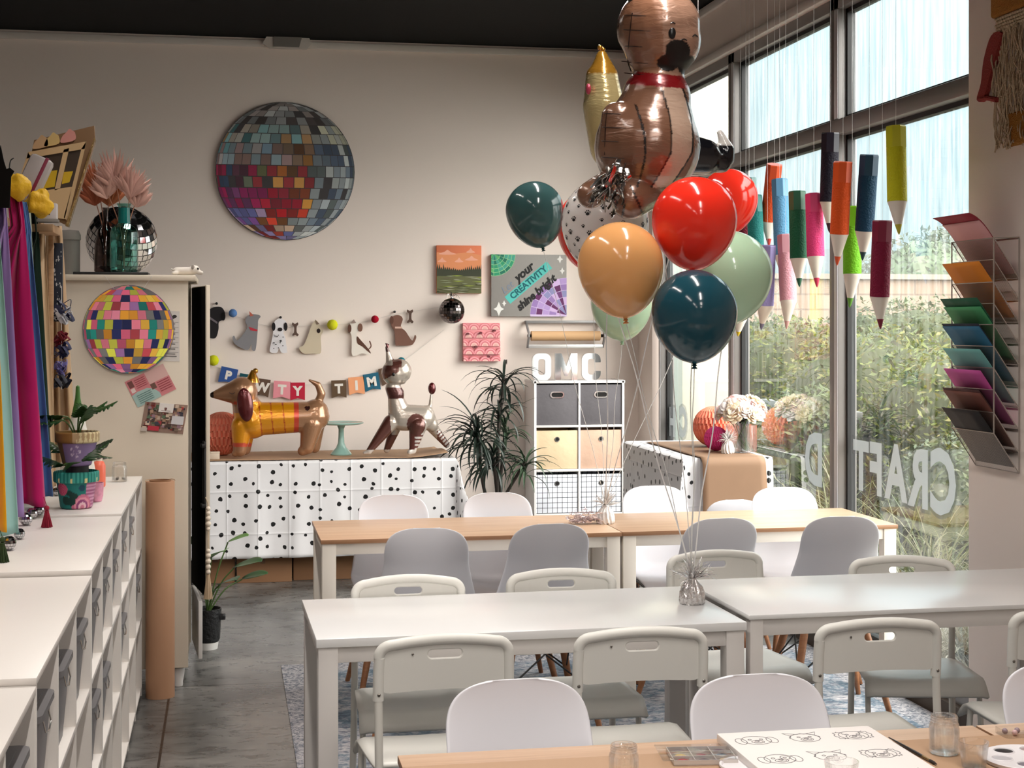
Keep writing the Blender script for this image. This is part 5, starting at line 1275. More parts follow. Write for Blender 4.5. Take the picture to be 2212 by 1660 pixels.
def paws(t, T, prof, R):
    q = random.Random(2); b = B()
    def surf(lon, z):
        rr = interp([(p[1], p[0]) for p in prof], z); return V((rr * math.cos(lon), rr * math.sin(lon), z))
    def spot(lon, z, a, b_):
        s_ = surf(lon, z); n = V((s_.x, s_.y, s_.z * .8)).normalized(); u = V((-math.sin(lon), math.cos(lon), 0)); w = n.cross(u)
        pts = [s_ + n * .0012 + u * a * math.cos(2 * PI * k_ / 9) + w * b_ * math.sin(2 * PI * k_ / 9) for k_ in range(9)]
        b.add([T @ p for p in pts], [list(range(9))])
    for i in range(130):
        z = R * (-.85 + 1.75 * (i + .5) / 130); lon = i * 2.39996 + q.gauss(0, .05); s_ = R * q.choice((.05, .075, .075)); rr = max(.3 * R, interp([(p[1], p[0]) for p in prof], z))
        spot(lon, z - s_ * .15, s_ * .62, s_ * .5)
        for dx, dz in ((-.75, .35), (-.28, .75), (.28, .75), (.75, .35)): spot(lon + dx * s_ / rr, z + dz * s_, s_ * .2, s_ * .27)
    o = b.obj('paw_print', mat('black_print', (22, 18, 20), .4), t); o['kind'] = 'stuff'
balloon(1500, 474, 4.72, 92, L_RED, 'large coral red balloon at the front, overlapping the brown dog balloon', WB, 1.06, (0.0, .04), 1)
balloon(1340, 572, 4.66, 92.5, L_GOLD, 'mustard yellow balloon at the front of the bunch', WB, 1.10, (0, -.10), 2)
balloon(1500, 676, 4.55, 93, L_TEAL, 'dark teal balloon lowest at the front of the bunch', WB, 1.03, (0, .0), 3)
balloon(1575, 592, 5.12, 93, L_SAGE, 'pale sage balloon between the red and teal ones by the pencils', WB, 1.05, (0, .08), 4)
balloon(1307, 480, 5.34, 94, L_WHITE, 'white balloon printed with black paws under the brown dog feet', WB, 1.1, (0, -.05), 5, paws)
balloon(1155, 455, 6.5, 63, L_DGRN, 'dark green balloon floating alone over the lettered canvas', WA, 1.14, (0, -.22), 6)
balloon(1285, 488, 6.75, 82, L_RED, 'red balloon mostly hidden behind the paw print balloon', WA, 1.08, (0, .1), 7)
balloon(1342, 654, 6.6, 66, L_SAGE, 'pale sage balloon peeking out below the mustard one', WA, 1.10, (0, -.02), 8)
balloon(1574, 428, 6.9, 63, L_RED, 'small red balloon behind the large coral one by the orange pencil', WA, 1.1, (0, .05), 9)

# ------------------------------------------------------------------ big foil dogs above
f3 = Px(1397, 470, 5.0); t = thing('foil_dog_balloon', 'big brown pug-faced foil balloon with a red collar floating above the bunch', 'balloon', f3.c); g = f3; R = g.r
parts = [(g(1424, 62), g(1430, 84), R(92), R(86)), (g(1426, 98), g(1420, 112), R(82), R(66)), (g(1424, 168), g(1424, 190), R(56), R(62)), (g(1418, 215), g(1402, 300), R(76), R(114)), (g(1398, 318), g(1398, 318), R(115), 0),
         (g(1375, 420, -.05), g(1344, 438, -.09), R(44), R(42)), (g(1300, 405, -.01), g(1268, 425, -.03), R(30), R(30)), (g(1420, 395, -.02), g(1445, 410, -.03), R(42), R(34)), (g(1322, 260, -.05), g(1318, 330, -.04), R(34), R(38))]
vs, fs = blob(parts, 0.0052, 14)
def kcol(p):
    x, y = proj(g.c + p)
    br, dk, lt = (120, 84, 64), (34, 22, 18), (188, 160, 140)
    if y < 153 + max(0, (x - 1360)) * .10:
        if p.y < .06:
            dx, dy = x - 1464, y - 120
            if (dx / 27) ** 2 + ((dy + 10) / 25) ** 2 < 1 or ((dx + 21) / 24) ** 2 + ((dy - 16) / 18) ** 2 < 1 or ((dx - 20) / 21) ** 2 + ((dy - 20) / 23) ** 2 < 1: return dk
            if x > 1432: return (156, 120, 100)
        return (142, 100, 76)
    if y < 182 + max(0, (x - 1360)) * .08 and abs(x - 1420) < 75: return (122, 18, 22)
    if y < 405 and p.y < .08:
        e0 = 1427 + 24 * math.sin(PI * min(1, max(0, (y - 185) / 230))) - 22 * max(0, (y - 330) / 70); e1 = e0 + 46 - 6 * max(0, (y - 330) / 70)
        if abs(x - e0) < 2.0 or abs(x - e1) < 2.0: return dk
        if e0 < x < e1: return lt
        a = 1364 + 22 * math.sin(PI * min(1, max(0, (y - 225) / 190)))
        if y > 225 and abs(x - a - 8) < 2.6: return dk
    if y > 398: 
        for (x0, y0, x1, y1) in ((1318, 470, 1334, 436), (1342, 474, 1350, 440), (1300, 452, 1314, 424), (1362, 400, 1392, 470)):
            L_ = math.hypot(x1 - x0, y1 - y0); d = abs((x - x0) * (y1 - y0) - (y - y0) * (x1 - x0)) / L_; s_ = ((x - x0) * (x1 - x0) + (y - y0) * (y1 - y0)) / L_
            if d < 2.2 and 0 < s_ < L_ and p.y < -.02: return dk
    return br
b = B(); paint(b, vs, fs, kcol)
dk_l = lin((34, 22, 18))
for i, fc in enumerate(b.f):
    if all(abs(b.col[v][0] - dk_l[0]) < 1e-6 for v in fc): b.m[i] = 1
body = b.obj('body', [foil_mat('brown_printed_foil', 15, .45, .26, .22), mat('black_ink_on_foil', (26, 20, 18), .42, 0, .3)], t, sharp=180)
dog_eye = mat('ink_black', (16, 14, 14), 0.3)
from mathutils.bvhtree import BVHTree
_bv = BVHTree.FromPolygons(vs, fs)
def on_front(px, py, lift=.0):
    p = g(px, py); o_ = V((0, 0, HC)) - g.c; d_ = (W(px, py, D=5) - V((0, 0, HC))).normalized(); h_ = _bv.ray_cast(o_, d_)
    return (h_[0] - d_ * lift) if h_[0] is not None else p
b = B(); b.ball(on_front(1452, 71), 1, 14, 10, (R(8), R(4), R(13))); b.obj('eye', dog_eye, t)
b = B(); b.tube([on_front(1496, 79, .001), on_front(1501, 75, .001), on_front(1507, 79, .001)], R(1.5), 6); b.obj('winking_eye', dog_eye, t)
b = B(); b.tube([on_front(1448, 51, .001), on_front(1453, 48, .001), on_front(1459, 51, .001)], R(1.2), 6); b.obj('eyebrow', dog_eye, t)
b = B(); b.tube([on_front(1470, 87, .001), on_front(1477, 84, .001), on_front(1484, 87, .001)], R(1.2), 6); b.obj('nose_crease', dog_eye, t)
b = B(); b.ball(g(1364, 4, -.03), 1, 16, 10, (R(14), R(12), R(24)), Matrix.Rotation(-.35, 4, 'Y')); b.obj('ear', foil_mat('brown_printed_foil'), t)
ob = bpy.data.objects[t.children[-1].name]; 
me = ob.data; A = me.color_attributes.new('pattern', 'FLOAT_COLOR', 'POINT')
for i in range(len(me.vertices)): A.data[i].color = lin((112, 74, 56))
# welded seam with cross creases
for pts in ([(1366, 28), (1362, 60), (1358, 95), (1356, 130), (1362, 155)], [(1312, 240), (1308, 270), (1307, 300), (1306, 335)]):
    b = B(); pl = [on_front(x, y, .0005) for x, y in pts]; b.tube(bez(pl, 6), R(1.3), 5)
    for k_, (x, y) in enumerate(pts):
        w_ = 30 + 14 * (k_ % 2); q = [on_front(x + e, y + 5 + .05 * e, .0005) for e in (-16, -6, 6, w_ * .5, w_)]; b.tube(bez(q, 4), [R(.4)] + [R(1.0)] * (len(bez(q, 4)) - 2) + [R(.3)], 5)
    b.obj('seam_crease', mat('foil_crease', (52, 34, 28), .3, .4), t)
b = B()
q = random.Random(5)
for base_, dirs, n_ in ((g(1308, 372, -.15), (-.3, -1), 26), (g(1292, 400, -.14), (-.7, -1), 30), (g(1300, 410, -.15), (0.05, -1), 16)):
    for k_ in range(n_):
        p = base_ + V((q.gauss(0, .012), q.gauss(0, .008), q.gauss(0, .012))); pts = [p]
        for s_ in range(3): pts.append(pts[-1] + V((dirs[0] * .022 + q.gauss(0, .010), q.gauss(0, .008), dirs[1] * .018 + q.gauss(0, .008))))
        b.tube(bez(pts, 3), .008, 5, flat=.18)
o = b.obj('silver_streamer', mat('silver_tinsel', (190, 186, 182), 0.2, 1.0), t); o['kind'] = 'stuff'
ribbon(t, f3.c + g(1420, 392), WB + V((0, 0, .08)), seed=12)
# pale gold foil balloon behind
f4 = Px(1302, 360, 5.5); t = thing('foil_balloon', 'pale gold foil balloon with a darker gold tip behind the brown dog', 'balloon', f4.c); g4 = f4; R = g4.r
vs, fs = blob([(g4(1300, 122), g4(1302, 160), R(14), R(34)), (g4(1300, 170), g4(1304, 230), R(36), R(46)), (g4(1304, 230), g4(1318, 320), R(46), R(44))], .008, 5)
b = B(); paint(b, vs, fs, lambda p: (178, 128, 44) if g4.cy - p.z / g4.k < 163 else (206, 186, 132)); b.obj('body', foil_mat('gold_printed_foil', 18, .5, .2, .5), t, sharp=180)
b = B(); b.ball(g4(1296, 103), R(6), 12, 8); b.ball(g4(1303, 107), R(5), 12, 8); b.obj('inflation_neck', m_foilpl('gold_foil', (190, 132, 40), 0.2, 0.8), t)
b = B(); b.ball(g4(1263, 198, -.05), 1, 12, 8, (R(6), R(8), R(12))); b.obj('tongue', mat('rose_foil', (190, 70, 90), .3, .4), t)
ribbon(t, f4.c + g4(1318, 355), WA + V((0, 0, .08)), seed=13)
# black foil balloon with a white tail tip
f5 = Px(1530, 380, 5.6); t = thing('foil_balloon', 'black foil balloon with a white tipped tail behind the brown dog, window side', 'balloon', f5.c); g5 = f5; R = g5.r
vs, fs = blob([(g5(1470, 335), g5(1520, 340), R(48), R(40)), (g5(1520, 340), g5(1560, 352), R(38), R(22)), (g5(1572, 346), g5(1574, 322), R(16), R(15)), (g5(1574, 322), g5(1556, 286), R(15), R(8))], .008, 5)
b = B(); paint(b, vs, fs, lambda p: (226, 222, 218) if (g5.cy - p.z / g5.k) < 314 and g5.cx + p.x / g5.k > 1545 else (20, 20, 24)); b.obj('body', foil_mat('black_printed_foil', 18, .3, .14, .2), t, sharp=180)
ribbon(t, f5.c + g5(1490, 380), WA + V((0, 0, .08)), seed=14)
# loose ribbon falling from the ceiling above the dog
b = B(); p0 = W(1508, 30, D=5.2); b.tube([p0 + V((0, 0, -.0)), p0 + V((.0, 0, .5)), V((p0.x, p0.y, ZC + .02))], .0012, 5); tag(b.obj('hanging_string', m_ribbon), 'white string running from the black ceiling to the brown dog balloon head', 'string')

# ------------------------------------------------------------------ giant coloured pencils hanging at the windows
m_pw = mat('pencil_wood_cone', (228, 218, 206), 0.6)
def pm(nm, c): 
    return mat('pencil_' + nm, c, 0.55, 0, .25, bump=(130, .9, .006))
PEN = [  # name, top centre, body bottom centre, tip (photo pixels), colour, lead colour, label tail, distance off the glass
    ('yellow', (1935, 273), (1938, 436), (1942, 507), (200, 196, 22), (190, 180, 60), 'highest and nearest the paper rack', .36),
    ('navy', (1878, 334), (1867, 499), (1863, 563), (20, 64, 92), (24, 60, 66), 'tilted, left of the yellow one', .36),
    ('black', (1794, 287), (1790, 436), (1792, 503), (22, 16, 34), (58, 18, 36), 'in front of the tall window post', .36),
    ('orange', (1821, 349), (1813, 506), (1808, 574), (226, 84, 22), (214, 80, 34), 'in front of the black one', .46),
    ('lime', (1841, 446), (1841, 592), (1835, 665), (112, 186, 22), (92, 150, 50), 'half behind the navy one', .34),
    ('maroon', (1906, 476), (1900, 641), (1902, 711), (124, 14, 52), (120, 20, 50), 'below the yellow one', .40),
    ('pink', (1758, 419), (1762, 555), (1765, 621), (222, 62, 122), (204, 50, 84), 'left of the tall window post', .40),
    ('green', (1722, 414), (1725, 559), (1727, 620), (18, 92, 60), (26, 84, 58), 'beside the bright pink one', .44),
    ('sky_blue', (1684, 388), (1690, 552), (1694, 612), (88, 146, 184), (90, 140, 180), 'behind the pale pink one', .36),
    ('red_orange', (1673, 355), (1660, 477), (1661, 533), (206, 78, 34), (196, 66, 60), 'leaning, highest of the group near the balloons', .34),
    ('teal', (1629, 423), (1634, 545), (1636, 606), (28, 122, 118), (30, 110, 108), 'beside the red balloon', .42),
    ('pale_pink', (1697, 508), (1703, 650), (1699, 711), (216, 158, 170), (206, 160, 156), 'lowest of the group, pale rose', .44),
    ('lavender', (1658, 530), (1653, 660), (1644, 713), (152, 142, 196), (112, 110, 136), 'mostly hidden behind the sage balloon', .52),
    ('far_yellow', (1600, 560), (1598, 690), (1594, 727), (212, 196, 40), (220, 190, 40), 'only its point showing', .22),
    ('grey_green', (1618, 383), (1616, 470), (1614, 520), (110, 146, 146), (100, 130, 130), 'behind the small red balloon, its top showing', .24),
    ('dark_red', (1611, 455), (1610, 560), (1609, 610), (110, 24, 44), (110, 24, 44), 'in the narrow gap beside the red balloon', .28)]
pen_name = {'navy': 'dark blue', 'sky_blue': 'sky blue', 'red_orange': 'red-orange', 'pale_pink': 'pale pink', 'far_yellow': 'second yellow', 'grey_green': 'grey-green', 'dark_red': 'dark red'}
for nm, tp, bb, tip, c_, lc, tail, off in PEN:
    x_ = XG - off; a, m_, e = [W(p[0], p[1], X=x_) for p in (tp, bb, tip)]
    # keep one length axis: pencil lies in the plane of the window
    t = thing('hanging_pencil', 'giant %s pencil hanging at the window, %s' % (pen_name.get(nm, nm), tail), 'pencil decoration', e, 0, 'giant hanging pencils')
    r = .0385; ax = (a - m_).normalized()
    b = B(); b.tube([m_, a - ax * .09, a - ax * .085], r, 26); b.obj('barrel', pm(nm, c_), t, world=True)
    b = B(); b.tube([a - ax * .085, a - ax * .005, a], [r * 1.07, r * 1.07, r * 1.0], 8); b.obj('cap', mat('pencilcap_' + nm, c_, .4), t, world=True, sharp=20)
    f_ = m_.lerp(e, .70)
    b = B(); b.tube([m_ + ax * .002, m_, m_.lerp(e, .08), f_], [r * .97, r * .99, r * .90, r * .36], 26); b.obj('wood_cone', m_pw, t, world=True)
    b = B(); b.tube([f_, m_.lerp(e, .93), e], [r * .36, r * .15, r * .04], 18); b.obj('lead', mat('pencillead_' + nm, lc, .5), t, world=True)
    b = B(); b.tube([a, V((a.x, a.y, ZC + .02))], .0007, 4); b.obj('hanging_line', m_ribbon, t, world=True)
# ------------------------------------------------------------------ low white cube organizers along the left
XF, XK = -0.36, -0.745
m_mel = mat('white_melamine', (226, 220, 214), 0.38, var=(6, .01))
UNITS = [('A', 5.475, 6.80, .950, 'nearest the tall cabinet, holding the painted flower pots'), ('B', 4.285, 5.465, .942, 'second from the tall cabinet, below the hanging fabrics'), ('C', 3.06, 4.275, .928, 'third from the tall cabinet, three bins in its upper row'), ('D', 1.85, 3.05, .913, 'closest to the viewer and cut off by the picture edge')]
UT = {}
CELL = {}
for nm, y0, y1, h, lab in UNITS:
    t = thing('cube_organizer', 'low white cube organizer, ' + lab, 'shelf unit', ((XF + XK) / 2, (y0 + y1) / 2, 0), 0, 'white cube organizers'); UT[nm] = h
    L, dp, th = y1 - y0, XF - XK, .015
    B().box((0, 0, h - th / 2), (dp, L, th), .0015).obj('top_board', m_mel, t)
    for s_ in (-1, 1): B().box((0, s_ * (L / 2 - th / 2), (h - th) / 2), (dp - .002, th, h - th), .001).obj('side_panel', m_mel, t)
    for k_ in (1, 2): B().box((0, -L / 2 + L * k_ / 3, (h - th) / 2), (dp - .004, th * .8, h - th - .002), .001).obj('divider', m_mel, t)
    rh = (h - th) / 3
    for k_ in range(3): B().box((.0, 0, .03 + k_ * (h - .045) / 3), (dp - .006, L - 2 * th, th), .001).obj('shelf_board', m_mel, t)
    B().box((-dp / 2 + .004, 0, h / 2), (.006, L - .02, h - .03)).obj('back_panel', m_mel, t)
    for c_ in range(3):
        for r_ in range(3): CELL[nm, c_, r_] = (y0 + L * (c_ + .5) / 3, .0385 + (2 - r_) * (h - .045) / 3, L / 3 - .03)
def smoke(name, c, a):
    t = NT(name); tr = t.n('ShaderNodeBsdfTransparent', Color=lin(c)); p = t.n('ShaderNodeBsdfPrincipled'); p.inputs['Base Color'].default_value = lin(c); p.inputs['Roughness'].default_value = .3
    m_ = t.n('ShaderNodeMixShader', **{'0': a}); t.set(m_.inputs[1], tr.outputs[0]); t.set(m_.inputs[2], p.outputs[0]); t.t.links.new(m_.outputs[0], t.out.inputs[0]); return t.m
m_binp = smoke('clear_bin_plastic', (186, 184, 186), .5); m_binlid = smoke('grey_bin_lid', (128, 126, 128), .8)
CONT = [(150, 70, 96), (90, 110, 130), (180, 150, 110), (80, 70, 74), (150, 160, 150)]
def storage_bin(u, c_, r_, lab, fill, dy=0.0):
    y, z, w = CELL[u, c_, r_]; w = min(.24, w - .08); t = thing('storage_bin', lab, 'storage bin', (XF - .139, y + dy + .02, z), 0, 'lidded bins in the cube organizers')
    b = B(); hw, hd, hh = w / 2, .13, .185
    b.grid(lambda u_, v: V((0, 0, 0)), 1, 1) if False else None
    o_ = [(p[0], p[1]) for p in rrect(2 * hd, 2 * hw, .02, 4)]; n = len(o_)
    vs = [V((p[0] * .88, p[1] * .88, .001)) for p in o_] + [V((p[0], p[1], hh)) for p in o_]; fs = [[i, (i + 1) % n, n + (i + 1) % n, n + i] for i in range(n)] + [list(range(n))[::-1]]
    b.add(vs, fs); b.obj('bin_body', m_binp, t)
    b = B(); b.prism(rrect(2 * hd + .014, 2 * hw + .014, .024, 4), hh, hh + .014); b.prism(rrect(2 * hd - .03, 2 * hw - .03, .02, 4), hh + .0135, hh + .018); b.obj('lid', m_binlid, t)
    b = B(); b.tube([(hd + .001, -hw * .4, hh - .012), (hd + .006, -hw * .4, hh - .035), (hd + .008, 0, hh - .044), (hd + .006, hw * .4, hh - .035), (hd + .001, hw * .4, hh - .012)], .0018, 6); b.obj('wire_handle', m_chr, t)
    b = B(); b.box((0, 0, hh * .36), (2 * hd * .84, 2 * hw * .84, hh * .66), .015); b.obj('craft_supplies', mat('supplies_%d' % fill, CONT[fill], .8, var=(18, .5)), t)
storage_bin('C', 0, 0, 'grey lidded bin in the upper row of the third organizer, closest to the viewer', 0)
storage_bin('C', 1, 0, 'grey lidded bin in the middle upper cell of the third organizer', 1)
storage_bin('C', 2, 0, 'grey lidded bin in the farthest upper cell of the third organizer', 4)
storage_bin('B', 0, 0, 'grey lidded bin in the closest upper cell of the second organizer', 2)
storage_bin('B', 1, 0, 'grey lidded bin in the middle upper cell of the second organizer', 4)
storage_bin('B', 2, 0, 'grey lidded bin in the farthest upper cell of the second organizer', 1)
storage_bin('B', 0, 1, 'dark filled lidded bin in the middle row of the second organizer', 3, .02)
storage_bin('B', 1, 1, 'grey lidded bin in the centre cell of the second organizer', 4)
storage_bin('A', 0, 0, 'grey lidded bin in the closest upper cell of the organizer by the tall cabinet', 4)
storage_bin('A', 1, 0, 'grey lidded bin in the middle upper cell of the organizer by the tall cabinet', 2)
storage_bin('A', 0, 1, 'lidded bin with pink contents in the middle row by the tall cabinet', 0)
storage_bin('A', 2, 1, 'grey lidded bin in the farthest middle cell, beside the paper roll', 1)
storage_bin('B', 0, 2, 'dark filled lidded bin on the bottom row of the second organizer', 3)
storage_bin('D', 2, 0, 'grey lidded bin in the organizer cut off by the picture edge', 3)

# ------------------------------------------------------------------ standing kraft roll
t = thing('kraft_paper_roll', 'tall brown kraft paper roll standing between organizer and cabinet', 'paper roll', (-.283, 6.815, 0))
t.location = (-.283, 6.765, 0)
b = B(); b.lathe([(.0615, .0), (.0615, .928), (.060, .930), (.046, .930), (.046, .90)], 40); b.obj('wound_paper', mat('kraft_roll_brown', (166, 124, 94), .75, var=(10, .04)), t)
b = B(); b.lathe([(.0455, .02), (.0455, .936), (.041, .936), (.041, .02)], 30); b.obj('cardboard_core', m_card, t)
b = B(); b.tube([(.0622 * math.cos(a), .0622 * math.sin(a), .932 + .003 * math.sin(a * 3)) for a in [k_ * .12 for k_ in range(30)]], .0018, 5); b.obj('loose_edge', m_kraft, t)

# ------------------------------------------------------------------ tall cream cabinet with its front to the aisle
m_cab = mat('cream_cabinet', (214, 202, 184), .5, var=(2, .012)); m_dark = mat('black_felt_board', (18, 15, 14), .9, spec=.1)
CYN, CYF, CXB, CXF_, CZT = 6.90, 7.46, -.76, -.168, 1.80
t = thing('tall_cabinet', 'tall cream cabinet with its door ajar and posters on its side', 'cabinet', ((CXB + CXF_) / 2, (CYN + CYF) / 2, 0)); cab = t
X0, Y0 = t.location.x, t.location.y; dx, dy = (CXF_ - CXB), (CYF - CYN)
B().box((0, -dy / 2 + .01, .5 * (CZT + .09)), (dx, .02, CZT - .09), .002).obj('side_panel', m_cab, t); B().box((0, dy / 2 - .01, .5 * (CZT + .09)), (dx, .02, CZT - .09), .002).obj('side_panel', m_cab, t)
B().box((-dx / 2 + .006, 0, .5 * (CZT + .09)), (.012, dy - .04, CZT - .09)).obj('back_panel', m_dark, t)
B().box((.012, -.005, CZT + .012), (dx + .045, dy + .04, .026), .006).obj('top_board', m_cab, t); B().box((0, 0, .10), (dx - .01, dy - .04, .02)).obj('bottom_board', m_cab, t)
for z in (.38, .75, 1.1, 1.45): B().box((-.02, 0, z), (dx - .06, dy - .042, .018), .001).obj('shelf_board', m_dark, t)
for sx_ in (-1, 1):
    for sy_ in (-1, 1):
        b = B(); b.lathe([(.020, 0), (.022, .01), (.021, .02), (.027, .05), (.030, .088), (.026, .0895)], 20, None, (sx_ * (dx / 2 - .045), sy_ * (dy / 2 - .05), 0)); b.obj('foot', m_whiteleg, t)
def door(nm, z0, z1, ang, mm, lab=None, inner=None, ln=.44):
    ca, sa = math.cos(ang), math.sin(ang); hx, hy = CXF_ + .004 - X0, CYF - .005 - Y0
    M = Matrix(((sa, ca, 0, hx), (-ca, sa, 0, hy), (0, 0, 1, 0), (0, 0, 0, 1)))     # local x from the hinge to the free edge
    b = B(); b.box((ln / 2, .009, (z0 + z1) / 2), (ln, .018, z1 - z0), .003, M=M); d = b.obj(nm, mm, t)
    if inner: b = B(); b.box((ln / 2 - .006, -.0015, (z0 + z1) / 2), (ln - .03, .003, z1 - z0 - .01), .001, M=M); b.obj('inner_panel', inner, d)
    return M, d
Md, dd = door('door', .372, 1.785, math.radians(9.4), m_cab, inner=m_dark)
b = B(); b.box((.42, -.006, 0), (.05, .010, .30), .003, M=Md @ Matrix.Translation((0, 0, .93))); b.box((.435, -.012, 1.06), (.05, .02, .018), .003, M=Md); b.box((.435, -.012, .79), (.05, .02, .018), .003, M=Md); b.obj('latch', m_wire, dd)
Me, de = door('lower_door', .10, .36, math.radians(5), m_whiteleg)
# wooden bead garland hanging from the latch
p0 = V((X0, Y0, 0)) + Md @ V((.452, -.004, .80))
t = thing('bead_garland', 'pale wooden bead garland with a jute tassel hanging on the cabinet door edge', 'garland', p0)
z = -.01; n_ = 0
for k_, r_ in enumerate((.010, .011, .012, .013, .010, .0, .0, .0, .010, .012, .013, .012, .011)):
    if r_ == 0: z -= .026; continue
    b = B(); b.ball((.012, -.012, z - r_), r_, 14, 10); b.obj('bead', mat('pale_bead', (222, 208, 190), .6), t); z -= 2 * r_
b = B(); b.tube([(0.0, -.004, .03), (.012, -.012, 0), (.012, -.012, z)], .0022, 5); b.obj('cord', mat('jute', (196, 172, 142), .9), t)
b = B()
for k_ in range(40):
    a = k_ * 2.4; r_ = .004 + .016 * math.sqrt(k_ / 40); b.tube([(.012 + .3 * r_ * math.cos(a), -.012 + .3 * r_ * math.sin(a), z), (.012 + r_ * math.cos(a), -.012 + r_ * math.sin(a), z - .11)], .0016, 4)
o = b.obj('tassel', mat('jute', (196, 172, 142), .9), t); o['kind'] = 'stuff'

# on the cabinet side: painted disc, sheets
FS = lambda px, py, Y=CYN: W(px, py, Y=Y)
YC = CYN - .002
c = FS(278, 712, CYN - .012); Rd = 91.5 * c.y / F / .98
t = thing('painted_disc', 'round board painted as a bright mirror ball hanging on the cabinet side', 'wall decoration', (c.x, CYN - .003, c.z))
b = B(); b.prism(circ(Rd, 56), 0, .010, Mf); b.obj('round_board', mat('purple_underpaint', (116, 104, 118), .7), t)
PALD = [(226, 156, 52), (206, 208, 80), (30, 128, 118), (34, 42, 92), (206, 96, 126), (184, 72, 82), (140, 100, 150), (228, 128, 150), (226, 180, 70), (112, 112, 112)]
b = B(); mosaic_disc(b, Rd * .99, Mf @ Matrix.Translation((0, 0, .010)), 14, lambda x, y, r_: pick(r_, *PALD), .035, seed=9); b.obj('painted_tile', m_paint, t, sharp=30)['kind'] = 'stuff'
b = B(); hk = V((-.0, 0, .01 + CZT - c.z)); b.tube([(-.055, -.006, Rd * .86), (-.10, -.026, CZT + .02 - c.z)], .0009, 5); b.tube([(.055, -.006, Rd * .86), (.10, -.026, CZT + .02 - c.z)], .0009, 5); b.obj('hanging_cord', m_ribbon, t)
def sheet(name, label, corners, base, deco, Y):
    P = [FS(x, y, Y) for x, y in corners]; o0 = P[0]
    ux = V((P[1].x - o0.x, P[1].z - o0.z, 0)); uy = V((P[3].x - o0.x, P[3].z - o0.z, 0)); cx_ = sum(p.x for p in P) / 4; cz_ = sum(p.z for p in P) / 4
    def q(u, v): return (o0.x + ux.x * u + uy.x * v - cx_, o0.z + ux.y * u + uy.y * v - cz_)
    b = B(); b.cur = lin(base); b.prism([q(0, 0), q(1, 0), q(1, 1), q(0, 1)], 0, .0006, Mf)
    for i, (colr, pts) in enumerate(deco): b.cur = lin(colr); b.prism([q(*p) for p in pts], .0003, .0008 + .00006 * i, Mf)
    o = b.obj(name, m_paint, sharp=30); o.location = (cx_, Y, cz_); tag(o, label, 'paper sheet', 'sheets on the cabinet side')
def bx(u0, v0, u1, v1): return [(u0, v0), (u1, v0), (u1, v1), (u0, v1)]
heart = [(.5 + .16 * 16 * math.sin(a) ** 3 / 16, .115 - .045 * (13 * math.cos(a) - 5 * math.cos(2 * a) - 2 * math.cos(3 * a) - math.cos(4 * a)) / 13) for a in [k_ * PI / 12 for k_ in range(24)]]
dk = (96, 92, 92)
sheet('paper_sheet', 'white printed sheet with a dark heart logo, partly behind the bright disc', [(325, 671), (388, 673), (388, 782), (325, 780)], (214, 208, 202), [((52, 46, 46), [(u + .25, v) for u, v in heart])] + [((140, 136, 134), bx(.08, .22 + .1 * k_, .96, .228 + .1 * k_)) for k_ in range(7)] + [(dk, bx(.55, .245 + .1 * k_, .85, .262 + .1 * k_)) for k_ in range(7)] + [(dk, bx(.1, .89, .9, .905))], CYN - .0008)
sheet('postcard', 'pink and mint printed card tilted on the cabinet side', [(269, 826), (352, 786), (380, 842), (298, 881)], (208, 130, 134), [((216, 176, 170), bx(.5, 0, 1, .45)), ((164, 192, 186), [(.0, .55), (.16, .5), (.40, .52), (.54, .64), (.62, .84), (.62, 1), (0, 1)]), ((120, 74, 70), bx(.04, .06, .16, .3)), ((224, 206, 200), bx(.04, .33, .14, .48)), ((110, 80, 70), bx(.5, .46, .62, .66))] + [((150, 62, 72), bx(.2, .1 + .07 * k_, .46, .125 + .07 * k_)) for k_ in range(5)] + [((150, 62, 72), bx(.66, .5 + .08 * k_, .96, .53 + .08 * k_)) for k_ in range(5)] + [((96, 128, 124), bx(.1, .62 + .07 * k_, .46, .645 + .07 * k_)) for k_ in range(5)], CYN - .0012)
q = random.Random(77); dec = []
for k_ in range(150):
    u, v = q.random() * .9, q.random() * .86; s_ = q.uniform(.03, .1); dec.append((q.choice([(120, 100, 84), (176, 140, 116), (74, 58, 52), (160, 60, 60), (150, 120, 130), (90, 110, 84), (200, 180, 160), (110, 60, 56), (60, 60, 70)]), bx(u, v, min(1, u + s_), min(1, v + s_ * 1.3))))
dec += [((226, 220, 214), bx(.34, 0, .68, .3)), ((104, 70, 62), [(.40 + .2 * (u), .02 + v * 1.5) for u, v in heart]), ((150, 130, 126), bx(.40, .24, .62, .26)), ((206, 204, 206), bx(.68, .40, .96, .68)), ((184, 50, 66), bx(.16, .80, .42, .95)), ((190, 178, 168), bx(0, .88, .15, 1))]
sheet('postcard', 'photo collage card with a white heart panel on the cabinet side', [(314, 868), (406, 876), (398, 941), (303, 931)], (150, 124, 110), dec, CYN - .0018)

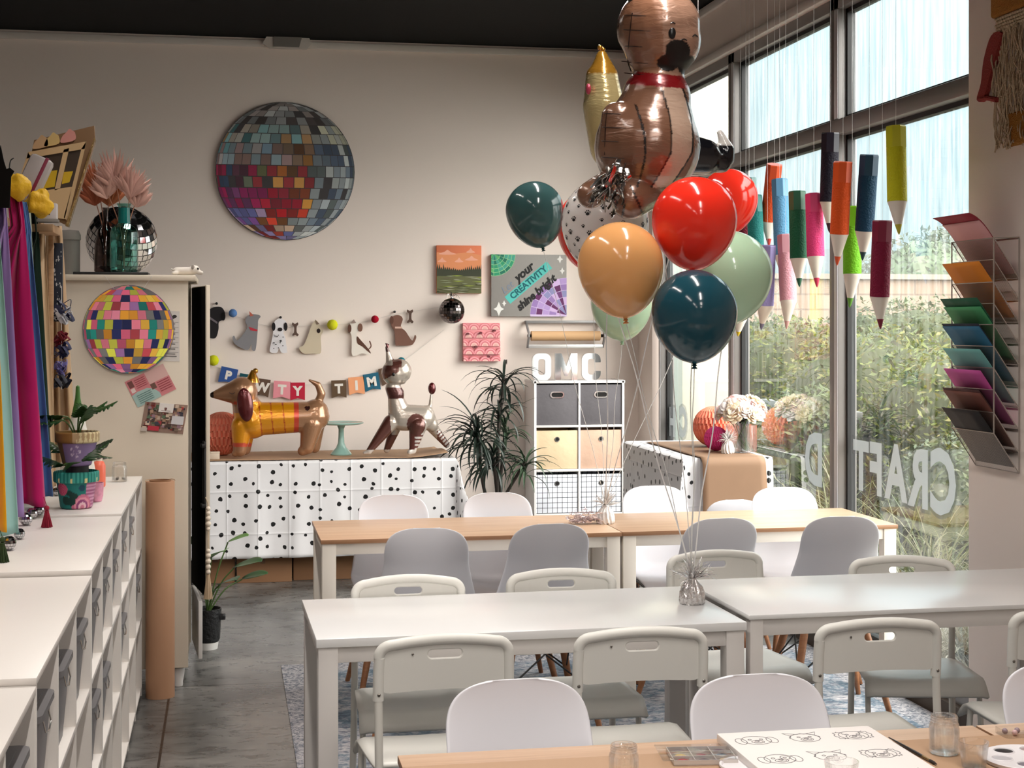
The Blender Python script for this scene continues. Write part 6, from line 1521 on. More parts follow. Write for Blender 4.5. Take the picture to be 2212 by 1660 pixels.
# ------------------------------------------------------------------ on top of the cabinet
ZT = CZT + .0255
c = W(263, 525, Y=7.27); mirror_ball(V((c.x, 7.27, ZT + .167)), .160, 17, 'mirror_ball', 'large mirror ball resting on top of the tall cabinet', rot=(.5, .3, 0))
b = B(); b.box((-.50, 7.0, ZT + .006), (.32, .20, .012), .003); tag(b.obj('black_tray', m_wire, at=(-.50, 7.0, ZT)), 'flat black tray under the glass bottles on the cabinet', 'tray')
m_tealg = thin_glass('teal_glass', (206, 238, 233), 1.0); m_darkg = thin_glass('dark_grey_glass', (196, 186, 184), 1.0)
def bottle(px, prof, m, nm, lab, Y, z0, n=36, sq=None):
    c = W(px, 600, Y=Y); t = thing(nm, lab, 'vase', (c.x, Y, z0)); b = B(); b.lathe(prof + [(max(.0005, p[0] - .003), p[1] + (.004 if i == 0 else 0)) for i, p in enumerate(prof)][::-1], n); b.obj('glass_body', m, t); return t, c
b1, c1 = bottle(268, [(.001, .001), (.056, .001), (.060, .008), (.061, .03), (.061, .175), (.056, .192), (.040, .205), (.026, .213), (.024, .225), (.025, .285), (.030, .300), (.032, .304)], m_tealg, 'glass_vase', 'teal apothecary glass vase in front of the mirror ball', 6.955, ZT + .0125)
b = B(); b.lathe([(.0265, .216), (.0255, .285)], 30); b.obj('neck_band', mat('deep_teal_glaze', (8, 104, 100), .15), b1)
b2, c2 = bottle(228, [(.001, .001), (.045, .001), (.050, .01), (.050, .06), (.047, .13), (.034, .19), (.016, .215), (.012, .235), (.012, .285), (.015, .292)], m_darkg, 'glass_vase', 'smoky dark glass vase left of the teal one', 7.05, ZT + .0125)
def palm(par, base, n, cols, hgt, sp, seed, up):
    q = random.Random(seed)
    for i, (colr, lean, hh, ln) in enumerate(cols):
        tip = V((lean, q.gauss(0, .02), hh)); st = B(); st.tube(bez([base, (lean * .2, 0, base[2] + (hh - base[2]) * .5), tip], 6), .0025, 6); s_ = st.obj('stem', mat('dried_stem', (170, 120, 96), .8), par)
        b = B()
        for k_ in range(n):
            f_ = k_ / (n - 1); a = (f_ - .5) * 1.7 + lean * 3; L_ = ln * 1.12 * (1 - .5 * abs(f_ - .5)) * q.uniform(.85, 1.1)
            d = V((math.sin(a), q.gauss(0, .22) - .1, math.cos(a))).normalized(); sd = V((d.z, 0, -d.x)).normalized(); o_ = tip - V((0, 0, .035)) + V((0, -.002 * k_ % .01, 0))
            w = .011 * q.uniform(.8, 1.2); b.add([o_ - sd * .002, o_ + d * L_ * .45 - sd * w + V((0, .004, 0)), o_ + d * L_, o_ + d * L_ * .45 + sd * w, o_ + sd * .002, o_ + d * L_ * .45 + V((0, -.006, 0))], [[0, 1, 5], [1, 2, 5], [2, 3, 5], [3, 4, 5], [4, 0, 5]])
        o = b.obj('dried_palm', mat('palm_%d%d%d' % colr, colr, .75, var=(20, .12)), par, sharp=180); o['kind'] = 'stuff'
palm(b2, (0, 0, .03), 22, [((196, 112, 76), -.028, .372, .165), ((206, 128, 88), .014, .335, .15), ((178, 96, 66), -.045, .335, .12)], 0, 0, 3, 0)
palm(b1, (0, 0, .02), 20, [((206, 160, 146), -.035, .40, .17), ((212, 166, 152), .030, .365, .14), ((222, 176, 160), -.075, .36, .12), ((216, 172, 158), .052, .325, .11)], 0, 0, 6, 0)
# clear tub and small toy dog
m_tub = smoke('frosted_tub', (190, 186, 180), .45)
c = W(150, 600, Y=7.05); t = thing('plastic_tub', 'frosted plastic tub with rounded lid on the cabinet behind the curtain', 'tub', (c.x, 7.05, ZT)); b = B(); b.lathe([(.001, .001), (.044, .001), (.046, .01), (.046, .16), (.044, .16), (.043, .006), (.001, .006)], 28); b.obj('tub_body', m_tub, t); b = B(); b.lathe([(.049, .158), (.049, .18), (.040, .20), (.001, .204)], 28); b.obj('lid', m_tub, t)
c = W(405, 605, Y=6.96); t = thing('toy_dog', 'small white toy dog lying at the cabinet top corner', 'toy', (c.x, 6.96, ZT + .0))
vs, fs = blob([((-.045, 0, .020), (.02, 0, .020), .018, .019), ((.03, -.005, .026), (.034, -.005, .026), .021, .02), ((.05, -.012, .014), (.062, -.02, .012), .011, .009), ((-.05, -.02, .010), (-.062, -.03, .010), .010, .008), ((-.06, 0, .022), (-.07, .01, .03), .006, .004)], .004, 4)
b = B(); b.add(vs, fs); b.obj('body', mat('white_plush', (216, 208, 198), .9), t, sharp=180); b = B(); b.ball((.046, -.020, .030), .005, 10, 8); b.obj('nose', dog_eye, t)
b = B(); b.ball((.024, -.022, .036), 1, 10, 8, (.007, .004, .012)); b.obj('ear', mat('grey_plush', (150, 142, 134), .9), t)

# ------------------------------------------------------------------ display rack with hanging fabrics
m_pine = wood_mat('pine_rack', (170, 132, 96), (192, 154, 116), (206, 172, 134), 1.0, .55)
RZ = 1.965
t = thing('display_rack', 'wooden display rack standing behind the organizers, carrying hanging fabrics', 'rack', (-.95, 5.3, 0)); rk = t
B().box((.02, 0, RZ), (.37, 1.66, .03), .003).obj('top_shelf', m_pine, t); B().box((.262, .70, RZ), (.112, .26, .03), .003).obj('end_shelf', m_pine, t)
for sx_ in (.0, .30):
    for sy_ in (-.81, .81): B().box((sx_ - .0, sy_, RZ / 2 - .008), (.035, .035, RZ - .015 - (0 if sx_ == 0 else 0)), .003).obj('post', m_pine, t) if sx_ == 0 else B().box((.285, .805, (RZ + .955) / 2 - .006), (.018, .02, RZ - .955 - .02), .002).obj('post', m_pine, t) if sy_ > 0 else None
b = B(); b.cyl((.19, -.8, RZ - .035), (.19, .6, RZ - .035), .008, n=12); b.obj('rail', m_pine, t)
def cloth_mat(nm, c, r=.7): return mat('cloth_' + nm, c, r, 0, .2, Sheen__Weight=.15)
FAB = [('golden yellow', (236, 168, 22), 4.44, (-14, 440), (22, 1166), .40), ('pale aqua', (150, 194, 190), 4.56, (-12, 440), (36, 1158), .36), ('lavender', (150, 120, 176), 4.92, (12, 440), (55, 1126), .36), ('magenta', (176, 16, 92), 5.27, (44, 424), (98, 1101), .40),
       ('cornflower blue', (92, 132, 190), 5.43, (58, 440), (119, 1086), .40), ('mint white', (200, 214, 200), 5.55, (66, 448), (96, 1000), .36), ('dark green', (24, 46, 34), 5.66, (78, 446), (113, 1020), .36), ('beige', (198, 168, 132), 5.80, (90, 470), (118, 1055), .34)]
for nm, colr, D, tp, bt, wd in FAB:
    Y_ = W(bt[0], bt[1], D=D).y; a, e = W(tp[0], tp[1], Y=Y_), W(bt[0], bt[1], Y=Y_); e.z = max(e.z, .958); q = random.Random(nm); ph = q.random() * 6
    zt = a.z + .005
    def fn(u, v):
        xr = lerp(a.x, e.x, v ** .8); zz_ = lerp(zt, e.z, v); w = lerp(.045, wd, min(1, max(0, (1.93 - zz_) / .35)) ** .8); x = xr - u * w
        amp = .006 + .020 * v ** .6
        return V((x + .006 * math.sin(u * 17 + ph), Y_ + amp * math.sin(u * 2 * PI * 4.5 + ph + .7 * math.sin(v * 2.5)) + .012 * (1 - v) * math.sin(u * 40), zz_ - .012 * math.sin(u * 5 + ph) * v + (.012 * v)))
    b = B(); b.grid(fn, 60, 40); o = b.obj('hanging_fabric', cloth_mat(nm.replace(' ', '_'), colr), at=((a.x + e.x) / 2, Y_, zt), solid=.0018, sharp=180); tag(o, '%s fabric hanging in soft pleats on the rack' % nm, 'fabric', 'fabrics hanging on the rack')
def fn(u, v):
    x = lerp(lerp(-.735, -.70, v), lerp(-.655, -.585, v), u); return V((x, 6.30 + .018 * math.sin(u * 2 * PI * 3 + 1) * (.5 + v), lerp(2.0, 1.26, v)))
b = B(); b.grid(fn, 40, 20)
c0_, c1_ = W(112, 480, Y=6.3), W(166, 880, Y=6.3)
def fn(u, v):
    xr = lerp(W(133, 480, Y=6.3).x, W(166, 880, Y=6.3).x, v); x = xr - (1 - u) * lerp(.06, .13, v); return V((x, 6.30 + .016 * math.sin(u * 2 * PI * 3 + 1) * (.5 + v), lerp(2.0, 1.06, v)))
b = B(); b.grid(fn, 40, 24); tag(b.obj('hanging_fabric', cloth_mat('tan', (186, 154, 118)), at=(c0_.x, 6.3, 2.0), solid=.0018, sharp=180), 'tan fabric hanging apart from the others against the tall cabinet', 'fabric', 'fabrics hanging on the rack')
bh = B(); bh.cyl((rk.location.x * 0 + .13, .8, RZ - .06), (.13, 1.02, RZ + .03), .008, n=8); bh.obj('hook_arm', m_pine, rk)
# dark speckled canvas on the rack end
a, e = W(109, 525, Y=6.16), W(135, 695, Y=6.16); t = thing('dark_canvas', 'narrow dark canvas with white speckles hanging on the rack end', 'painting', ((a.x + e.x) / 2, 6.17, (a.z + e.z) / 2))
w_, h_ = e.x - a.x, a.z - e.z; b = B(); b.box((0, 0, 0), (w_, .03, h_), .003); b.obj('canvas', mat('navy_canvas', (34, 40, 54), .7, var=(20, .4)), t)
b = B(); q = random.Random(6)
for k_ in range(34): b.prism(circ(q.uniform(.001, .0035), 6, (q.uniform(-.45, .45) * w_, q.uniform(-.47, .47) * h_), 1, q.uniform(1, 3)), .0, .0006, face_back(0, -.0150, 0))
o = b.obj('speckles', mat('white_speckle', (190, 190, 190), .7), t); o['kind'] = 'stuff'
# crumpled ribbon rosettes hanging down the rack end
c = W(133, 775, Y=6.14); t = thing('ribbon_garland', 'cluster of navy, purple and red ribbon bows hanging beside the fabrics', 'garland', c); q = random.Random(14)
for nm, colr, cz in (('ribbon_bow', (120, 20, 38), .075), ('ribbon_bow', (40, 40, 78), .03), ('ribbon_bow', (112, 104, 168), -.03), ('ribbon_bow', (30, 30, 44), -.09), ('ribbon_bow', (206, 206, 214), .16), ('ribbon_bow', (34, 36, 70), .19)):
    b = B()
    for k_ in range(9):
        a_ = q.random() * 6.28; p = V((q.gauss(0, .012), q.gauss(0, .01), cz + q.gauss(0, .012))); b.tube(bez([p, p + V((.028 * math.cos(a_), .02 * math.sin(a_), .016)), p + V((.03 * math.cos(a_ + .7), .02 * math.sin(a_), -.014)), p], 5), .008, 5, flat=.2)
    b.obj(nm, mat('ribbon_%d%d%d' % colr, colr, .5), t)
b = B(); b.cyl((0, 0, .28), (0, 0, -.12), .0015, n=6); b.obj('cord', m_ribbon, t)

# ------------------------------------------------------------------ things on the rack's top shelf
ZR = RZ + .0155
def flatpoly(b, pts, Y, th, y0=0.0): b.prism(pp(pts, Y), -y0, th - y0, FB(Y))
YB_ = 5.98
t = thing('craft_kit', 'cut-out wooden house craft kit wrapped in clear film, leaning on the rack top', 'craft kit', W(110, 470, Y=YB_)); loc = V(t.location)
b = B(); flatpoly(b, [(75, 304), (204, 273), (206, 300), (168, 420), (146, 488), (128, 480), (60, 380)], YB_ + .03, .018); b.obj('brown_backing', mat('brown_backing_card', (146, 112, 78), .7), t, at=None, world=True)
b = B()
for poly in ([(61, 329), (187, 306), (183, 322), (58, 343)], [(61, 329), (66, 338), (52, 376), (40, 430), (30, 424)], [(138, 324), (150, 320), (130, 408), (118, 412)], [(176, 322), (187, 306), (146, 478), (138, 470), (156, 404)], [(36, 428), (42, 418), (95, 412), (156, 404), (140, 474), (60, 460)]): flatpoly(b, poly, YB_, .006)
b.obj('house_front', mat('birch_ply', (222, 188, 140), .6, var=(6, .04)), t, world=True)
b = B(); flatpoly(b, [(60, 342), (140, 324), (120, 412), (44, 420)], YB_ + .010, .004); flatpoly(b, [(150, 322), (178, 318), (158, 406), (130, 410)], YB_ + .010, .004); b.obj('dark_window', mat('kit_window_dark', (70, 56, 44), .3), t, world=True)
for colr, nm, cx_ in (((214, 176, 132), 'scallop_trim', 87), ((228, 196, 128), 'scallop_trim', 112), ((226, 156, 146), 'pink_trim', 147)):
    b = B(); y_ = 312 - (cx_ - 87) * .22; flatpoly(b, bez2([(cx_ - 15, y_ + 10), (cx_ - 12, y_ - 4), (cx_ - 4, y_ - 12), (cx_ + 3, y_ - 20), (cx_ + 10, y_ - 16), (cx_ + 15, y_ - 12), (cx_ + 15, y_ + 4)], 4), YB_ + .004, .004); b.obj(nm, mat('trim_%d%d%d' % colr, colr, .6), t, world=True)
b = B(); flatpoly(b, [(168, 420), (206, 300), (208, 304), (150, 492), (144, 490)], YB_ - .006, .05); b.obj('film_edge', mat('crinkled_film', (150, 120, 70), .12, .3, bump=(60, .8, .01)), t, world=True)
b = B(); flatpoly(b, [(92, 372), (124, 368), (118, 404), (90, 408)], YB_ + .006, .003); flatpoly(b, [(136, 372), (158, 370), (150, 394), (134, 398)], YB_ + .006, .003); b.obj('yellow_insert', mat('yellow_insert', (226, 186, 30), .6), t, world=True)
c = W(72, 388, Y=5.72); t = thing('gift_box', 'frosted crystal-shaped gift box with a dark red ribbon on the rack top', 'box', c)
M = Matrix.Rotation(.42, 4, 'Y'); b = B(); b.box((0, 0, 0), (.085, .06, .175), .016, 2, M); b.obj('frosted_box', mat('frosted_white_plastic', (206, 198, 196), .3, Transmission__Weight=.25), t); b = B(); b.box((.018, -.0315, 0), (.012, .003, .178), .001, 2, M); b.box((.018, 0, .0885), (.012, .062, .003), .001, 2, M); b.obj('ribbon', mat('wine_ribbon', (132, 34, 62), .5), t)
c = W(104, 478, Y=5.8); t = thing('small_box', 'small white box with a dark square window on the rack top', 'box', (c.x, 5.8, ZR)); B().box((0, 0, .035), (.065, .05, .07), .004).obj('carton', mat('white_carton', (206, 200, 200), .5), t); B().box((-.004, -.0255, .045), (.026, .002, .038)).obj('window', m_dark, t); B().box((0, 0, .006), (.075, .06, .012), .003).obj('clear_base', m_tub, t)
def crumple(name, label, c, r, mm, seed, cat='tissue paper', group='yellow tissue wads'):
    b = B(); b.ball((0, 0, 0), r, 40, 26)
    for i, p in enumerate(b.v): b.v[i] = p * (1 + .4 * noise.noise(p * (1.3 / r) + V((seed, 0, 0))) + .16 * abs(noise.noise(p * (3.6 / r) + V((0, seed, 0)))))
    o = b.obj(name, mm, sharp=180); o.location = c; return tag(o, label, cat, group)
my = mat('yellow_tissue', (230, 180, 24), .6, bump=(50, .6, .01))
crumple('tissue_wad', 'yellow tissue paper wad beside the black cutout on the rack top', W(34, 402, Y=5.45) , .045, my, 2)
crumple('tissue_wad', 'yellow tissue paper wad below the frosted gift box', W(86, 440, Y=5.66), .045, my, 7)
c = W(6, 430, Y=5.1); t = thing('black_cutout', 'black castle-shaped card cutout on the rack top at the picture edge', 'cutout', (c.x, 5.1, ZR)); k5 = 4.95 / F
b = B(); b.prism([(-.10, 0), (.022, 0), (.026, .10), (.036, .118), (.024, .128), (.012, .124), (.004, .150), (-.006, .20), (-.014, .15), (-.03, .12), (-.10, .14)], 0, .012, Mf); b.obj('card', m_dark, t)
b = B(); b.tube(bez([(.020, -.006, .12), (.024, -.006, .15), (.034, -.006, .16)], 5), .002, 5); b.obj('wire_loop', m_wire, t)

# ------------------------------------------------------------------ on the organizers: small mirror balls, tassels, pots, jar
for i, (px, py, r, lab) in enumerate(((19, 1190, .0215, 'small mirror ball under the golden fabric'), (42, 1166, .017, 'small mirror ball under the aqua fabric'), (56, 1136, .0215, 'small mirror ball under the lavender fabric'), (69, 1122, .019, 'small mirror ball under the magenta fabric, lavender side'), (84, 1114, .019, 'small mirror ball under the magenta fabric, tassel side'), (121, 1072, .016, 'small mirror ball peeking out between the blue fabric and the teal pot'))):
    h_ = UT['B'] if py > 1118 else UT['A']; c = W(px, py, Z=h_); y_ = c.y
    hh = UT['B'] if c.y < 5.47 else UT['A']
    mirror_ball(V((c.x, c.y, hh + r + .0008)), r, 8, 'small_mirror_ball', lab, 'mirror ball', None, 'small mirror balls on the organizers')
def tassel(px, py, colr, lab, h_):
    c = W(px, py, Z=h_); hh = UT['B'] if c.y < 5.47 else UT['A']; t = thing('tassel', lab, 'tassel', (c.x, c.y, hh), 0, 'thread tassels'); m_ = mat('thread_%d%d%d' % colr, colr, .85)
    b = B()
    for k_ in range(46): a = k_ * 2.4; r = .019 * math.sqrt((k_ + .5) / 46); b.tube([(.25 * r * math.cos(a), .25 * r * math.sin(a), .055), (.6 * r * math.cos(a), .6 * r * math.sin(a), .03), (r * math.cos(a), r * math.sin(a), .001)], .0013, 4)
    o = b.obj('fringe', m_, t); o['kind'] = 'stuff'
    b = B(); b.ball((0, 0, .064), .0085, 12, 8); b.tube([(.006 * math.cos(a), .006 * math.sin(a), .054) for a in [k_ * PI / 6 for k_ in range(12)]], .0022, 5, closed=True); b.tube([(0, 0, .072), (-.01, .0, .10)], .001, 4); b.obj('head', m_, t)
tassel(101, 1140, (140, 14, 44), 'dark red tassel standing on the organizer below the blue fabric', UT['B'])
tassel(5, 1216, (44, 62, 26), 'dark green tassel below the golden fabric', UT['B'])
def monstera(par, n, R, z0, seed, up=.6, m=None):
    q = random.Random(seed)
    for i in range(n):
        az = 2.4 * i + q.random(); el = q.uniform(.25, 1.2) * up + .15; L = R * q.uniform(.8, 1.25); tip = V((math.cos(az) * math.cos(el), math.sin(az) * math.cos(el), math.sin(el))) * L + V((0, 0, z0))
        st = B(); st.tube(bez([(0, 0, z0 - .02), tip * .5 + V((0, 0, z0 * .5 + .02)), tip], 5), .0028, 5); s_ = st.obj('stem', mat('green_stem', (70, 96, 44), .5), par)
        ln, wd = .085 * q.uniform(.8, 1.2), .036; d = V((math.cos(az), math.sin(az), .35 + q.gauss(0, .4))).normalized(); sd = V((-math.sin(az), math.cos(az), q.gauss(0, .4))).normalized(); nn = d.cross(sd)
        out = []
        for k_ in range(17):
            f_ = k_ / 16; w = wd * math.sin(PI * min(1, f_ * .93 + .05)) ** .75
            if k_ in (5, 8, 11, 14): w *= .45
            out.append((f_, w))
        vs = [tip + d * (f_ * ln) - sd * w + nn * (-.012 * (w / wd)) for f_, w in out] + [tip + d * (f_ * ln) for f_, w in out] + [tip + d * (f_ * ln) + sd * w + nn * (-.012 * (w / wd)) for f_, w in out]
        fs = []
        for k_ in range(16): fs += [[k_, k_ + 1, 17 + k_ + 1, 17 + k_], [17 + k_, 18 + k_, 35 + k_, 34 + k_]]
        b = B(); b.add(vs, fs); b.obj('leaf', m or mat('glossy_leaf', (44, 76, 36), .3, var=(30, .3)), par, solid=.0008, sharp=180)
def pot(name, label, c, prof, colfn, nu=150, nv=60):
    t = thing(name, label, 'potted plant', c, 0, 'painted pots on the organizer'); b = B()
    zs = [p[1] for p in prof]; Lp = [0]
    for p, q_ in zip(prof, prof[1:]): Lp.append(Lp[-1] + math.dist(p, q_))
    tab_r = [(l, p[0]) for l, p in zip(Lp, prof)]; tab_z = [(l, p[1]) for l, p in zip(Lp, prof)]
    def fn(u, v): l = v * Lp[-1]; r = interp(tab_r, l); return V((r * math.cos(2 * PI * u), r * math.sin(2 * PI * u), interp(tab_z, l)))
    b.grid(fn, nu, nv, closed_u=True)
    for i, p in enumerate(b.v): b.col[i] = lin(colfn(math.atan2(p.y, p.x), p.z, math.hypot(p.x, p.y)))
    b.obj('pot', m_paint, t, sharp=50)
    b = B(); b.lathe([(.001, prof[-3][1] - .012), (prof[-3][0] - .006, prof[-3][1] - .012)], 24); b.obj('soil', mat('potting_soil', (48, 38, 30), .95), t); return t
AC = -PI / 2 - .12   # the side seen from the aisle
def da(a): 
    d = a - AC
    return (d + PI) % (2 * PI) - PI
PRB = [(.001, .001), (.050, .001), (.056, .006), (.068, .088), (.070, .094), (.077, .095), (.080, .099), (.080, .128), (.077, .133), (.073, .133), (.072, .10)]
def colA(a, z, r):
    x = da(a) * .07
    if z > .0945: return (226, 214, 150) if int((a + 10) * 11) % 7 == 0 and z < .11 else ((20, 120, 110) if int((a + 10) * 11) % 2 else (64, 160, 146))
    if (x + .045) ** 2 / .026 ** 2 + (z - .072) ** 2 / .022 ** 2 < 1: return (206, 96, 126) if (int(x * 300) + int(z * 300)) % 3 else (170, 50, 84)
    for cx_, cz, rx, rz in ((-.030, .032, .018, .016), (-.008, .028, .020, .014), (.004, .048, .018, .012), (-.012, .058, .014, .010)):
        if ((x - cx_) / rx) ** 2 + ((z - cz) / rz) ** 2 < 1: return (16, 56, 50)
    d = math.hypot(x - .040, z - .008)
    if d < .045: return ((214, 130, 156), (236, 196, 206), (150, 70, 120), (224, 150, 170), (200, 110, 140))[int(d / .009)]
    if x > .052: return (206, 150, 180) if (int(z * 160) % 2) else (160, 90, 130)
    if math.hypot(x - .036, z - .076) < .012: return (20, 70, 90)
    return (24, 118, 112)
c = W(165, 1098, Z=UT['A']); p1 = pot('painted_pot', 'teal painted pot with pink strawberry and rainbow, holding a leafy plant', (c.x, c.y, UT['A'] + .0005), PRB, colA); monstera(p1, 9, .085, .125, 5, .9)
def colB(a, z, r):
    x = da(a) * .07
    if z > .085: 
        if x > .01 and abs(((x * 60) % 1) - .5) < .12 + .3 * abs((z - .11) / .02): return (222, 206, 160)
        return (132, 96, 48) if x < 0 else (178, 150, 110)
    aa = math.atan2(z - .055, x - .008); rr2 = math.hypot(x - .008, z - .055)
    if rr2 < .022 and abs(math.cos(2.5 * aa)) > .75 and rr2 > .004 and (rr2 > .016 or abs(math.cos(2.5 * aa)) < .9): return (224, 206, 226)
    return (126, 98, 60) if x < -.045 else (146, 124, 166)
PRT = [(.001, .001), (.046, .001), (.050, .006), (.068, .082), (.069, .086), (.076, .087), (.078, .092), (.078, .120), (.075, .124), (.071, .124), (.070, .09)]
p2 = pot('painted_pot', 'purple and ochre painted pot with a flower, stacked above the teal pot', (c.x + .002, c.y + .012, UT['A'] + .150), PRT, colB); monstera(p2, 8, .085, .115, 8, .9)
b = B(); b.cyl((0, 0, -.055), (0, 0, .002), .040, n=24); b.obj('stand', mat('dark_plastic_stand', (40, 40, 40), .6), p2)
# striped cone behind
t = thing('paper_cone', 'white paper cone with a green painted tip behind the pots', 'decoration', (W(168, 900, Y=6.18).x, 6.18, UT['A']))
b = B(); b.lathe([(.085, .0005), (.024, .30)], 28); b.obj('cone', mat('white_paper', (222, 218, 208), .7), t); b = B(); b.lathe([(.0245, .298), (.010, .37), (.007, .415), (.001, .42)], 24); b.obj('green_tip', mat('green_paint', (64, 112, 44), .5), t)
# paint bottle and jar
c = W(214, 1052, Z=UT['A']); t = thing('paint_bottle', 'coral paint bottle with a white cap beside the pots', 'bottle', (c.x, c.y, UT['A'])); b = B(); b.lathe([(.001, .001), (.024, .001), (.026, .006), (.026, .085), (.020, .10), (.012, .106)], 24); b.obj('bottle', mat('coral_paint', (232, 112, 86), .3), t); b = B(); b.lathe([(.013, .104), (.013, .125), (.001, .127)], 18); b.obj('cap', mat('white_cap', (226, 220, 206), .4), t)
c = W(200, 1086, Z=UT['A']); t = thing('ceramic_cup', 'small pink patterned cup tucked behind the teal pot', 'cup', (c.x + .004, c.y + .03, UT['A'])); b = B(); b.lathe([(.001, .001), (.026, .001), (.032, .02), (.034, .07), (.031, .07), (.028, .02), (.001, .008)], 24); b.obj('cup', mat('pink_glaze', (222, 150, 176), .3, var=(60, .4)), t)
m_jar = real_glass('jar_glass')
def jar(name, label, c, r, h, water=0.0, cat='jar', grp=None, bits=0):
    t = thing(name, label, cat, c, 0, grp); b = B()
    pr = [(.001, .0012), (r * .9, .0012), (r, .006), (r, h * .70), (r * .95, h * .78), (r * .86, h * .82), (r * .86, h * .84), (r * .9, h * .845), (r * .9, h * .87), (r * .86, h * .875), (r * .86, h * .91), (r * .9, h * .915), (r * .9, h * .94), (r * .86, h * .95), (r * .88, h * .985), (r * .84, h), (r * .81, h * .98), (r * .82, h * .82), (r * .93, h * .70), (r * .93, .010), (.001, .008)]
    b.lathe(pr, 40); b.obj('glass', m_jar, t)
    if water: b = B(); b.lathe([(.001, .0085), (r * .92, .0105), (r * .92, water), (.001, water)], 36); b.obj('water', m_water, t)
    for k_ in range(bits):
        b = B(); b.ball((r * .55 * math.cos(k_ * 2.1), r * .55 * math.sin(k_ * 2.1), .014), .006, 10, 8); b.obj('bead', m_wire if k_ % 2 else mat('grey_bead', (120, 110, 100), .4), t)
    return t
c = W(258, 1041, Z=UT['A']); jar('glass_jar', 'empty clear glass jar with a few dark beads near the paper roll', (c.x, c.y, UT['A']), .031, .082, 0, 'jar', None, 5)

# ------------------------------------------------------------------ floor plant behind the cabinet door
t = thing('potted_fig', 'broad-leaved potted plant on the floor half hidden by the cabinet door', 'plant', (-.095, 7.72, 0))
b = B(); b.lathe([(.050, 0), (.055, .035), (.001, .036)], 24); b.obj('saucer', mat('white_ceramic', (222, 220, 216), .3), t); b = B(); b.lathe([(.055, .036), (.062, .05), (.070, .20), (.066, .20), (.062, .17), (.001, .17)], 28); b.obj('pot', mat('black_embossed_pot', (24, 24, 26), .3, bump=(60, .8, .01)), t)
b = B(); b.box((.074, -.02, .16), (.03, .03, .03), .005); b.obj('pot_handle', mat('black_embossed_pot', (24, 24, 26), .3), t)
q = random.Random(31)
for k_, (x, y, z, s_, g_) in enumerate(((.02, -.08, .46, .11, 1), (.13, -.02, .40, .12, 0), (.06, -.10, .33, .11, 0), (.17, .05, .33, .10, 0), (.0, -.1, .28, .10, 0), (.10, .02, .52, .09, 1), (-.05, .05, .5, .1, 0))):
    p = V((x, y, z)); st = B(); st.tube(bez([(0, 0, .17), p * .5 + V((0, 0, .12)), p], 5), .004, 6); st.obj('stem', mat('green_stem', (70, 96, 44), .5), t)
    d = V((x * 3 + .2, y * 2 - .3, .3)).normalized(); sd = V((-d.y, d.x, .2)).normalized(); b = B()
    def lf_(u, v): w = math.sin(PI * (v * .94 + .03)) ** .7; return p + d * (v * s_ * 1.4) + sd * ((u - .5) * s_ * w) + V((0, 0, -.25 * s_ * v * v + .12 * s_ * abs(u - .5)))
    b.grid(lf_, 8, 10); b.obj('leaf', mat('light_fig_leaf', (96, 140, 70), .4) if g_ else mat('fig_leaf', (52, 84, 50), .35, var=(20, .2)), t, solid=.001, sharp=180)
# ------------------------------------------------------------------ near oak tables: kraft paper, canvas, paints
ZN = .7405
b = B(); b.box((1.20, 2.725, ZN + .0008), (1.72, .51, .0012)); tag(b.obj('kraft_paper_sheet', m_kraft, at=(1.2, 2.725, ZN)), 'brown kraft paper covering the near oak table under the paints', 'paper sheet', 'kraft paper coverings')
ZK = ZN + .0016
t = thing('drawing_canvas', 'white canvas with nine pencilled dog faces lying on the near oak table', 'canvas', (1.165, 2.832, ZK)); 
CW, CH, CT = .335, .405, .019
b = B(); b.box((0, 0, CT / 2), (CW, CH, CT), .003); b.obj('canvas', mat('white_canvas_cloth', (232, 226, 222), .75, bump=(400, .15, .001)), t)
m_pencil = mat('grey_pencil_line', (112, 108, 108), .6)
def dogface(kind, cx_, cy_, s):
    """line drawing, returns outlines in canvas coordinates"""
    L = []; E = lambda x, y, a, c, n=16, a0=0, a1=2 * PI: [(cx_ + s * (x + a * math.cos(lerp(a0, a1, k / n))), cy_ + s * (y + c * math.sin(lerp(a0, a1, k / n)))) for k in range(n + 1)]
    L.append(E(0, 0, .62, .60)); L.append(E(0, -.22, .26, .22))
    if kind % 3 == 0: L += [E(-.66, -.05, .22, .42), E(.66, -.05, .22, .42)]
    elif kind % 3 == 1: L += [[(cx_ + s * x, cy_ + s * y) for x, y in ((-.52, .32), (-.72, .78), (-.2, .56))], [(cx_ + s * x, cy_ + s * y) for x, y in ((.52, .32), (.72, .78), (.2, .56))]]
    else: 
        for sg in (-1, 1): L.append([(cx_ + s * sg * (.55 + .22 * math.cos(a) + .04 * math.cos(7 * a)), cy_ + s * (.05 + .5 * math.sin(a) + .05 * math.sin(9 * a))) for a in [k * PI / 14 for k in range(29)]])
    L += [E(-.24, .12, .07, .08, 8), E(.24, .12, .07, .08, 8), E(0, -.12, .10, .06, 8), E(-.09, -.24, .09, .07, 8, PI, 2 * PI), E(.09, -.24, .09, .07, 8, PI, 2 * PI)]
    if kind in (3, 8): L.append(E(.26, .14, .19, .24, 12))
    if kind in (1, 4): L.append([(cx_ + s * (.62 * math.cos(a) * (1 + .07 * math.sin(11 * a))), cy_ + s * (.6 * math.sin(a) * (1 + .07 * math.sin(13 * a)))) for a in [k * PI / 30 for k in range(31)]])
    return L
b = B()
for r_ in range(3):
    for c_ in range(3):
        for ln in dogface(r_ * 3 + c_, -.105 + .105 * c_, .135 - .135 * r_, .050): b.tube([(p[0], p[1], CT + .0002) for p in ln], .0009, 5, flat=.5)
o = b.obj('pencil_drawing', m_pencil, t); o['kind'] = 'stuff'
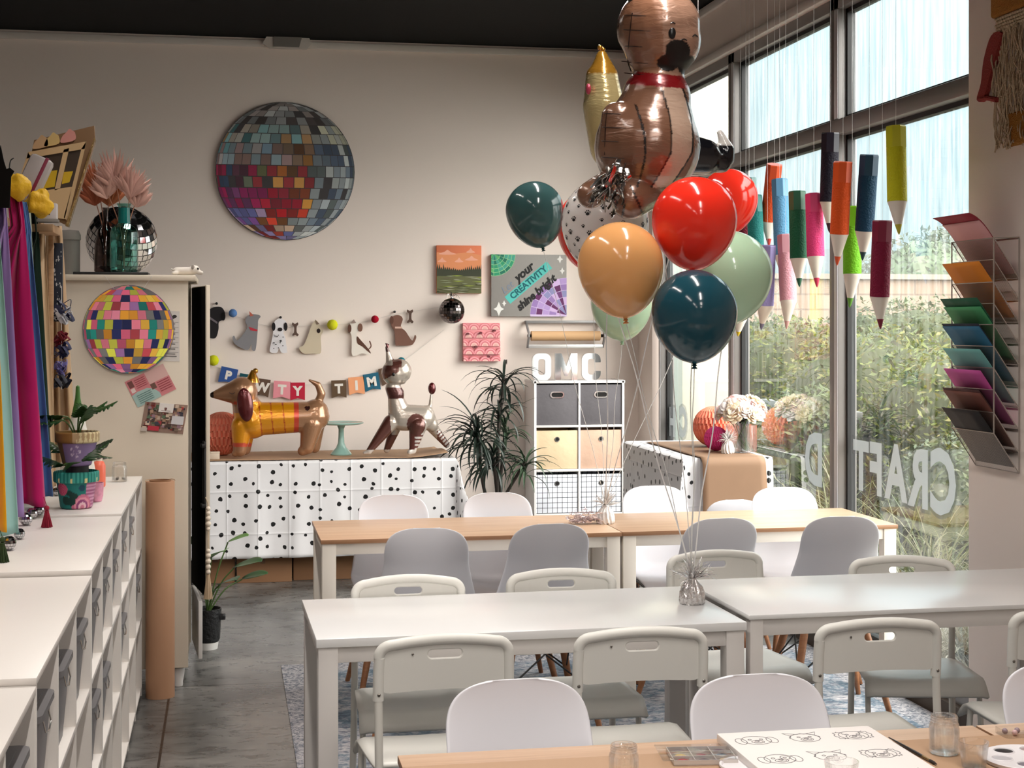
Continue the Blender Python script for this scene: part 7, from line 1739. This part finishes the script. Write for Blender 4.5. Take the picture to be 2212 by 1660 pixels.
# jars and cup
jar('water_jar', 'clear glass jar of water at the left end of the near table', V((.735, 2.79, ZK)), .0285, .076, .042, 'jar', 'glass jars on the near table')
jar('water_jar', 'clear glass jar of water behind the brushes and round palette', V((1.4245, 2.873, ZK)), .030, .078, .044, 'jar', 'glass jars on the near table')
t = thing('water_cup', 'low clear cup of water in front of the jar beside the palette', 'cup', (1.438, 2.775, ZK)); b = B(); b.lathe([(.001, .001), (.023, .001), (.029, .05), (.027, .05), (.0215, .005), (.001, .005)], 32); b.obj('cup', m_jar, t); b = B(); b.lathe([(.001, .0055), (.0212, .0055), (.0245, .03), (.001, .03)], 30); b.obj('water', m_water, t)
t = thing('water_cup', 'low clear cup of water standing on the lower edge of the dog canvas', 'cup', (1.115, 2.66, ZK + CT)); b = B(); b.lathe([(.001, .001), (.026, .001), (.032, .042), (.030, .042), (.0245, .005), (.001, .005)], 32); b.obj('cup', m_jar, t)
# watercolour box
c = W(1512, 1636, Z=ZK); t = thing('watercolor_box', 'clear plastic watercolour box with small round paints beside the dog canvas', 'paint box', (c.x, c.y - .01, ZK), -.12)
m_cplas = thin_glass('clear_plastic', (250, 250, 250), .5)
b = B(); b.box((0, 0, .0015), (.128, .10, .003), .001); b.obj('tray', m_cplas, t)
b = B()
for k_ in range(4): b.box((-.063 + .042 * k_, 0, .006), (.0015, .098, .009))
for k_ in range(4): b.box((0, -.048 + .032 * k_, .006), (.126, .0015, .009))
b.obj('partitions', mat('pale_plastic', (214, 206, 200), .3), t)
q = random.Random(5); PC = [(196, 40, 56), (214, 176, 60), (120, 112, 120), (70, 56, 58), (150, 60, 80), (84, 78, 84), (214, 190, 150), (60, 70, 90), (92, 60, 80)]
for i in range(3):
    for j in range(3): 
        b = B(); b.lathe([(.0115, .003), (.0118, .0055), (.008, .0068), (.001, .007)], 18, None, (-.042 + .042 * i, -.032 + .032 * j, 0)); b.obj('paint_pan', mat('pan_%d' % (i * 3 + j), PC[i * 3 + j], .4), t)
b = B(); b.box((-.012, 0, .0126), (.15, .112, .002), .0008); b.obj('lid', m_cplas, t)
t = thing('mixing_palette', 'white plastic palette edge in front of the watercolour box', 'palette', (1.0, 2.845, ZK)); 
b = B(); b.lathe([(.001, .004), (.05, .004), (.052, .008), (.056, .009), (.057, .006), (.054, .001), (.001, .001)], 40); b.obj('dish', mat('white_palette_plastic', (228, 224, 226), .35), t)
# brushes
for (a, e, lab) in (((1920, 1594), (2024, 1652), 'dark paint brush lying beside the dog canvas, upper of the two'), ((1926, 1603), (2018, 1664), 'dark paint brush lying beside the dog canvas, lower of the two')):
    p, q_ = W(a[0], a[1], Z=ZK + .004), W(e[0], e[1], Z=ZK + .004); d = (q_ - p)
    t = thing('paint_brush', lab, 'brush', p, 0, 'paint brushes'); b = B(); b.tube([V((0, 0, 0)), d * .3, d * .62, d * .72], [.0012, .0026, .0032, .0028], 10); b.obj('handle', mat('black_lacquer', (30, 26, 26), .3), t)
    b = B(); b.tube([d * .72, d * .86], [.0030, .0026], 10); b.obj('ferrule', mat('brass_ferrule', (150, 126, 84), .3, .9), t); b = B(); b.tube([d * .86, d * .94, d], [.0026, .0030, .0006], 10); b.obj('bristles', mat('dark_bristle', (44, 34, 30), .8), t)
# round palette
c = W(2222, 1646, Z=ZK); t = thing('paint_palette', 'round white paint palette with dark and light paint wells', 'palette', (c.x, c.y, ZK))
b = B(); b.lathe([(.001, .008), (.084, .008), (.088, .010), (.090, .008), (.088, .001), (.001, .001)], 48); b.obj('disc', mat('white_palette_plastic', (228, 224, 226), .35), t)
WC_ = [(30, 28, 30), (190, 186, 190), (120, 116, 126), (210, 206, 206), (60, 58, 66), (170, 150, 150)]
for k_ in range(6):
    a = PI / 2 + .5 + k_ * PI / 3; x, y = .056 * math.cos(a), .056 * math.sin(a)
    b = B(); b.lathe([(.0185, .0082), (.020, .0105), (.022, .0082)], 24, None, (x, y, 0)); rim = b.obj('well', mat('white_palette_plastic', (228, 224, 226), .35), t)
    b = B(); b.lathe([(.001, .0092), (.0180, .0088)], 20, None, (x, y, 0)); pw = b.obj('paint', mat('palette_paint_%d' % k_, WC_[k_], .25), t)
c = W(2200, 1583, Z=ZK); t = thing('supply_tray', 'small clear plastic tray of pale craft bits at the far edge of the near table', 'tray', (c.x, c.y - .015, ZN + .0006))
b = B(); b.ring(rrect(.10, .055, .008, 4), rrect(.095, .050, .007, 4), .001, .014); b.prism(rrect(.098, .053, .008, 4), 0, .0015); b.obj('tray', m_cplas, t)
for k_ in range(6): b = B(); b.ball((-.035 + .014 * k_, .008 * (-1) ** k_, .0075), .0062, 10, 8); b.obj('bit', mat('craft_bit_%d' % (k_ % 2), (206, 170, 170) if k_ % 2 else (150, 130, 136), .5), t)

# ------------------------------------------------------------------ wire paper rack on the pillar
m_wirew = mat('grey_white_wire', (176, 164, 156), .4, .2)
def mesh_mat():
    t = NT('expanded_mesh'); v = t.coord(); sp = t.n('ShaderNodeSeparateXYZ'); t.set(sp.inputs[0], v)
    a = t.math('ADD', t.math('MULTIPLY', sp.outputs[1], 150), t.math('MULTIPLY', sp.outputs[2], 110)); c = t.math('SUBTRACT', t.math('MULTIPLY', sp.outputs[1], 150), t.math('MULTIPLY', sp.outputs[2], 110))
    m_ = t.math('MAXIMUM', t.math('LESS_THAN', t.math('FRACT', a), .26), t.math('LESS_THAN', t.math('FRACT', c), .26))
    tr = t.n('ShaderNodeBsdfTransparent'); p = t.n('ShaderNodeBsdfPrincipled'); p.inputs['Base Color'].default_value = lin((150, 138, 130)); p.inputs['Roughness'].default_value = .5
    mx = t.n('ShaderNodeMixShader'); t.set(mx.inputs[0], m_); t.set(mx.inputs[1], tr.outputs[0]); t.set(mx.inputs[2], p.outputs[0]); t.t.links.new(mx.outputs[0], t.out.inputs[0]); return t.m
m_mesh = mesh_mat()
ya, yb, xw, xf = 5.185, 5.515, XR - .004, 2.766
ZP = [1.926, 1.846, 1.764, 1.685, 1.607, 1.527, 1.447, 1.367, 1.284, 1.208]
rack = thing('paper_rack', 'tiered white wire paper rack mounted on the wall pillar', 'rack', (xw, (ya + yb) / 2, 1.05))
def rw(name, segs, r=.0021, par=rack):
    for s_ in segs: b = B(); b.tube(s_, r, 6); b.obj(name, m_wirew, par, world=True)
rw('upright', [[(xf, y, 1.926), (xf, y, 1.208)] for y in (ya, yb)] + [[(xw, y, 1.926), (xw, y, 1.06)] for y in (ya, yb)], .0026)
rw('top_wire', [[(xf, ya, 1.926), (xw, ya, 1.930)], [(xf, yb, 1.926), (xw, yb, 1.930)], [(xw, ya, 1.93), (xw, yb, 1.93)]])
DRP = .148
for i, z in enumerate(ZP):
    b = B(); b.add([V((xf, ya, z)), V((xf, yb, z)), V((xw, yb, z - DRP)), V((xw, ya, z - DRP))], [[0, 1, 2, 3]]); pk = b.obj('pocket', m_mesh, rack, world=True, sharp=180)
    b = B(); b.tube([(xf, ya, z), (xf, yb, z), (xw, yb, z - DRP), (xw, ya, z - DRP)], .0021, 6, closed=True); o = b.obj('pocket_wire', m_wirew, pk); o.data.transform(Matrix.Translation(-V(rack.location)))
def rpaper(i, colr, ext, lab, wid=.29, bend=.0, off=.006, n=12, shift=0.0):
    z = ZP[i]; sl = V((xf - xw, 0, DRP)).normalized(); up = V((-sl.z, 0, sl.x)) * -1
    base = V((xw - .004, 0, z - DRP + .004)); Lf = math.hypot(xf - xw, DRP)
    def fn(u, v):
        s_ = .01 + v * (Lf - .01 + ext); p = base + sl * s_ + V((.0, 0, off)) + V((-.0, 0, -bend * max(0, s_ - Lf) ** 2)); 
        return V((p.x, lerp(ya + .015, ya + .015 + wid, u) + shift, p.z))
    b = B(); b.grid(fn, 3, n); o = b.obj('colored_paper', mat('paper_%d_%d_%d' % colr, colr, .75), at=(xf, (ya + yb) / 2, z), solid=.003); tag(o, lab, 'paper', 'papers in the wire rack')
rpaper(0, (226, 168, 170), .085, 'pale pink paper bending out of the top pocket of the wire rack', bend=2.2, off=.006)
rpaper(0, (150, 34, 52), .155, 'dark red paper bending far out of the top pocket of the wire rack', bend=2.2, off=.011)
rpaper(2, (226, 134, 32), .085, 'orange paper in the wire rack below the red and pink sheets', bend=.6)
rpaper(4, (66, 150, 96), .075, 'light green paper in the wire rack, lower of the two green sheets', bend=1.0)
rpaper(4, (18, 84, 58), .10, 'dark green paper in the wire rack, upper of the two green sheets', bend=.4, off=.016)
rpaper(5, (38, 104, 138), .085, 'steel blue paper in the wire rack below the green sheets', bend=1.0); rpaper(5, (20, 26, 44), .09, 'navy paper in the wire rack on top of the steel blue sheet', bend=.9, off=.012)
rpaper(6, (112, 176, 172), .08, 'pale aqua paper in the wire rack', bend=1.2); rpaper(7, (196, 80, 156), .075, 'orchid pink paper in the wire rack', bend=.2)
rpaper(8, (112, 62, 52), .08, 'brown paper in the wire rack, second pocket from the bottom', bend=.8); rpaper(8, (70, 36, 34), .085, 'dark maroon paper in the wire rack on top of the brown sheet', bend=.8, off=.012)
rpaper(9, (24, 20, 22), .09, 'black paper in the lowest pocket of the wire rack', bend=.8, off=.008)

# ------------------------------------------------------------------ woven wall hanging on the pillar
t = thing('wall_hanging', 'woven wall hanging of mustard, cream and red yarn on the pillar', 'wall hanging', (XR - .02, 5.05, 2.55)); q = random.Random(9); L0 = t.location
def wy(px, py): p = W(px, py, X=XR - .02); return p.y - L0.y, p.z - L0.z
m_must = mat('mustard_yarn', (166, 108, 36), .95, bump=(160, .9, .01)); m_cy = mat('cream_yarn', (206, 184, 156), .95, bump=(120, .8, .008)); m_ry = mat('red_yarn', (150, 54, 50), .95, bump=(120, .8, .008))
y0_, z1_ = wy(2146, 42); b = B(); b.box((0, (y0_ - .42) / 2, z1_ + .12), (.03, y0_ + .42, .24), .012, 3); b.obj('mustard_band', m_must, t)
b = B(); b.cyl((0, y0_ + .03, z1_ + .25), (0, -.45, z1_ + .25), .012, n=12); b.obj('dowel', m_pine, t)
b = B(); ya_, za_ = wy(2156, 68)
for r_ in range(4):
    for k_ in range(26): b.ball((-.004, ya_ - .018 * k_ - .009 * (r_ % 2), z1_ - .008 - .013 * r_), 1, 8, 6, (.010, .0105, .0075))
o = b.obj('woven_band', m_cy, t); o['kind'] = 'stuff'
def strands(nm, mm, n, ys, zt, zb, r=.0026, x=-.004, fl=.01):
    b = B()
    for k_ in range(n):
        y = lerp(ys[0], ys[1], (k_ + q.random()) / n); pts = [V((x + q.gauss(0, .005), y, zt))]; e = zb + abs(q.gauss(0, .02))
        for s_ in range(1, 6): pts.append(V((x + q.gauss(0, .006), y + q.gauss(0, fl) * s_ / 5 + (ys[0] - y) * 0, lerp(zt, e, s_ / 5))))
        b.tube(bez(pts, 3), r, 5)
    o = b.obj(nm, mm, t); o['kind'] = 'stuff'
yl, zt = wy(2163, 66); yl2, zb = wy(2150, 225)
strands('cream_fringe', m_cy, 110, (yl2 - .0, -.40), zt, zb, .0032, -.006, .012)
yl, zt2 = wy(2142, 218); _, zb2 = wy(2150, 330)
strands('cream_fringe', m_cy, 90, (yl - .02, -.30), zt2 + .03, zb2, .003, .002, .012)
ym, zm = wy(2178, 245); _, zmb = wy(2178, 318); b = B(); b.box((.006, ym - .07, (zm + zmb) / 2), (.022, .14, zm - zmb), .010, 3); b.obj('mustard_tuft', m_must, t)
ra_ = [wy(*p) for p in ((2172, 72), (2150, 78), (2134, 130), (2128, 180), (2119, 215), (2132, 216), (2146, 170), (2160, 120))]
b = B(); M = Matrix(((0, 0, -1, 0), (1, 0, 0, 0), (0, 1, 0, 0), (0, 0, 0, 1))); b.prism(bez2(ra_, 4), -.0, .018, M); b.obj('red_strip', m_ry, t)
b = B(); pts = [wy(*p) for p in ((2122, 214), (2140, 212), (2160, 216))]; b.tube([V((-.012, y, z)) for y, z in pts], .010, 8); b.obj('red_strip', m_ry, t)

# ------------------------------------------------------------------ small bracket on the back wall top
a = W(620, 92, Y=YB - .03); t = thing('wall_bracket', 'white plastic bracket on the trim at the top of the back wall', 'bracket', (a.x, YB - .026, a.z))
b = B(); b.prism([(-.165, -.015), (-.13, .045), (.14, .045), (.17, -.01), (.13, -.045), (-.12, -.045)], -.0, .035, Mf); b.obj('cover', m_trimw, t)
b = B(); b.prism([(-.09, -.036), (-.09, .036), (.10, .036), (.08, -.036)], .03, .05, Mf); b.obj('face', mat('grey_plastic', (128, 124, 120), .5), t)
